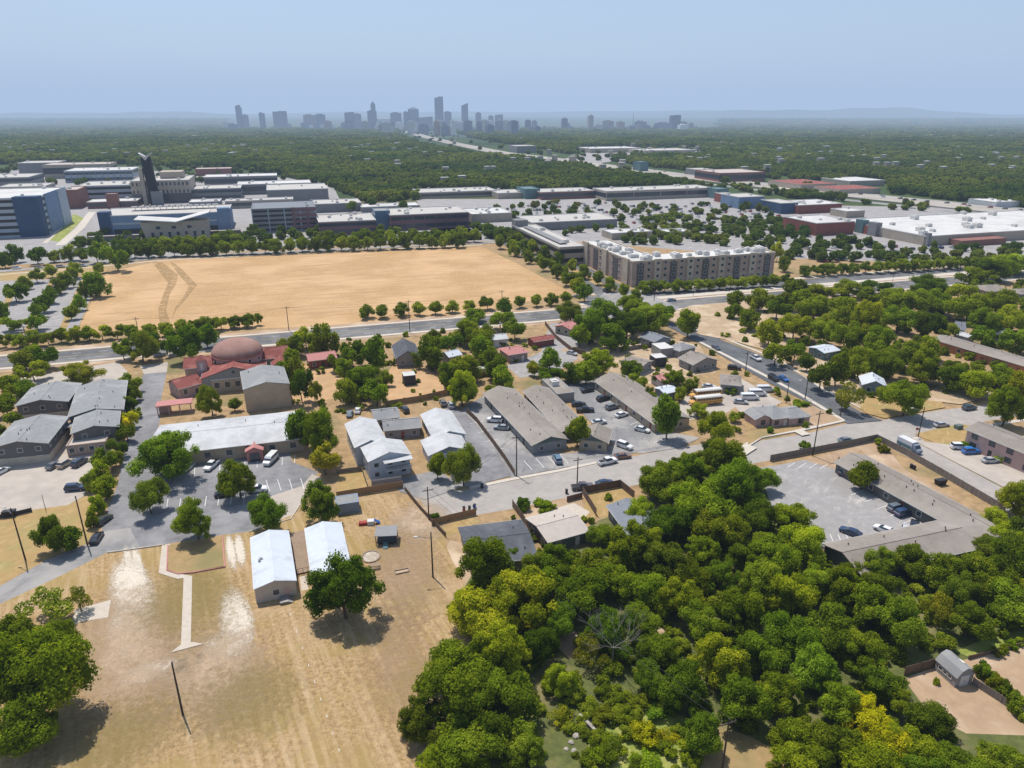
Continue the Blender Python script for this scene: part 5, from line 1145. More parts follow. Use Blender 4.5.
V_('suv', 624.5, 448, EW-60, WHITE, 'white suv driving out by the short brown block'); V_('pickup', 607.5, 463.5, EW+8, WHITE, 'white pickup at the kerb of the pale street', 'pickup truck')
V_('sedan', 622.6, 458, EW-5, BROWN, 'reddish brown car behind the white pickup'); V_('pickup', 582.5, 489, EW-8, (.10, .08, .08), 'dark maroon pickup across the street from the apartments', 'pickup truck')
V_('sedan', 604.6, 485, EW, NAVY, 'dark blue sedan behind the maroon pickup'); V_('sedan', 599, 424, EW, (.6, .6, .6), 'pale car behind the short brown block')
V_('sedan', 572, 354.5, EW-60, SILVER, 'silver car in the bare grey lot beyond the apartments')
V_('van', 765, 391.5, EW-15, (.62, .63, .64), 'farthest of the three white vans beside the pink house', 'van'); V_('van', 757, 395.5, EW-15, (.66, .66, .66), 'middle one of the three white vans beside the pink house', 'van')
V_('van', 749.5, 399.5, EW-15, (.70, .70, .70), 'nearest of the three white vans beside the pink house', 'van'); V_('sedan', 740.5, 403.5, EW-30, SILVER, 'silver minivan left of the white vans')
V_('sedan', 709, 388, EW-30, (.6, .6, .62), 'pale car in front of the low brown hipped house'); V_('suv', 734, 369.5, EW-35, BLACK, 'black car on the drive at the top of the low brown house')
sa = heading((720, 345), (840, 412))
V_('sedan', 715.7, 349.5, sa, (.06, .07, .09), 'dark car driving down the diagonal street'); V_('pickup', 755.5, 360, sa, WHITE, 'white pickup parked at the top kerb of the diagonal street', 'pickup truck')
V_('suv', 773.2, 380.5, sa, BLACK, 'black suv next to the bright blue car'); V_('sedan', 783, 380.5, sa, (.02, .12, .40), 'bright blue car on the diagonal street')
V_('sedan', 841, 404.5, sa-10, (.03, .01, .012), 'dark red car at the foot of the diagonal street'); V_('sedan', 846, 442, EW-5, (.13, .17, .18), 'grey green car waiting at the junction by the wooden fence')
V_('sedan', 941, 426.5, EW-6, SILVER, 'silver car on the pale street right of the junction'); V_('suv', 969, 409.5, EW, (.05, .08, .11), 'dark teal suv on the pale street near the right edge')
V_('suv', 959, 449, EW-20, WHITE, 'white car, left of the pair before the townhouses'); V_('suv', 970, 453.5, EW-10, BLUE, 'bright blue suv before the townhouses'); V_('sedan', 990, 462.5, EW-10, SILVER, 'silver hatchback before the townhouse doors')
V_('suv', 844, 473.5, EW+30, (.03, .05, .09), 'dark blue car beside the lone round tree'); V_('suv', 896, 510, EW+5, (.13, .15, .18), 'grey suv, upper of a pair under the long brown roof'); V_('suv', 903, 515, EW+5, (.02, .05, .12), 'navy suv, lower of a pair under the long brown roof')
V_('sedan', 884, 532, NS+15, WHITE, 'white sedan in the middle of the lower car park'); V_('sedan', 850, 534, NS+20, NAVY, 'navy sedan beside the trees of the lower car park'); V_('sedan', 905, 531, EW+40, (.5, .5, .5), 'pale car at the corner of the lower car park'); V_('sedan', 914, 527, EW+40, BLACK, 'black car at the corner of the lower car park')
V_('suv', 606, 292.5, heading((560, 268), (604, 292)), BLACK, 'black car stopped at the crossing of avenue and boulevard'); V_('sedan', 671.5, 301, EW, (.3, .38, .45), 'pale blue car on the boulevard right of the crossing')
V_('sedan', 693, 331, sa, WHITE, 'white car in the shade at the top of the diagonal street'); V_('sedan', 812, 379, EW+20, BLACK, 'dark car under the trees right of the diagonal street')
V_('sedan', 960, 369, EW, SILVER, 'silver car below the orange apartment row'); V_('sedan', 260, 353, EW, WHITE, 'white car on the boulevard behind the domed church') if False else None
# delivery truck
def box_truck(x, y, hd):
    t = thing('delivery_truck', 'white and blue delivery truck beside the wooden street fence', 'truck', G(x, y), rad(hd))
    MB().loft([rr(-3.3, 1.1, .6, 2.9, 1.05), rr(1.4, 1.1, .6, 2.9, 1.05)]).build('cargo_box', 'wall_white', t)
    MB().box(-3.2, 1.2, -1.13, -1.1, .9, 1.7).box(-3.2, 1.2, 1.1, 1.13, .9, 1.7).build('stripe', 'wall_teal', t)
    MB().loft([rr(1.42, 1.05, .5, 2.5, .95), rr(2.1, 1.05, .5, 2.3, .9), rr(2.7, 1.02, .45, 1.5, .9), rr(3.3, .95, .5, 1.2, .85)]).build('cab', 'wall_blue', t)
    MB().loft([[(2.12, -.95, 1.5), (2.12, .95, 1.5), (2.12, .88, 2.24), (2.12, -.88, 2.24)], [(2.72, -.93, 1.47), (2.72, .93, 1.47), (2.2, .84, 2.26), (2.2, -.84, 2.26)]]).build('windscreen', 'glass', t)
    for xx in (2.3, -2.2):
        for s in (-1, 1):
            w = thing('wheel', None, None); w.parent = t; w.location = (xx, s*.95, .4); w.scale = (1.2, 1.2, 1.2); inst('tyre', WHEEL, w); inst('rim', RIM, w)
    for s in (-1, 1): inst('headlight', HL, t, (3.28, s*.65, .85))
box_truck(909, 450, heading((880, 443), (960, 483)))
def school_bus(x, y, hd, lab, L=10.5):
    t = thing('school_bus', lab, 'bus', G(x, y), rad(hd), 'school buses'); y0 = 1.2
    MB().loft([rr(-L/2, y0, .6, 2.7, 1.12), rr(L/2-1.5, y0, .6, 2.7, 1.12)]).build('body', 'bus_yellow', t)
    MB().loft([rr(L/2-1.48, 1.1, .55, 1.7, 1.0), rr(L/2, 1.0, .6, 1.4, .9)]).build('bonnet', 'bus_yellow', t)
    MB().loft([[(-L/2+.05, -1.14, 2.66), (-L/2+.05, 1.14, 2.66), (-L/2+.05, .8, 2.98), (-L/2+.05, -.8, 2.98)], [(L/2-1.5, -1.14, 2.66), (L/2-1.5, 1.14, 2.66), (L/2-1.5, .8, 2.98), (L/2-1.5, -.8, 2.98)]]).build('roof', 'white_roof', t)
    me = MB().box(-.36, .36, -.02, .02, 0, .62).mesh('window', 'glass')
    for k in range(9):
        for s in (-1, 1): inst('window', me, t, (-L/2+.8+k*.92, s*1.19, 1.88))
    MB().box(L/2-1.5, L/2-1.44, -1, 1, 1.75, 2.55).build('windscreen', 'glass', t)
    MB().box(-L/2, L/2-1.5, -1.23, -1.2, 1.3, 1.38).box(-L/2, L/2-1.5, 1.2, 1.23, 1.3, 1.38).build('stripe', 'trim_dark', t)
    for xx in (L/2-1.0, -L/2+2.4):
        for s in (-1, 1):
            w = thing('wheel', None, None); w.parent = t; w.location = (xx, s*1.05, .45); w.scale = (1.3, 1.3, 1.3); inst('tyre', WHEEL, w); inst('rim', RIM, w)
    for s in (-1, 1): inst('headlight', HL, t, (L/2, s*.7, .95))
bh = heading((684, 404), (724, 400))+180
school_bus(705, 404.5, bh, 'nearer of the two orange yellow school buses with white roofs'); school_bus(705, 397.5, bh, 'farther school bus, mostly hidden by the nearer one')
# far car parks: small cars, each its own
FARC = []
body, glass, roof_, ax_ = car_spec('suv')
far_b = MB().loft(body).box(-1.95, .35, -.67, .67, 1.66, 1.74).mesh('body', 'paint'); far_g = MB().loft(glass).mesh('cabin_glass', 'glass')
def far_car(x, y, hd, grp, lab):
    p = G(x, y); t = thing('parked_car', lab, 'car', (p.x, p.y, surf(p.x, p.y)), rad(hd), grp)
    b = inst('body', far_b, t); b.color = (*R.choice((WHITE, WHITE, SILVER, SILVER, GREY, BLACK, BLACK, RED, NAVY, TAN)), 1); inst('cabin_glass', far_g, t)
MALL = [(470, 212), (560, 203), (700, 204), (735, 206), (775, 214), (810, 226), (840, 240), (790, 244), (740, 240), (690, 230), (620, 222), (520, 224)]
n = 0
rowsp = 16.5
base = G(512, 224)
for r_ in range(-1, 22):
    for k in range(-10, 90):
        p = base+V*(r_*rowsp-60)+U*(k*2.9)
        if R.random() < .66: continue
        px, py = proj(p.x, p.y)
        if n < 232 and inpoly(px, py, MALL): far_car(px, py, math.degrees(GA)+90, 'cars in the far shopping centre car park', 'small parked car in rows among the trees of the far shopping centre car park'); n += 1
for (x0, y0, x1, y1, m_) in ((790, 250, 900, 247, 9), (835, 256, 910, 252, 8), (480, 231, 540, 230, 8), (905, 250, 1010, 246, 10), (820, 262, 850, 260, 3)):
    for k in range(m_):
        if R.random() < .8: far_car(x0+(x1-x0)*(k+.5)/m_+R.uniform(-2, 2), y0+(y1-y0)*(k+.5)/m_, math.degrees(GA)+90, 'cars by the warehouse store', 'small car parked among olive trees before the warehouse store')
for (x0, y0, x1, y1, m_) in ((800, 189, 1020, 213, 16), (620, 167, 790, 187, 12), (500, 152.5, 610, 166, 7)):
    for k in range(m_): far_car(x0+(x1-x0)*(k+R.random())/m_, y0+(y1-y0)*(k+.5)/m_, 150, 'cars on the freeway', 'tiny car driving on the distant freeway')
for k in range(9): far_car(-5+k*11, 270-k*.4, GA*57+0, 'cars on the campus street', 'small car on the campus street above the golden field') if k % 2 == 0 else None
# ================================================================== POLES, FENCES, SMALL THINGS
P1 = pole((25.5, 560), 508, 'dark wooden pole on the dry grass left of the tan car park', arm=150, cross=False)
P2 = pole((87.5, 545), 496, 'dark leaning pole where the drive meets the road', cross=False)
pole((45.8, 510), 497, 'short thin lamp post at the edge of the tan car park', cross=False, name='lamp_post', r=.07)
P3 = pole((183, 715), 662, 'short black pole alone on the mown lot below the footpath', cross=False)
P4 = pole((433, 577.5), 532, 'slim pole on the bare soil right of the play area', arm=190, cross=False)
P5 = pole((429, 520), 487, 'utility pole at the corner of the pale street and the mown lot')
P6 = pole((516.5, 476), 434.5, 'utility pole at the end of the long dark fence by the striped driveway')
P7 = pole((577, 487), 457, 'utility pole standing behind the maroon pickup')
P8 = pole((812.7, 456), 411, 'tall utility pole beside the street opposite the pink house')
P9 = pole((918, 437), 407, 'street lamp pole at the junction near the delivery truck', arm=160, cross=False, name='street_lamp')
P10 = pole((805, 399), 377, 'pole on the verge of the diagonal street above the pink house', arm=200, cross=False, name='street_lamp')
P11 = pole((745.4, 372), 351, 'pole by the drive half way up the diagonal street')
P12 = pole((289, 331), 306, 'utility pole on the boulevard verge beside the golden field, near the church', )
P13 = pole((410, 333), 300, 'utility pole on the boulevard verge near the middle of the golden field')
P14 = pole((502, 313), 290, 'utility pole on the boulevard verge near the right end of the golden field')
P15 = pole((28, 346), 325, 'utility pole on the boulevard at the left, below the planted car park')
P16 = pole((139, 336), 317, 'utility pole at the lower left corner of the golden field')
P17 = pole((722, 770), 718.7, 'utility pole leaning over the small clearing at the bottom')
P18 = pole((899.5, 698), 678, 'short dark post at the corner of the fenced yard', cross=False, r=.1)
pole((654, 301), 285, 'traffic signal post right of the crossing', arm=160, cross=False, name='traffic_signal'); pole((627, 291), 279, 'traffic signal post on the far side of the crossing', arm=250, cross=False, name='traffic_signal')
pole((693, 296), 284, 'lamp post on the boulevard before the brick apartment block', arm=270, cross=False, name='street_lamp', r=.1)
pole((892, 284), 272, 'lamp post on the boulevard near the right', arm=270, cross=False, name='street_lamp', r=.1)
pole((932, 372), 352, 'pole among the trees under the orange apartment row')
pole((786, 403), 382, 'pole beside the diagonal street kerb below the bright blue car', cross=False)
pole((840, 417), 399, 'leaning pole at the foot of the diagonal street', cross=False)
def top(P): return P[1]+Vector((0, 0, P[2]-.6))
for a, b, l in ((P15, P16, 'wire along the boulevard, leftmost span'), (P16, P12, 'wire along the boulevard past the golden field corner'), (P12, P13, 'wire along the boulevard past the church'), (P13, P14, 'wire along the boulevard to its right end'), (P5, P6, 'wire over the pale street towards the striped driveway'), (P6, P7, 'wire along the pale street'), (P7, P8, 'wire above the wood to the pink house'), (P8, P9, 'wire to the junction lamp'), (P8, P10, 'wire up the diagonal street'), (P10, P11, 'wire further up the diagonal street'), (P17, P5, 'wire crossing over the creek wood')):
    for s in (-.8, .8): wire(top(a)+Vector((s, 0, 0)), top(b)+Vector((s, 0, 0)), l, 1.2)
fence('wooden_fence', 'dark wooden fence between the white roofed lot and the striped driveway', [(466.7, 413), (477, 423), (492, 443), (505, 461), (514.6, 476)], 1.8, 'fence_wood')
fence('wooden_fence', 'brown wooden fence closing the sandy yard', [(386, 407), (420, 401.5), (448, 395)], 2.0, 'fence_pale')
fence('wooden_fence', 'wooden fence at the right side of the sandy yard', [(448, 395), (441, 381), (432, 368)], 1.9, 'fence_wood')
fence('wooden_fence', 'tan wooden fence behind the storage shed', [(337, 499), (370, 493.5), (403, 488)], 1.9, 'fence_pale')
fence('wire_fence', 'dark low fence beside the lane of the mown lot', [(405, 491), (420, 510), (433, 524), (446, 538)], 1.3, 'fence_wood')
fence('wooden_fence', 'pale wooden fence in front of the charcoal roofed house', [(432, 526), (450, 521), (476, 515)], 1.7, 'fence_pale')
fence('wooden_fence', 'dark wooden fence between the charcoal and the tan roofed houses', [(512.5, 507), (522, 520), (538.7, 543)], 1.9, 'fence_wood')
fence('wooden_fence', 'tall brown fence enclosing the yard of the blue grey roofed house', [(596, 516), (582.5, 494), (620, 487), (634, 498.5)], 2.0, 'fence_wood')
fence('wooden_fence', 'short fence on the street side before the tan roofed house', [(567, 502), (582, 498)], 1.5, 'fence_wood')
fence('wooden_fence', 'long grey wooden fence along the pale street and round the junction', [(770, 461.5), (812, 453.5), (846, 447), (876, 440.5), (884, 444.5), (905, 455), (940, 475), (972, 494), (1004, 513)], 1.9, 'fence_grey')
fence('wooden_fence', 'dark wooden fence along the bare grey lot behind the apartments', [(545, 325), (556, 339), (572, 352), (586, 356)], 1.8, 'fence_wood')
fence('wooden_fence', 'grey fence behind the houses with the back yard sheds', [(620, 352), (645, 348), (668, 345)], 1.7, 'fence_grey')
fence('wooden_fence', 'dark fence left of the barn shaped shed', [(904, 676), (920, 671.5), (936, 667)], 1.9, 'fence_wood')
fence('wire_fence', 'low fence along the yellow green verge beyond the barn shaped shed', [(968, 660), (1000, 652), (1060, 637)], .9, 'fence_wood')
fence('wooden_fence', 'wooden fence running down under the hedge of the right yards', [(972, 685), (1000, 703), (1040, 730)], 1.5, 'fence_grey')
fence('wooden_fence', 'dark fence between the leftmost apartment row and the bushes', [(460, 384), (484, 377), (500, 378)], 1.8, 'fence_wood')
fence('wooden_fence', 'wooden fence beside the back wall of the apartment car park', [(552, 390), (590, 376)], 1.8, 'fence_wood')
fence('wire_fence', 'low dark fence at the far left between grass and tan car park', [(-20, 523), (15, 516), (32, 512)], 1.1, 'trim_dark')
fence('wooden_fence', 'grey fence at the left side of the white roofed apartments', [(337, 474), (362, 471), (368, 489)], 1.3, 'fence_grey')
# dumpster, bins
def dumpster(x, y, lab, m='plastic_or_shade_dark'):
    t = thing('dumpster', lab, 'dumpster', G(x, y), GA)
    MB().loft([[(-1.1, -.6, .1), (1.1, -.6, .1), (1.1, .6, .1), (-1.1, .6, .1)], [(-1.3, -.8, 1.5), (1.3, -.8, 1.5), (1.3, .8, 1.3), (-1.3, .8, 1.3)]]).build('body', m, t)
    MB().poly([(-1.32, -.82, 1.53), (1.32, -.82, 1.53), (1.32, .82, 1.33), (-1.32, .82, 1.33)]).build('lid', 'plastic_or_shade_dark', t)
    return t
dumpster(10, 516, 'dark dumpster at the edge of the tan car park'); dumpster(940, 484.5, 'dark dumpster between the long brown roof and the street fence')
def bin_(x, y, m, lab, grp=None):
    t = thing('wheeled_bin', lab, 'bin', G(x, y), R.uniform(-.3, .3), grp)
    MB().loft([[(-.25, -.25, .08), (.25, -.25, .08), (.25, .25, .08), (-.25, .25, .08)], [(-.3, -.35, 1.0), (.3, -.35, 1.0), (.3, .35, 1.0), (-.3, .35, 1.0)]]).build('body', m, t)
    MB().loft([[(-.33, -.38, 1.0), (.33, -.38, 1.0), (.33, .4, 1.0), (-.33, .4, 1.0)], [(-.28, -.3, 1.12), (.28, -.3, 1.12), (.28, .36, 1.12), (-.28, .36, 1.12)]]).build('lid', 'plastic_or_shade_dark', t)
    for s in (-1, 1): MB().tube((s*.26, .3, .12), (s*.33, .3, .12), .12, .12, 8).build('wheel', 'rubber', t)
bin_(464, 511, 'plastic_red', 'dark red wheeled bin at the kerb, leftmost of three'); bin_(469.5, 510.5, 'plastic_or_shade_dark', 'black wheeled bin at the kerb between a red and a blue one'); bin_(474.5, 508.5, 'plastic_blue', 'dark blue wheeled bin at the kerb, rightmost of three')
bin_(566.5, 493.5, 'plastic_or_shade_dark', 'lone black wheeled bin left of the maroon pickup'); bin_(482, 488, 'plastic_or_shade_dark', 'lone black bin under the dark tree by the white roofed apartments'); bin_(911, 468, 'plastic_or_shade_dark', 'black bin, left one behind the long brown roof'); bin_(914, 469.5, 'plastic_or_shade_dark', 'black bin, right one behind the long brown roof')
# utility box on the verge, stop sign
t = thing('utility_box', 'low green utility box on the golden verge before the townhouses', 'utility box', G(958, 429), GA); MB().box(-1, 1, -.7, .7, .1, 1.3).build('cabinet', 'wall_green', t); MB().box(-1.1, 1.1, -.8, .8, 0, .12).build('plinth', 'kerb_concrete', t)
def stop_sign(x, y, lab):
    t = thing('stop_sign', lab, 'sign', G(x, y), rad(-10)); MB().tube((0, 0, 0), (0, 0, 2.6), .04, .04, 6).build('post', 'steel', t)
    MB().loft([[(.42*math.cos(math.pi/8+k*math.pi/4), -.06, 2.5+.42*math.sin(math.pi/8+k*math.pi/4)) for k in range(8)], [(.42*math.cos(math.pi/8+k*math.pi/4), -.02, 2.5+.42*math.sin(math.pi/8+k*math.pi/4)) for k in range(8)]]).build('sign_plate', 'plastic_red', t)
stop_sign(915.5, 437, 'small red stop sign at the foot of the junction lamp pole')
# play area on the dry lot
t = thing('play_shelter', 'dark roofed play shelter with a blue slide on the dry lot', 'shelter', G(387, 541), rad(5))
MB().loft([[(-2.3, -1.8, 2.3), (2.3, -1.8, 2.3), (2.3, 1.9, 2.5), (-2.3, 1.9, 2.5)], [(-2.3, -1.8, 2.4), (2.3, -1.8, 2.4), (2.3, 1.9, 2.6), (-2.3, 1.9, 2.6)]]).build('roof', 'shingle_grey', t)
for x in (-2.1, 2.1):
    for y in (-1.6, 1.7): MB().box(x-.08, x+.08, y-.08, y+.08, 0, 2.4).build('post', 'trim_dark', t)
MB().box(-2, 2, -1.5, 1.6, .5, .65).build('platform', 'plastic_or_shade_dark', t); MB().loft([[(-.6, -1.6, .6), (.4, -1.6, .6), (.4, -1.6, .75), (-.6, -1.6, .75)], [(-.6, -3.1, .05), (.4, -3.1, .05), (.4, -3.1, .2), (-.6, -3.1, .2)]]).build('slide', 'wall_teal', t)
t = thing('play_climber', 'small red blue and white climbing toy on the dry lot', 'play set', G(370, 524), rad(10))
MB().box(-2.4, -.6, -.5, .5, 0, .7).build('box_step', 'plastic_red', t); MB().box(-.5, .9, -.7, .6, 0, 1.0).build('platform', 'wall_white', t); MB().loft([[(1, -.5, .9), (1, .5, .9), (1, .5, 1.05), (1, -.5, 1.05)], [(2.2, -.5, .05), (2.2, .5, .05), (2.2, .5, .2), (2.2, -.5, .2)]]).build('slide', 'plastic_blue', t)
t = thing('sandpit', 'oval sandpit with a pale rim beside the lot tree', 'sandpit', G(371, 557), 0); rim = MB()
for k in range(16):
    a0, a1 = 2*math.pi*k/16, 2*math.pi*(k+1)/16; rim.prism([(1.7*math.cos(a0), 1.9*math.sin(a0)), (2.0*math.cos(a0), 2.2*math.sin(a0)), (2.0*math.cos(a1), 2.2*math.sin(a1)), (1.7*math.cos(a1), 1.9*math.sin(a1))], 0, .25)
rim.build('rim', 'deck_wood', t); MB().poly([(1.75*math.cos(2*math.pi*k/16), 1.95*math.sin(2*math.pi*k/16), .1) for k in range(16)]).build('sand', 'kerb_concrete', t)
t = thing('timber_frame', 'low timber bed frame on the bare soil of the lot', 'planter', G(402, 572), rad(20)); MB().box(-1.4, 1.4, -.6, -.5, 0, .3).box(-1.4, 1.4, .5, .6, 0, .3).box(-1.4, -1.3, -.5, .5, 0, .3).box(1.3, 1.4, -.5, .5, 0, .3).build('board', 'fence_grey', t); MB().box(-1.3, 1.3, -.5, .5, 0, .12).build('soil', 'dirt', t)
t = thing('picnic_table', 'pale picnic table right of the lot tree', 'table', G(375, 568), rad(10)); MB().box(-1, 1, -.4, .4, .7, .76).build('table_top', 'deck_wood', t)
for s in (-1, 1): MB().box(-1, 1, s*.75-.12, s*.75+.12, .42, .47).build('bench', 'deck_wood', t)
for s in (-.8, .8): MB().box(s-.05, s+.05, -.8, .8, .35, .42).box(s-.05, s+.05, -.3, .3, 0, .7).build('leg', 'deck_wood', t)
# creek rubble
for k, (x, y, s) in enumerate(((576, 737, .6), (571, 743, .5), (582, 730, .7), (566, 750, .4), (590, 722, .5), (574, 752, .5))):
    g_ = MB(); rng = random.Random(k); st = []
    for j in range(4):
        rr_ = s*math.sin(math.pi*(j+.6)/4.4); st.append([(rr_*rng.uniform(.7, 1.1)*math.cos(2*math.pi*i/7), rr_*rng.uniform(.7, 1.1)*math.sin(2*math.pi*i/7), s*.25*j) for i in range(7)])
    o = g_.loft(st).build('boulder', 'rock'); o.location = G(x, y); tag(o, 'pale broken rock lying in the overgrown creek bed', 'rock', 'rocks in the creek bed')
o = MB().box(-2.0, 2.0, -.25, .25, .6, .9).box(-2.0, 2.0, -.2, .2, -.3, .6).build('concrete_headwall', 'rock'); o.location = G(588, 727); o.rotation_euler = (0, 0, rad(-55)); tag(o, 'pale concrete drain wall above the creek rubble', 'wall')
# the person in dark red by the car park
def person(x, y):
    t = thing('person', 'person in dark red standing on dry grass beside the dark blue car', 'person', G(x, y), rad(200))
    me = bpy.data.meshes.new('body')
    J = [(0, 0, .95), (0, 0, 1.2), (0, 0, 1.42), (0, .02, 1.52), (0, .03, 1.64), (-.10, 0, .9), (-.12, .04, .5), (-.13, 0, .08), (-.13, .14, .05), (.10, 0, .9), (.12, .06, .5), (.14, -.03, .08), (.14, .11, .05), (-.19, 0, 1.4), (-.27, -.02, 1.12), (-.28, .08, .88), (.19, 0, 1.4), (.28, 0, 1.12), (.26, .14, .93), (0, .03, 1.72)]
    E = [(0, 1), (1, 2), (2, 3), (3, 4), (4, 19), (0, 5), (5, 6), (6, 7), (7, 8), (0, 9), (9, 10), (10, 11), (11, 12), (2, 13), (13, 14), (14, 15), (2, 16), (16, 17), (17, 18)]
    rd = [.15, .14, .15, .06, .10, .10, .075, .05, .04, .10, .075, .05, .04, .07, .05, .035, .07, .05, .035, .08]
    me.from_pydata(J, E, []); me.materials.append(M['skin']); o = bpy.data.objects.new('body', me); col.objects.link(o); o.parent = t
    o.modifiers.new('s', 'SKIN'); sv = me.skin_vertices[0].data
    for i, r in enumerate(rd): sv[i].radius = (r, r); sv[i].use_root = (i == 0)
    o.modifiers.new('ss', 'SUBSURF').levels = 1
    MB().loft([[(.24*math.cos(a), .17*math.sin(a), .88) for a in [k*math.pi/5 for k in range(10)]], [(.21*math.cos(a), .155*math.sin(a), 1.15) for a in [k*math.pi/5 for k in range(10)]], [(.25*math.cos(a), .16*math.sin(a), 1.4) for a in [k*math.pi/5 for k in range(10)]], [(.09*math.cos(a), .09*math.sin(a), 1.5) for a in [k*math.pi/5 for k in range(10)]]]).build('shirt', 'shirt_red', t, True)
    for s in (-1, 1): MB().tube((s*.10, 0, .95), (s*.125, .03, .5), .125, .09, 8).tube((s*.125, .03, .52), (s*.135, 0, .1), .09, .075, 8).build('trouser_leg', 'jeans', t, True)
    MB().loft([[(.115*math.cos(a)*r, .03-.02+.12*math.sin(a)*r, z) for a in [k*math.pi/5 for k in range(10)]] for z, r in ((1.64, 1), (1.72, 1.02), (1.79, .8), (1.82, .3))]).build('hair', 'hair', t, True)
person(838, 463)
# ================================================================== TREES
def T(L_, tint='elm', label=None, group=None, kind=None, **k):
    for e in L_: tree(e[0], e[1], e[2], e[3] if len(e) > 3 else None, e[4] if len(e) > 4 else tint, label, group, kind, **k)
# prominent single trees
tree(343, 588, 78, 66, 'deep', 'open crowned tree on the dry lot beside the right classroom trailer', kind='big')
tree(165, 453, 58, 50, 'deep', 'broad dark oak at the left end of the church hall', kind='big')
tree(238, 478, 45, 40, 'elm', 'round tree on the kerbed island before the church hall', kind='big')
tree(148, 495, 40, 38, 'oak', 'greyish oak at the left side of the church car park', kind='big')
tree(195, 519, 44, 42, 'deep', 'round dense tree at the top of the pale footpath', kind='big')
tree(267, 512, 43, 40, 'deep', 'round dense tree at the head of the left classroom trailer', kind='big')
tree(320, 501, 42, 42, 'deep', 'round dense tree at the head of the right classroom trailer', kind='big')
tree(298, 428, 34, 42, 'deep', 'dark tree at the right end of the church hall, back one'); tree(318, 433, 46, 50, 'elm', 'large green tree at the right end of the church hall', kind='big'); tree(324, 458, 34, 34, 'grey', 'smaller tree in front of the large one by the hall end')
tree(210, 400, 30, 32, 'lime', 'yellow green tree between the chapel and the hall roof', kind='big'); tree(234, 404, 14, 12, 'lime', 'small shrub like tree under the church annex')
tree(463, 464, 40, 44, 'oak', 'dark tree before the right white roofed apartments', kind='big'); tree(437.5, 465, 22, 26, 'lime', 'yellow green small tree left of the dark one')
tree(577.7, 430, 26, 30, 'elm', 'tree rising in front of the middle apartment row')
tree(668, 415, 29, 42, 'deep', 'tall dark tree at the street end of the right apartment row')
tree(716, 426, 44, 36, 'lime', 'bright tree left of the pink house', kind='big')
tree(864, 474, 28, 28, 'lime', 'lone bright round tree in the lower car park', kind='round')
tree(50, 533, 42, 44, 'deep', 'round bushy tree on the golden verge at the left', kind='big', low=.3); tree(69, 540, 26, 26, 'deep', 'lower bushy tree beside the round one on the golden verge', low=.2)
tree(689, 322, 30, 28, 'lime', 'airy tree beside the top of the diagonal street'); tree(776, 352, 26, 24, 'elm', 'tree on the dirt verge of the diagonal street')
tree(550, 357, 25, 22, 'deep', 'dark round tree in the bare grey lot'); tree(549, 374, 30, 16, 'deep', 'low bushy tree behind the middle apartment row', low=.4); tree(534, 368, 16, 14, 'grey', 'small grey green tree in front of the bare lot')
tree(907, 395, 46, 40, 'elm', 'full green tree on the dry corner above the junction', kind='big'); tree(1008, 404, 44, 42, 'lime', 'large yellow green tree at the right edge above the townhouses', kind='big')
tree(880, 392, 10, 12, 'deep', 'small tree beside the blue cottage'); tree(848, 395, 26, 30, 'grey', 'dull grey brown tree left of the blue cottage', kind='thin')
tree(80, 372, 36, 24, 'grey', 'grey green tree between the boulevard and the offices')
# bottom left trees
T([(30, 672, 108, 100), (10, 640, 76, 60), (58, 640, 52, 50), (22, 720, 80, 56)], 'elm', 'large spreading tree at the bottom left edge of the lot', 'spreading trees at the bottom left', 'big')
tree(50, 602, 54, 34, 'oak', 'darker thin crowned tree above the bottom left trees', kind='thin'); tree(78, 598, 22, 26, 'grey', 'thin greyish tree beside the concrete pad', kind='thin')
# hedge between drive and offices
T([(129, 383, 22, 20), (133, 392, 18, 18), (126, 404, 20, 20), (126, 432, 20, 20), (118, 446, 18, 20), (106, 459, 24, 26, 'lime'), (98, 470, 22, 24, 'lime'), (88, 480, 18, 22, 'oak'), (104, 488, 26, 24, 'lime'), (96, 503, 20, 24, 'lime'), (91, 518, 14, 20, 'lime'), (115, 458, 16, 16), (137, 412, 10, 10)], 'elm', 'small bushy tree in the hedge between the drive and the offices', 'hedge trees along the drive', low=.3)
tree(128, 419, 18, 18, 'yellow', 'yellow small tree in the hedge along the drive', low=.3)
T([(8, 385, 34, 24), (32, 370, 30, 20), (5, 404, 30, 22), (26, 390, 26, 20), (8, 424, 26, 22), (45, 356, 26, 22, 'deep'), (24, 358, 34, 24, 'oak'), (-8, 440, 26, 24), (30, 352, 24, 18)], 'elm', 'green tree in the clump at the left edge beside the offices', 'clump of trees at the left edge')
# boulevard and field edge trees
T([(x, 338-(x)*.062+(2 if x < 60 else 0), 17, 14) for x in (4, 18, 33, 47, 60, 74, 88, 101, 116, 131, 150, 166)], 'lime', 'small street tree in the row below the planted car park and field', 'street trees along the boulevard')
T([(181, 326, 16, 13), (194, 325, 16, 13), (207, 323.5, 17, 13), (220, 322, 16, 13), (233, 320.5, 17, 13), (246, 319, 17, 14), (257, 318, 10, 12)], 'lime', 'small street tree in the row below the golden field', 'street trees along the boulevard')
T([(364.5, 311, 16, 12), (382, 311, 17, 12), (400, 309, 16, 12), (419, 308, 16, 12), (435, 307, 16, 12), (452, 305.5, 16, 12), (469, 304, 16, 11), (487, 302, 16, 13), (504, 306, 16, 16, 'deep'), (520, 301, 14, 11), (536, 300, 13, 11), (552, 299, 13, 11), (567, 297, 13, 11)], 'lime', 'round street tree between the golden field and the boulevard', 'round street trees at the field edge', 'round')
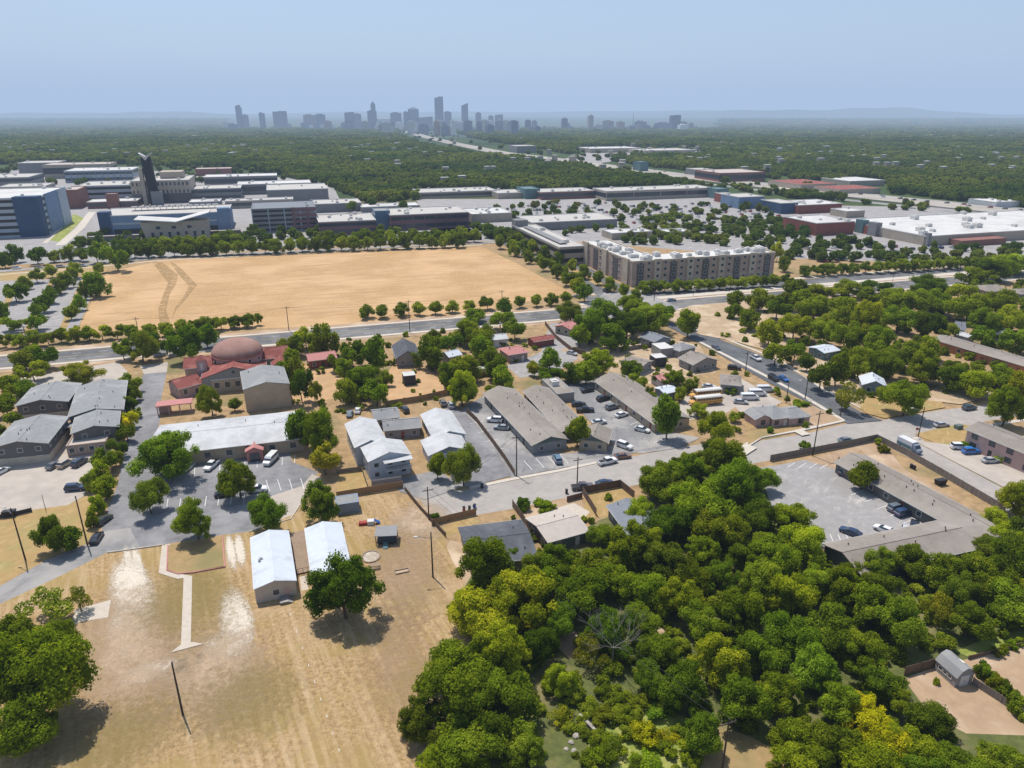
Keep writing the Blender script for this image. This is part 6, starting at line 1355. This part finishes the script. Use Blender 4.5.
T([(188, 341, 46, 36, 'deep'), (140, 346, 36, 30, 'oak'), (165, 340, 26, 24, 'deep'), (148, 340, 20, 20), (206, 335, 24, 22, 'deep'), (122, 348, 20, 20, 'deep')], 'elm', 'large dark tree by the boulevard left of the dome', 'big trees left of the dome')
T([(305, 337, 24, 20), (322, 340, 28, 28), (295, 344, 24, 20, 'oak'), (283, 348, 18, 18, 'oak')], 'lime', 'green tree by the boulevard right of the dome', 'trees right of the dome')
T([(292, 362, 26, 34), (300, 382, 24, 36, 'deep'), (284, 372, 18, 24), (314, 390, 14, 22, 'grey')], 'elm', 'tall tree between the tan hall and the red roof', 'trees between hall and red roof')
T([(352, 352, 28, 26), (374, 353, 34, 38, 'deep'), (344, 368, 22, 22), (362, 379, 40, 34), (376, 392, 28, 26, 'deep'), (350, 390, 30, 24), (336, 362, 18, 18), (385, 378, 14, 14, 'deep')], 'elm', 'green tree in the clump left of the sandy yard', 'clump left of the sandy yard')
T([(428, 352, 34, 32), (433, 335, 16, 14, 'oak'), (448, 342, 26, 20, 'deep'), (472, 330, 44, 30), (482, 345, 32, 30, 'deep'), (462, 366, 42, 30, 'lime'), (446, 374, 22, 26), (462, 388, 36, 34, 'lime'), (462, 394, 22, 22), (496, 366, 30, 28), (502, 377, 26, 22), (488, 358, 24, 20), (515, 328, 22, 20, 'deep'), (500, 318, 24, 18, 'deep'), (476, 314, 26, 14, 'deep'), (490, 390, 16, 12), (508, 386, 14, 12)], 'elm', 'green tree in the long clump right of the sandy yard', 'clump right of the sandy yard')
tree(451, 385, 14, 12, 'lime', 'small round bush like tree beside the rear white roof')
# oaks below the crossing
T([(570, 312, 36, 22, 'oak'), (605, 316, 48, 34), (590, 326, 36, 34), (632, 308, 40, 24), (648, 316, 44, 28), (616, 336, 34, 26), (664, 312, 24, 18, 'deep'), (580, 334, 22, 22), (628, 324, 36, 28, 'deep')], 'deep', 'large old oak in the group below the crossing', 'old oaks below the crossing')
T([(598, 362, 38, 26, 'lime'), (586, 372, 28, 22), (572, 372, 20, 18), (632, 368, 30, 22), (648, 394, 12, 14), (630, 380, 16, 14, 'elm'), (663, 378, 20, 12), (676, 376, 22, 16), (652, 398, 16, 14, 'deep'), (680, 392, 14, 16, 'grey'), (698, 410, 20, 12), (735, 416, 14, 10), (612, 384, 14, 12), (642, 383, 14, 12), (690, 386, 14, 12)], 'elm', 'small tree among the back yards left of the school buses', 'back yard trees')
# avenue rows
T([(500+14.5*i, 241+7.3*i, 13, 13) for i in range(6)]+[(513+13*i, 245+6.4*i, 11, 10, 'deep') for i in range(6)], 'elm', 'street tree beside the avenue at the right of the golden field', 'street trees along the avenue')
T([(520+13*i, 240+6.2*i, 13, 13, 'deep') for i in range(10)]+[(577, 286, 18, 16, 'lime'), (585, 291, 18, 18), (566, 278, 15, 13)], 'deep', 'dark street tree in front of the parking structure', 'street trees before the parking structure')
T([(x, 287-(x-640)*.055, 15, 11) for x in range(643, 790, 11)], 'deep', 'clipped street tree before the brick apartment block', 'street trees before the brick apartments')
T([(x, 270-(x-800)*.05, 15, 11) for x in range(806, 1020, 12)], 'deep', 'street tree in the row along the right part of the boulevard', 'street trees on the right boulevard')
tree(785, 262, 14, 16, 'yellow', 'bright yellow green tree at the end of the brick apartment block'); tree(778, 250, 13, 18, 'lime', 'yellowish taller tree at the corner of the brick apartment block')
# left car park rows
T([(2, 310, 17, 17), (14, 291, 24, 18), (24, 281, 16, 14), (36, 275, 16, 13, 'yellow'), (51, 270, 12, 12, 'deep'), (72, 270, 16, 14), (66, 279, 16, 14), (58, 286, 16, 14), (50, 295, 18, 14), (42, 303, 20, 16), (38, 309, 18, 14), (36, 321, 22, 15), (12, 323, 22, 14), (97, 283, 24, 22), (84, 290, 12, 16, 'deep'), (78, 301, 16, 16), (70, 312, 17, 13, 'grey'), (98, 267, 12, 11, 'deep'), (-16, 290, 18, 16), (88, 278, 12, 12, 'deep')], 'deep', 'tree in the rows of the planted car park left of the golden field', 'car park trees at the left')
T([(14, 253, 16, 16), (36, 254, 20, 17), (53, 255, 14, 12, 'deep'), (68, 252, 16, 14), (82, 254, 14, 12), (96, 252, 18, 18), (115, 256, 24, 24), (118, 250, 20, 18), (3, 258, 16, 16), (82, 242, 16, 10, 'lime'), (100, 246, 18, 12)]+[(x, 250-(x-130)*.032, 16, 13) for x in range(134, 300, 13)]+[(x, 243-(x-130)*.024, 15, 12) for x in range(130, 250, 12)]+[(x, 244-(x-300)*.03, 15, 13) for x in range(302, 470, 13)]+[(x, 238-(x-300)*.02, 14, 12) for x in range(330, 480, 12)], 'deep', 'rounded tree in the row between the golden field and the campus', 'street trees between field and campus')
# ---- the creek wood: crowns read off one by one
WOOD = [(486, 568, 70, 62), (520, 596, 76, 66), (478, 610, 70, 60), (460, 660, 76, 60), (500, 650, 60, 62), (444, 700, 90, 70), (500, 700, 76, 70), (468, 745, 90, 60), (536, 570, 40, 36), (556, 566, 56, 42), (592, 568, 58, 46), (630, 545, 58, 48), (580, 590, 64, 50), (560, 620, 40, 46, 'deep'), (540, 645, 40, 50, 'deep'),
        (660, 560, 54, 46), (640, 510, 34, 30, 'lime'), (660, 480, 46, 40), (690, 470, 52, 42), (725, 462, 56, 46), (740, 490, 70, 60), (700, 505, 66, 56), (670, 520, 50, 46, 'deep'), (720, 530, 56, 46), (754, 515, 46, 44), (650, 590, 46, 46, 'deep'), (690, 575, 44, 40, 'lime'), (680, 600, 52, 46, 'lime'),
        (790, 520, 52, 40, 'lime'), (806, 540, 56, 52, 'lime'), (776, 556, 50, 44), (760, 580, 54, 46), (740, 610, 60, 54, 'lime'), (700, 620, 46, 44), (790, 590, 56, 48), (820, 580, 48, 42), (845, 590, 54, 46), (880, 565, 44, 36, 'oak'), (910, 560, 52, 42, 'oak'), (870, 605, 56, 56), (900, 620, 60, 62, 'deep'), (830, 625, 60, 56),
        (790, 635, 56, 54, 'deep'), (760, 650, 56, 52, 'deep'), (720, 660, 60, 56), (690, 690, 62, 60), (740, 700, 66, 60), (780, 690, 50, 46, 'lime'), (820, 670, 56, 56, 'deep'), (860, 650, 52, 50), (880, 680, 46, 40, 'deep'), (840, 700, 50, 44), (700, 730, 50, 46, 'deep'), (660, 650, 50, 46, 'deep'), (648, 676, 40, 36, 'deep'), (640, 620, 44, 40),
        (940, 570, 52, 44), (960, 590, 40, 44, 'oak'), (985, 575, 62, 56), (1015, 560, 60, 56), (1010, 600, 60, 50), (970, 620, 52, 44), (940, 610, 34, 44, 'grey'), (1000, 520, 40, 34), (1020, 500, 44, 40), (1010, 540, 40, 34), (985, 545, 34, 26), (1050, 590, 70, 60), (1045, 540, 60, 50),
        (800, 740, 60, 50, 'lime'), (840, 745, 66, 50), (880, 735, 60, 50, 'yellow'), (905, 745, 60, 46), (930, 720, 50, 44), (870, 765, 70, 50, 'lime'), (790, 768, 60, 40, 'lime'), (960, 765, 60, 40), (1000, 760, 60, 40), (920, 770, 50, 40, 'deep'), (860, 710, 44, 36, 'yellow'), (900, 700, 34, 30, 'lime'),
        (560, 680, 36, 36), (530, 745, 50, 44), (590, 650, 38, 36, 'grey'), (420, 720, 46, 50), (430, 760, 40, 36), (603, 534, 36, 26), (545, 590, 50, 46), (615, 580, 44, 40), (850, 570, 30, 24, 'lime'), (514, 556, 24, 18, 'deep'), (760, 545, 36, 30), (745, 555, 40, 34), (700, 550, 44, 36)]
for e in WOOD:
    x, y, w, h = e[:4]; ti = e[4] if len(e) > 4 else R.choice(('elm', 'elm', 'deep', 'lime', 'lime', 'elm', 'oak'))
    side = 'left edge' if x < 520 else ('middle' if x < 760 else 'right part')
    lk_ = {'elm': 'mid green', 'deep': 'deep green', 'oak': 'dark green', 'lime': 'bright green', 'grey': 'dull grey green', 'yellow': 'yellowish'}[ti]
    tree(x, y, w, h*.92, ti, '%s tree in the dense creek wood, %s' % (lk_, side), 'trees of the creek wood', 'thin' if ti == 'grey' else 'big')
def wood_fill(poly, spacing, wr, label, group, limit, kind='mid', tints=('elm', 'deep', 'oak', 'elm', 'lime'), near=.62, seed=1):
    q = random.Random(seed); P = [(G(x, y).x, G(x, y).y) for x, y in poly]; n = 0
    x0, x1 = min(p[0] for p in P), max(p[0] for p in P); y0, y1 = min(p[1] for p in P), max(p[1] for p in P); pts = []
    yy = y0
    while yy < y1:
        xx = x0
        while xx < x1:
            pts.append((xx+q.uniform(-.45, .45)*spacing, yy+q.uniform(-.45, .45)*spacing)); xx += spacing
        yy += spacing
    q.shuffle(pts)
    for (x, y) in pts:
        if n >= limit or not inpoly(x, y, P): continue
        W = q.uniform(*wr)
        if any((x-a)**2+(y-b)**2 < ((W*.5+r)*near)**2 for a, b, r in TREES): continue
        px, py = proj(x, y, W*.5); tree(px, py, W*ppm(py, W*.5), None, q.choice(tints), label, group, kind); n += 1
    return n
wf = wood_fill([(450, 580), (545, 575), (600, 575), (655, 545), (655, 490), (700, 455), (755, 470), (775, 540), (838, 565), (905, 583), (1000, 555), (1060, 520), (1060, 600), (960, 650), (900, 668), (880, 700), (960, 745), (1000, 775), (780, 775), (760, 735), (700, 730), (690, 690), (610, 660), (545, 690), (530, 775), (430, 775), (450, 640)], 8.0, (7, 10), 'smaller tree filling a gap in the dense creek wood', 'gap trees of the creek wood', 30, 'big', seed=5)
# right hand neighbourhood
RN = [(735, 300, 20, 16), (815, 305, 36, 26), (840, 312, 40, 30, 'elm'), (866, 318, 40, 34, 'lime'), (795, 325, 34, 26, 'lime'), (770, 330, 28, 26, 'lime'), (750, 318, 24, 20), (825, 330, 34, 26), (850, 335, 38, 28), (880, 340, 38, 28), (905, 352, 40, 30), (885, 362, 34, 28), (925, 365, 38, 32), (860, 362, 34, 30), (838, 368, 30, 34, 'oak'), (822, 374, 28, 26, 'oak'), (930, 345, 30, 26), (795, 350, 22, 20), (808, 362, 18, 16, 'oak'),
      (940, 300, 44, 26), (970, 305, 44, 30), (1000, 300, 40, 28), (910, 300, 40, 26), (900, 318, 36, 26, 'deep'), (930, 322, 34, 28), (985, 322, 34, 26, 'deep'), (1010, 316, 34, 28), (1020, 340, 34, 26, 'deep'), (950, 374, 44, 28), (975, 380, 46, 30, 'lime'), (1005, 375, 40, 26), (1020, 385, 30, 26, 'yellow'), (890, 300, 30, 20), (870, 296, 30, 20, 'oak'), (960, 290, 30, 18, 'lime'),
      (930, 283, 44, 16, 'deep'), (990, 270, 44, 20), (1015, 262, 40, 20), (975, 276, 30, 16, 'lime'), (850, 288, 36, 16), (820, 290, 34, 18, 'grey'), (800, 300, 26, 20), (778, 308, 26, 20, 'oak'), (785, 300, 24, 16, 'grey'), (760, 300, 24, 18, 'grey'), (735, 310, 18, 14), (795, 288, 28, 16, 'oak'), (875, 285, 26, 12, 'deep'), (1000, 340, 26, 22, 'deep'), (985, 335, 22, 18, 'deep'), (945, 330, 20, 18, 'grey')]
RN = [(e[0], e[1], e[2]*1.02, e[3]*1.05)+tuple(e[4:]) for e in RN]
T(RN, 'elm', 'leafy garden tree in the thick neighbourhood greenery at the right', 'garden trees of the right neighbourhood')
# hedge and bushes, bottom right yard
for i in range(9): bush(984+i*6.6, 668+i*6.6, 22, 24, R.choice(('elm', 'deep', 'lime')), 'bush in the diagonal hedge between the two bottom right yards', 'hedge of the bottom right yards')
bush(937, 681, 9, 10, 'lime', 'small yellowish sapling bush beside the barn shaped shed'); bush(752, 452, 9, 9, 'deep', 'small round bush at the footpath of the pink house') if False else None
bush(770, 430, 8, 9, 'deep', 'small dark bush before the pink house steps'); bush(806, 425, 7, 8, 'lime', 'small bright bush at the right wing of the pink house'); bush(731, 391, 12, 8, 'deep', 'bush at the wall of the low brown hipped house'); bush(777, 388, 8, 6, 'lime', 'small bush at the kerb beside the white vans'); bush(800, 403, 20, 7, 'deep', 'low hedge behind the pink house'); bush(806, 445, 14, 10, 'deep', 'bush at the foot of the tall utility pole')
bush(829, 411, 8, 8, 'grey', 'reddish grey shrub on the diagonal street corner'); bush(524, 503, 20, 16, 'deep', 'dark bush in the yard beside the pale street'); bush(545, 504, 24, 10, 'lime', 'low yellow green bushes in the yard beside the pale street'); bush(435, 516, 12, 8, 'deep', 'clipped bush at the foot of the corner utility pole')
bush(878, 441, 10, 8, 'lime', 'bush in the corner of the long street fence'); bush(884, 449, 12, 8, 'lime', 'second bush behind the corner of the street fence'); bush(962, 445, 18, 9, 'deep', 'bush before the left end of the townhouses'); bush(996, 453, 14, 8, 'oak', 'dark bush between townhouse doors'); bush(1006, 459, 20, 9, 'lime', 'low hedge before the townhouses')
for i in range(7): bush(1000+i*7-3, 652-i*3.4, 13, 10, R.choice(('lime', 'elm')), 'yellow green shrub along the verge beyond the barn shaped shed', 'shrubs on the verge')
for i, (x, y, w, ti) in enumerate([(610, 745, 40, 'lime'), (640, 735, 36, 'yellow'), (600, 715, 30, 'elm'), (665, 735, 30, 'yellow'), (680, 750, 34, 'lime'), (625, 715, 30, 'lime'), (650, 765, 40, 'lime'), (585, 700, 26, 'deep'), (640, 700, 26, 'elm'), (560, 715, 30, 'elm'), (595, 755, 30, 'lime'), (660, 710, 30, 'deep'), (690, 725, 24, 'deep')]): bush(x, y, w, w*.5, ti, 'sprawling bush over the creek bed at the bottom', 'bushes over the creek bed', 'thin' if i % 3 == 0 else 'mid')
# dead tree
dt = thing('dead_tree', 'leafless pale grey tree in the gap of the creek wood', 'tree', G(612, 668)); mb = MB(); rq = random.Random(8)
def limb(p, d, ln, r, n):
    e = p+d*ln; mb.tube(p, e, r, r*.6, 5, False)
    if n:
        for _ in range(3 if n > 1 else 2):
            dd = (d+Vector((rq.uniform(-.7, .7), rq.uniform(-.7, .7), rq.uniform(-.1, .45)))).normalized(); limb(p.lerp(e, rq.uniform(.6, 1)), dd, ln*rq.uniform(.6, .85), r*.55, n-1)
limb(Vector((0, 0, 0)), Vector((0, .05, 1)), 4.0, .22, 0)
for a in range(5): limb(Vector((0, .1, 4)), Vector((math.cos(a*1.3), math.sin(a*1.3), .8)).normalized(), 2.9, .085, 4)
mb.build('trunk', 'deadwood', dt)
# far crowns that the uncountable woods repeat
far_src = []
for i, (x, y) in enumerate(((352, 206), (372, 203), (392, 201), (404, 206))):
    p = G(x, y, 6); t = thing('leafy_tree', 'tree at the near edge of the far wood behind the offices', 'tree', (p.x, p.y, 0), i, 'near edge of the far wood')
    c = inst('crown', CR_FAR[i], t, (0, 0, 7), 0, (6, 6, 6)); inst('trunk', TR[i], t, (0, 0, 0), 0, (5, 5, 7)); far_src.append(c)
# ---- uncountable woods: everything beyond and between
pts, scs = [], []
g = random.Random(21)
CAMPUS = [(-400, 262), (-400, 176), (20, 164), (60, 162), (112, 164), (165, 166), (232, 168), (282, 176), (330, 187), (365, 203), (425, 200), (470, 208), (482, 246), (256, 250), (100, 262)]
MALLZ = [(416, 206), (420, 191), (720, 188), (800, 200), (1300, 222), (1300, 262), (905, 262), (790, 262), (775, 290), (640, 292), (600, 280), (500, 236)]
FWY = [(400, 127), (440, 127), (475, 139), (560, 153), (640, 166), (715, 174), (719, 172), (768, 173), (798, 182), (838, 184), (848, 179), (886, 181), (890, 194), (1024, 208), (1300, 232), (1300, 250), (1024, 222), (860, 203), (800, 196), (700, 187), (620, 173), (540, 162), (480, 155), (430, 147), (396, 136)]
RETAIL = [(560, 158), (590, 147), (700, 147), (705, 156), (640, 158), (610, 162)]
DOWN = [(225, 130), (225, 100), (720, 100), (720, 130.5), (560, 131), (470, 132), (380, 131)]
NEAR = [(-300, 900), (-300, 262), (100, 258), (256, 249), (482, 238), (560, 262), (640, 285), (775, 283), (1100, 262), (1500, 300), (1500, 900)]
SPEC.sort(key=lambda s: -s[0])
mid_src = []
for s_ in SPEC[:296]:
    c_ = plant(s_)
    if c_.data in CR_MID and len(mid_src) < 4 and c_.data not in [m_.data for m_ in mid_src]: mid_src.append(c_)
trunk_src = [o_ for o_ in mid_src[0].parent.children if o_.name.startswith('trunk')][0]
IX = []
for s_ in SPEC[296:]:          # the trees that show smallest go with the uncountable rest
    x_, y_, z_ = s_[4]; zc_, W_, H_ = s_[7:10]
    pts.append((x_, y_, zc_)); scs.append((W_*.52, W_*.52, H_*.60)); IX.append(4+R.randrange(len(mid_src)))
    pts.append((x_, y_, 0)); scs.append((W_*.42, W_*.42, zc_*1.02)); IX.append(4+len(mid_src))
def scatter(y0, y1, sp, wr, hr, test, prob=1.0):
    yy = y0
    while yy < y1:
        half = yy*.80+60; xx = -half
        while xx < half:
            x = xx+g.uniform(-.5, .5)*sp; y = yy+g.uniform(-.5, .5)*sp; xx += sp
            if g.random() > prob: continue
            px, py = proj(x, y)
            if not test(px, py): continue
            if y > 500 and math.sin(x*.021+math.sin(y*.006)*2)*math.sin(y*.017+math.sin(x*.005)*3) > .93: continue
            w = g.uniform(*wr); h = g.uniform(*hr)*(1+.25*math.sin(x*.03)*math.sin(y*.013)); pts.append((x, y, h*.45)); scs.append((w*.55, w*.55, h*.6)); IX.append(g.randrange(4))
        yy += sp
out = lambda px, py: not (inpoly(px, py, CAMPUS) or inpoly(px, py, MALLZ) or inpoly(px, py, FWY) or inpoly(px, py, RETAIL) or inpoly(px, py, DOWN) or inpoly(px, py, NEAR))
scatter(450, 1300, 9.5, (9, 14), (8, 13), out)
scatter(1300, 2600, 14, (14, 21), (10, 15), out, .97)
scatter(2600, 5200, 30, (32, 46), (11, 18), out, .9)
scatter(5200, 9500, 85, (80, 130), (14, 24), out, .75)
scatter(2900, 4300, 45, (26, 40), (9, 14), lambda px, py: inpoly(px, py, DOWN), .35)
# olive trees in the mall car parks
scatter(380, 1100, 9.5, (6, 10), (5, 8), lambda px, py: inpoly(px, py, [(660, 212), (700, 222), (790, 222), (815, 240), (850, 240), (905, 252), (905, 262), (790, 262), (776, 250), (690, 245), (650, 240), (640, 226)]) and not inpoly(px, py, [(780, 200), (842, 200), (842, 215), (780, 216)]), .6)
scatter(380, 1100, 12, (6, 9), (5, 8), lambda px, py: inpoly(px, py, [(470, 222), (520, 234), (532, 238), (620, 232), (612, 245), (668, 248), (700, 238), (650, 226), (560, 232)]) or inpoly(px, py, [(905, 245), (1300, 255), (1300, 268), (905, 264)]), .6)
scatter(500, 1100, 14, (6, 10), (5, 8), lambda px, py: inpoly(px, py, MALL), .5)
scatter(450, 900, 15, (7, 11), (6, 9), lambda px, py: inpoly(px, py, [(78, 246), (84, 236), (470, 232), (470, 240), (250, 247)]), .8)
scatter(600, 4000, 20, (10, 16), (8, 12), lambda px, py: inpoly(px, py, FWY), .04)
scatter(900, 1300, 22, (8, 12), (7, 10), lambda px, py: inpoly(px, py, CAMPUS) and py < 185, .45)
scatter(1300, 2600, 30, (10, 16), (8, 11), lambda px, py: inpoly(px, py, RETAIL), .5)
scatter(430, 700, 10, (7, 10), (6, 8), lambda px, py: inpoly(px, py, [(800, 262), (1020, 252), (1020, 262), (800, 270)]), .6)
scatter(600, 1100, 16, (7, 11), (6, 9), lambda px, py: inpoly(px, py, [(860, 202), (930, 205), (920, 212), (866, 210)]) or inpoly(px, py, [(700, 187), (760, 185), (850, 200), (800, 200), (730, 190)]), .7)
# gap filling greenery between gardens of the middle ground
busy = [(a, b, r) for a, b, r in TREES]
def gardens(poly, sp, wr, prob, avoid=False):
    P = [(G(x, y).x, G(x, y).y) for x, y in poly]
    x0, x1 = min(p[0] for p in P), max(p[0] for p in P); y0, y1 = min(p[1] for p in P), max(p[1] for p in P); y = y0
    while y < y1:
        x = x0
        while x < x1:
            a, b = x+g.uniform(-.5, .5)*sp, y+g.uniform(-.5, .5)*sp; x += sp
            if g.random() < prob and inpoly(a, b, P) and not (avoid and any(inpoly(a, b, q_) for q_ in PAVED)):
                w = g.uniform(*wr); h = w*g.uniform(.6, .9); pts2.append((a, b, h*.4)); scs2.append((w*.55, w*.55, h*.6))
        y += sp
pts2, scs2 = [], []
dw = gn_scatter('distant_woodland', pts, scs, far_src+mid_src+[trunk_src], 'unbroken far woodland and car park greenery reaching to downtown', 'woodland', IX)
# undergrowth on the creek wood floor and in the gardens (nobody could count it)
gardens([(455, 600), (545, 556), (600, 545), (655, 520), (650, 478), (700, 455), (755, 470), (770, 540), (838, 565), (905, 583), (1000, 550), (1100, 500), (1150, 600), (960, 650), (900, 668), (880, 700), (960, 745), (1000, 800), (780, 800), (760, 735), (700, 726), (680, 700), (610, 700), (545, 720), (530, 800), (440, 800), (450, 660)], 3.1, (2.0, 4.5), .8)
gardens([(575, 790), (560, 720), (590, 700), (660, 690), (700, 720), (700, 790)], 2.3, (1.4, 3.4), .62)
gardens([(790, 300), (900, 292), (1100, 270), (1100, 330), (1020, 345), (960, 320), (930, 330), (935, 380), (880, 370), (860, 350), (800, 330)], 5.5, (3, 6.5), .42)
gardens([(930, 350), (1100, 390), (1100, 400), (1000, 392), (960, 382)], 5.0, (3, 6), .5)
gardens([(795, 335), (860, 355), (850, 380), (815, 360)], 5.0, (3, 6), .45)
gardens([(290, 340), (560, 326), (600, 320), (700, 345), (790, 400), (740, 440), (690, 400), (600, 370), (540, 380), (480, 372), (445, 405), (330, 430), (280, 400)], 4.2, (1.3, 3.4), .34, True)
gardens([(700, 300), (800, 300), (1100, 270), (1100, 385), (880, 405), (720, 335)], 5.0, (1.6, 4.2), .4, True)
gardens([(430, 545), (450, 515), (600, 490), (660, 500), (640, 540), (540, 552)], 3.6, (1.2, 2.6), .3, True)
near_src = [c for o in col.objects if o.name.startswith('bush') for c in o.children if c.name.startswith('foliage') and c.data in CR_MID][:6]
gn_scatter('undergrowth', pts2, scs2, near_src, 'tangled undergrowth between the trees', 'undergrowth')
print('trees', len(TREES), 'woodland', len(pts), 'undergrowth', len(pts2), 'gap', wf)
# ================================================================== HAZE, SKY, SUN, CAMERA
def haze(HAZE_S, y0, y1):
    m = bpy.data.materials.new('haze'); m.use_nodes = True; nt, lk = m.node_tree.nodes, m.node_tree.links; nt.clear()
    o = nt.new('ShaderNodeOutputMaterial'); a = nt.new('ShaderNodeVolumeAbsorption'); e = nt.new('ShaderNodeEmission'); ad = nt.new('ShaderNodeAddShader')
    s = HAZE_S; a.inputs['Color'].default_value = (0, 0, 0, 1); a.inputs['Density'].default_value = s
    e.inputs['Color'].default_value = (*HAZE_C, 1); e.inputs['Strength'].default_value = s
    lk.new(a.outputs[0], ad.inputs[0]); lk.new(e.outputs[0], ad.inputs[1]); lk.new(ad.outputs[0], o.inputs['Volume'])
    try: m.cycles.homogeneous_volume = True
    except Exception: pass
    ob = MB().box(-45000, 45000, y0, y1, -50, 1300).build('haze', m); tag(ob, kind='structure'); ob.visible_shadow = True
HAZE_C = (.42, .55, .77)
haze(.00009, -400, 2200); haze(.00022, 2200.5, 5000); haze(.00008, 5000.5, 50000)
w = bpy.data.worlds.new('World'); sc.world = w; w.use_nodes = True
nt, lk = w.node_tree.nodes, w.node_tree.links; sky = nt.new('ShaderNodeTexSky'); sky.sky_type = 'NISHITA'; sky.sun_disc = False
EL, AZ = rad(66), math.atan2(-.6, .8)
sky.sun_elevation = EL; sky.sun_rotation = AZ % (2*math.pi); sky.air_density = 1.0; sky.dust_density = 1.0; sky.ozone_density = 1.0; sky.altitude = 200
tcw = nt.new('ShaderNodeTexCoord'); cm = nt.new('ShaderNodeMapping'); lk.new(tcw.outputs['Generated'], cm.inputs[0]); cm.inputs['Scale'].default_value = (1, 1.6, 7)
cf = noise(nt, lk, cm.outputs[0], 1.6, 7, .62); cr_ = ramp(nt, lk, cf, .50, .85)
cmul = nt.new('ShaderNodeMath'); cmul.operation = 'MULTIPLY'; cmul.inputs[1].default_value = .55; lk.new(cr_, cmul.inputs[0])
lk.new(mixc(nt, lk, cmul.outputs[0], sky.outputs[0], (5.2, 5.6, 6.2)), nt['Background'].inputs[0]); nt['Background'].inputs[1].default_value = .145
sd = bpy.data.lights.new('sun', 'SUN'); sd.energy = 5.0; sd.angle = rad(.5); sd.color = (1, .95, .87)
so = bpy.data.objects.new('sun', sd); col.objects.link(so)
dv = Vector((math.sin(AZ)*math.cos(EL), math.cos(AZ)*math.cos(EL), math.sin(EL))); so.rotation_euler = (-dv).to_track_quat('-Z', 'Y').to_euler(); so.location = (0, 100, 300)
cd = bpy.data.cameras.new('camera'); cd.sensor_width = 36; cd.lens = 36*F/1024; cd.clip_start = 1; cd.clip_end = 100000
co = bpy.data.objects.new('camera', cd); col.objects.link(co); co.location = (0, 0, H); co.rotation_euler = (math.pi/2-PT, 0, 0); sc.camera = co
sc.view_settings.view_transform = 'Standard'; sc.view_settings.look = 'None'; sc.view_settings.exposure = 0
sc.cycles.max_bounces = 5; sc.cycles.diffuse_bounces = 3; sc.cycles.transmission_bounces = 3; sc.cycles.transparent_max_bounces = 12; sc.cycles.volume_bounces = 0
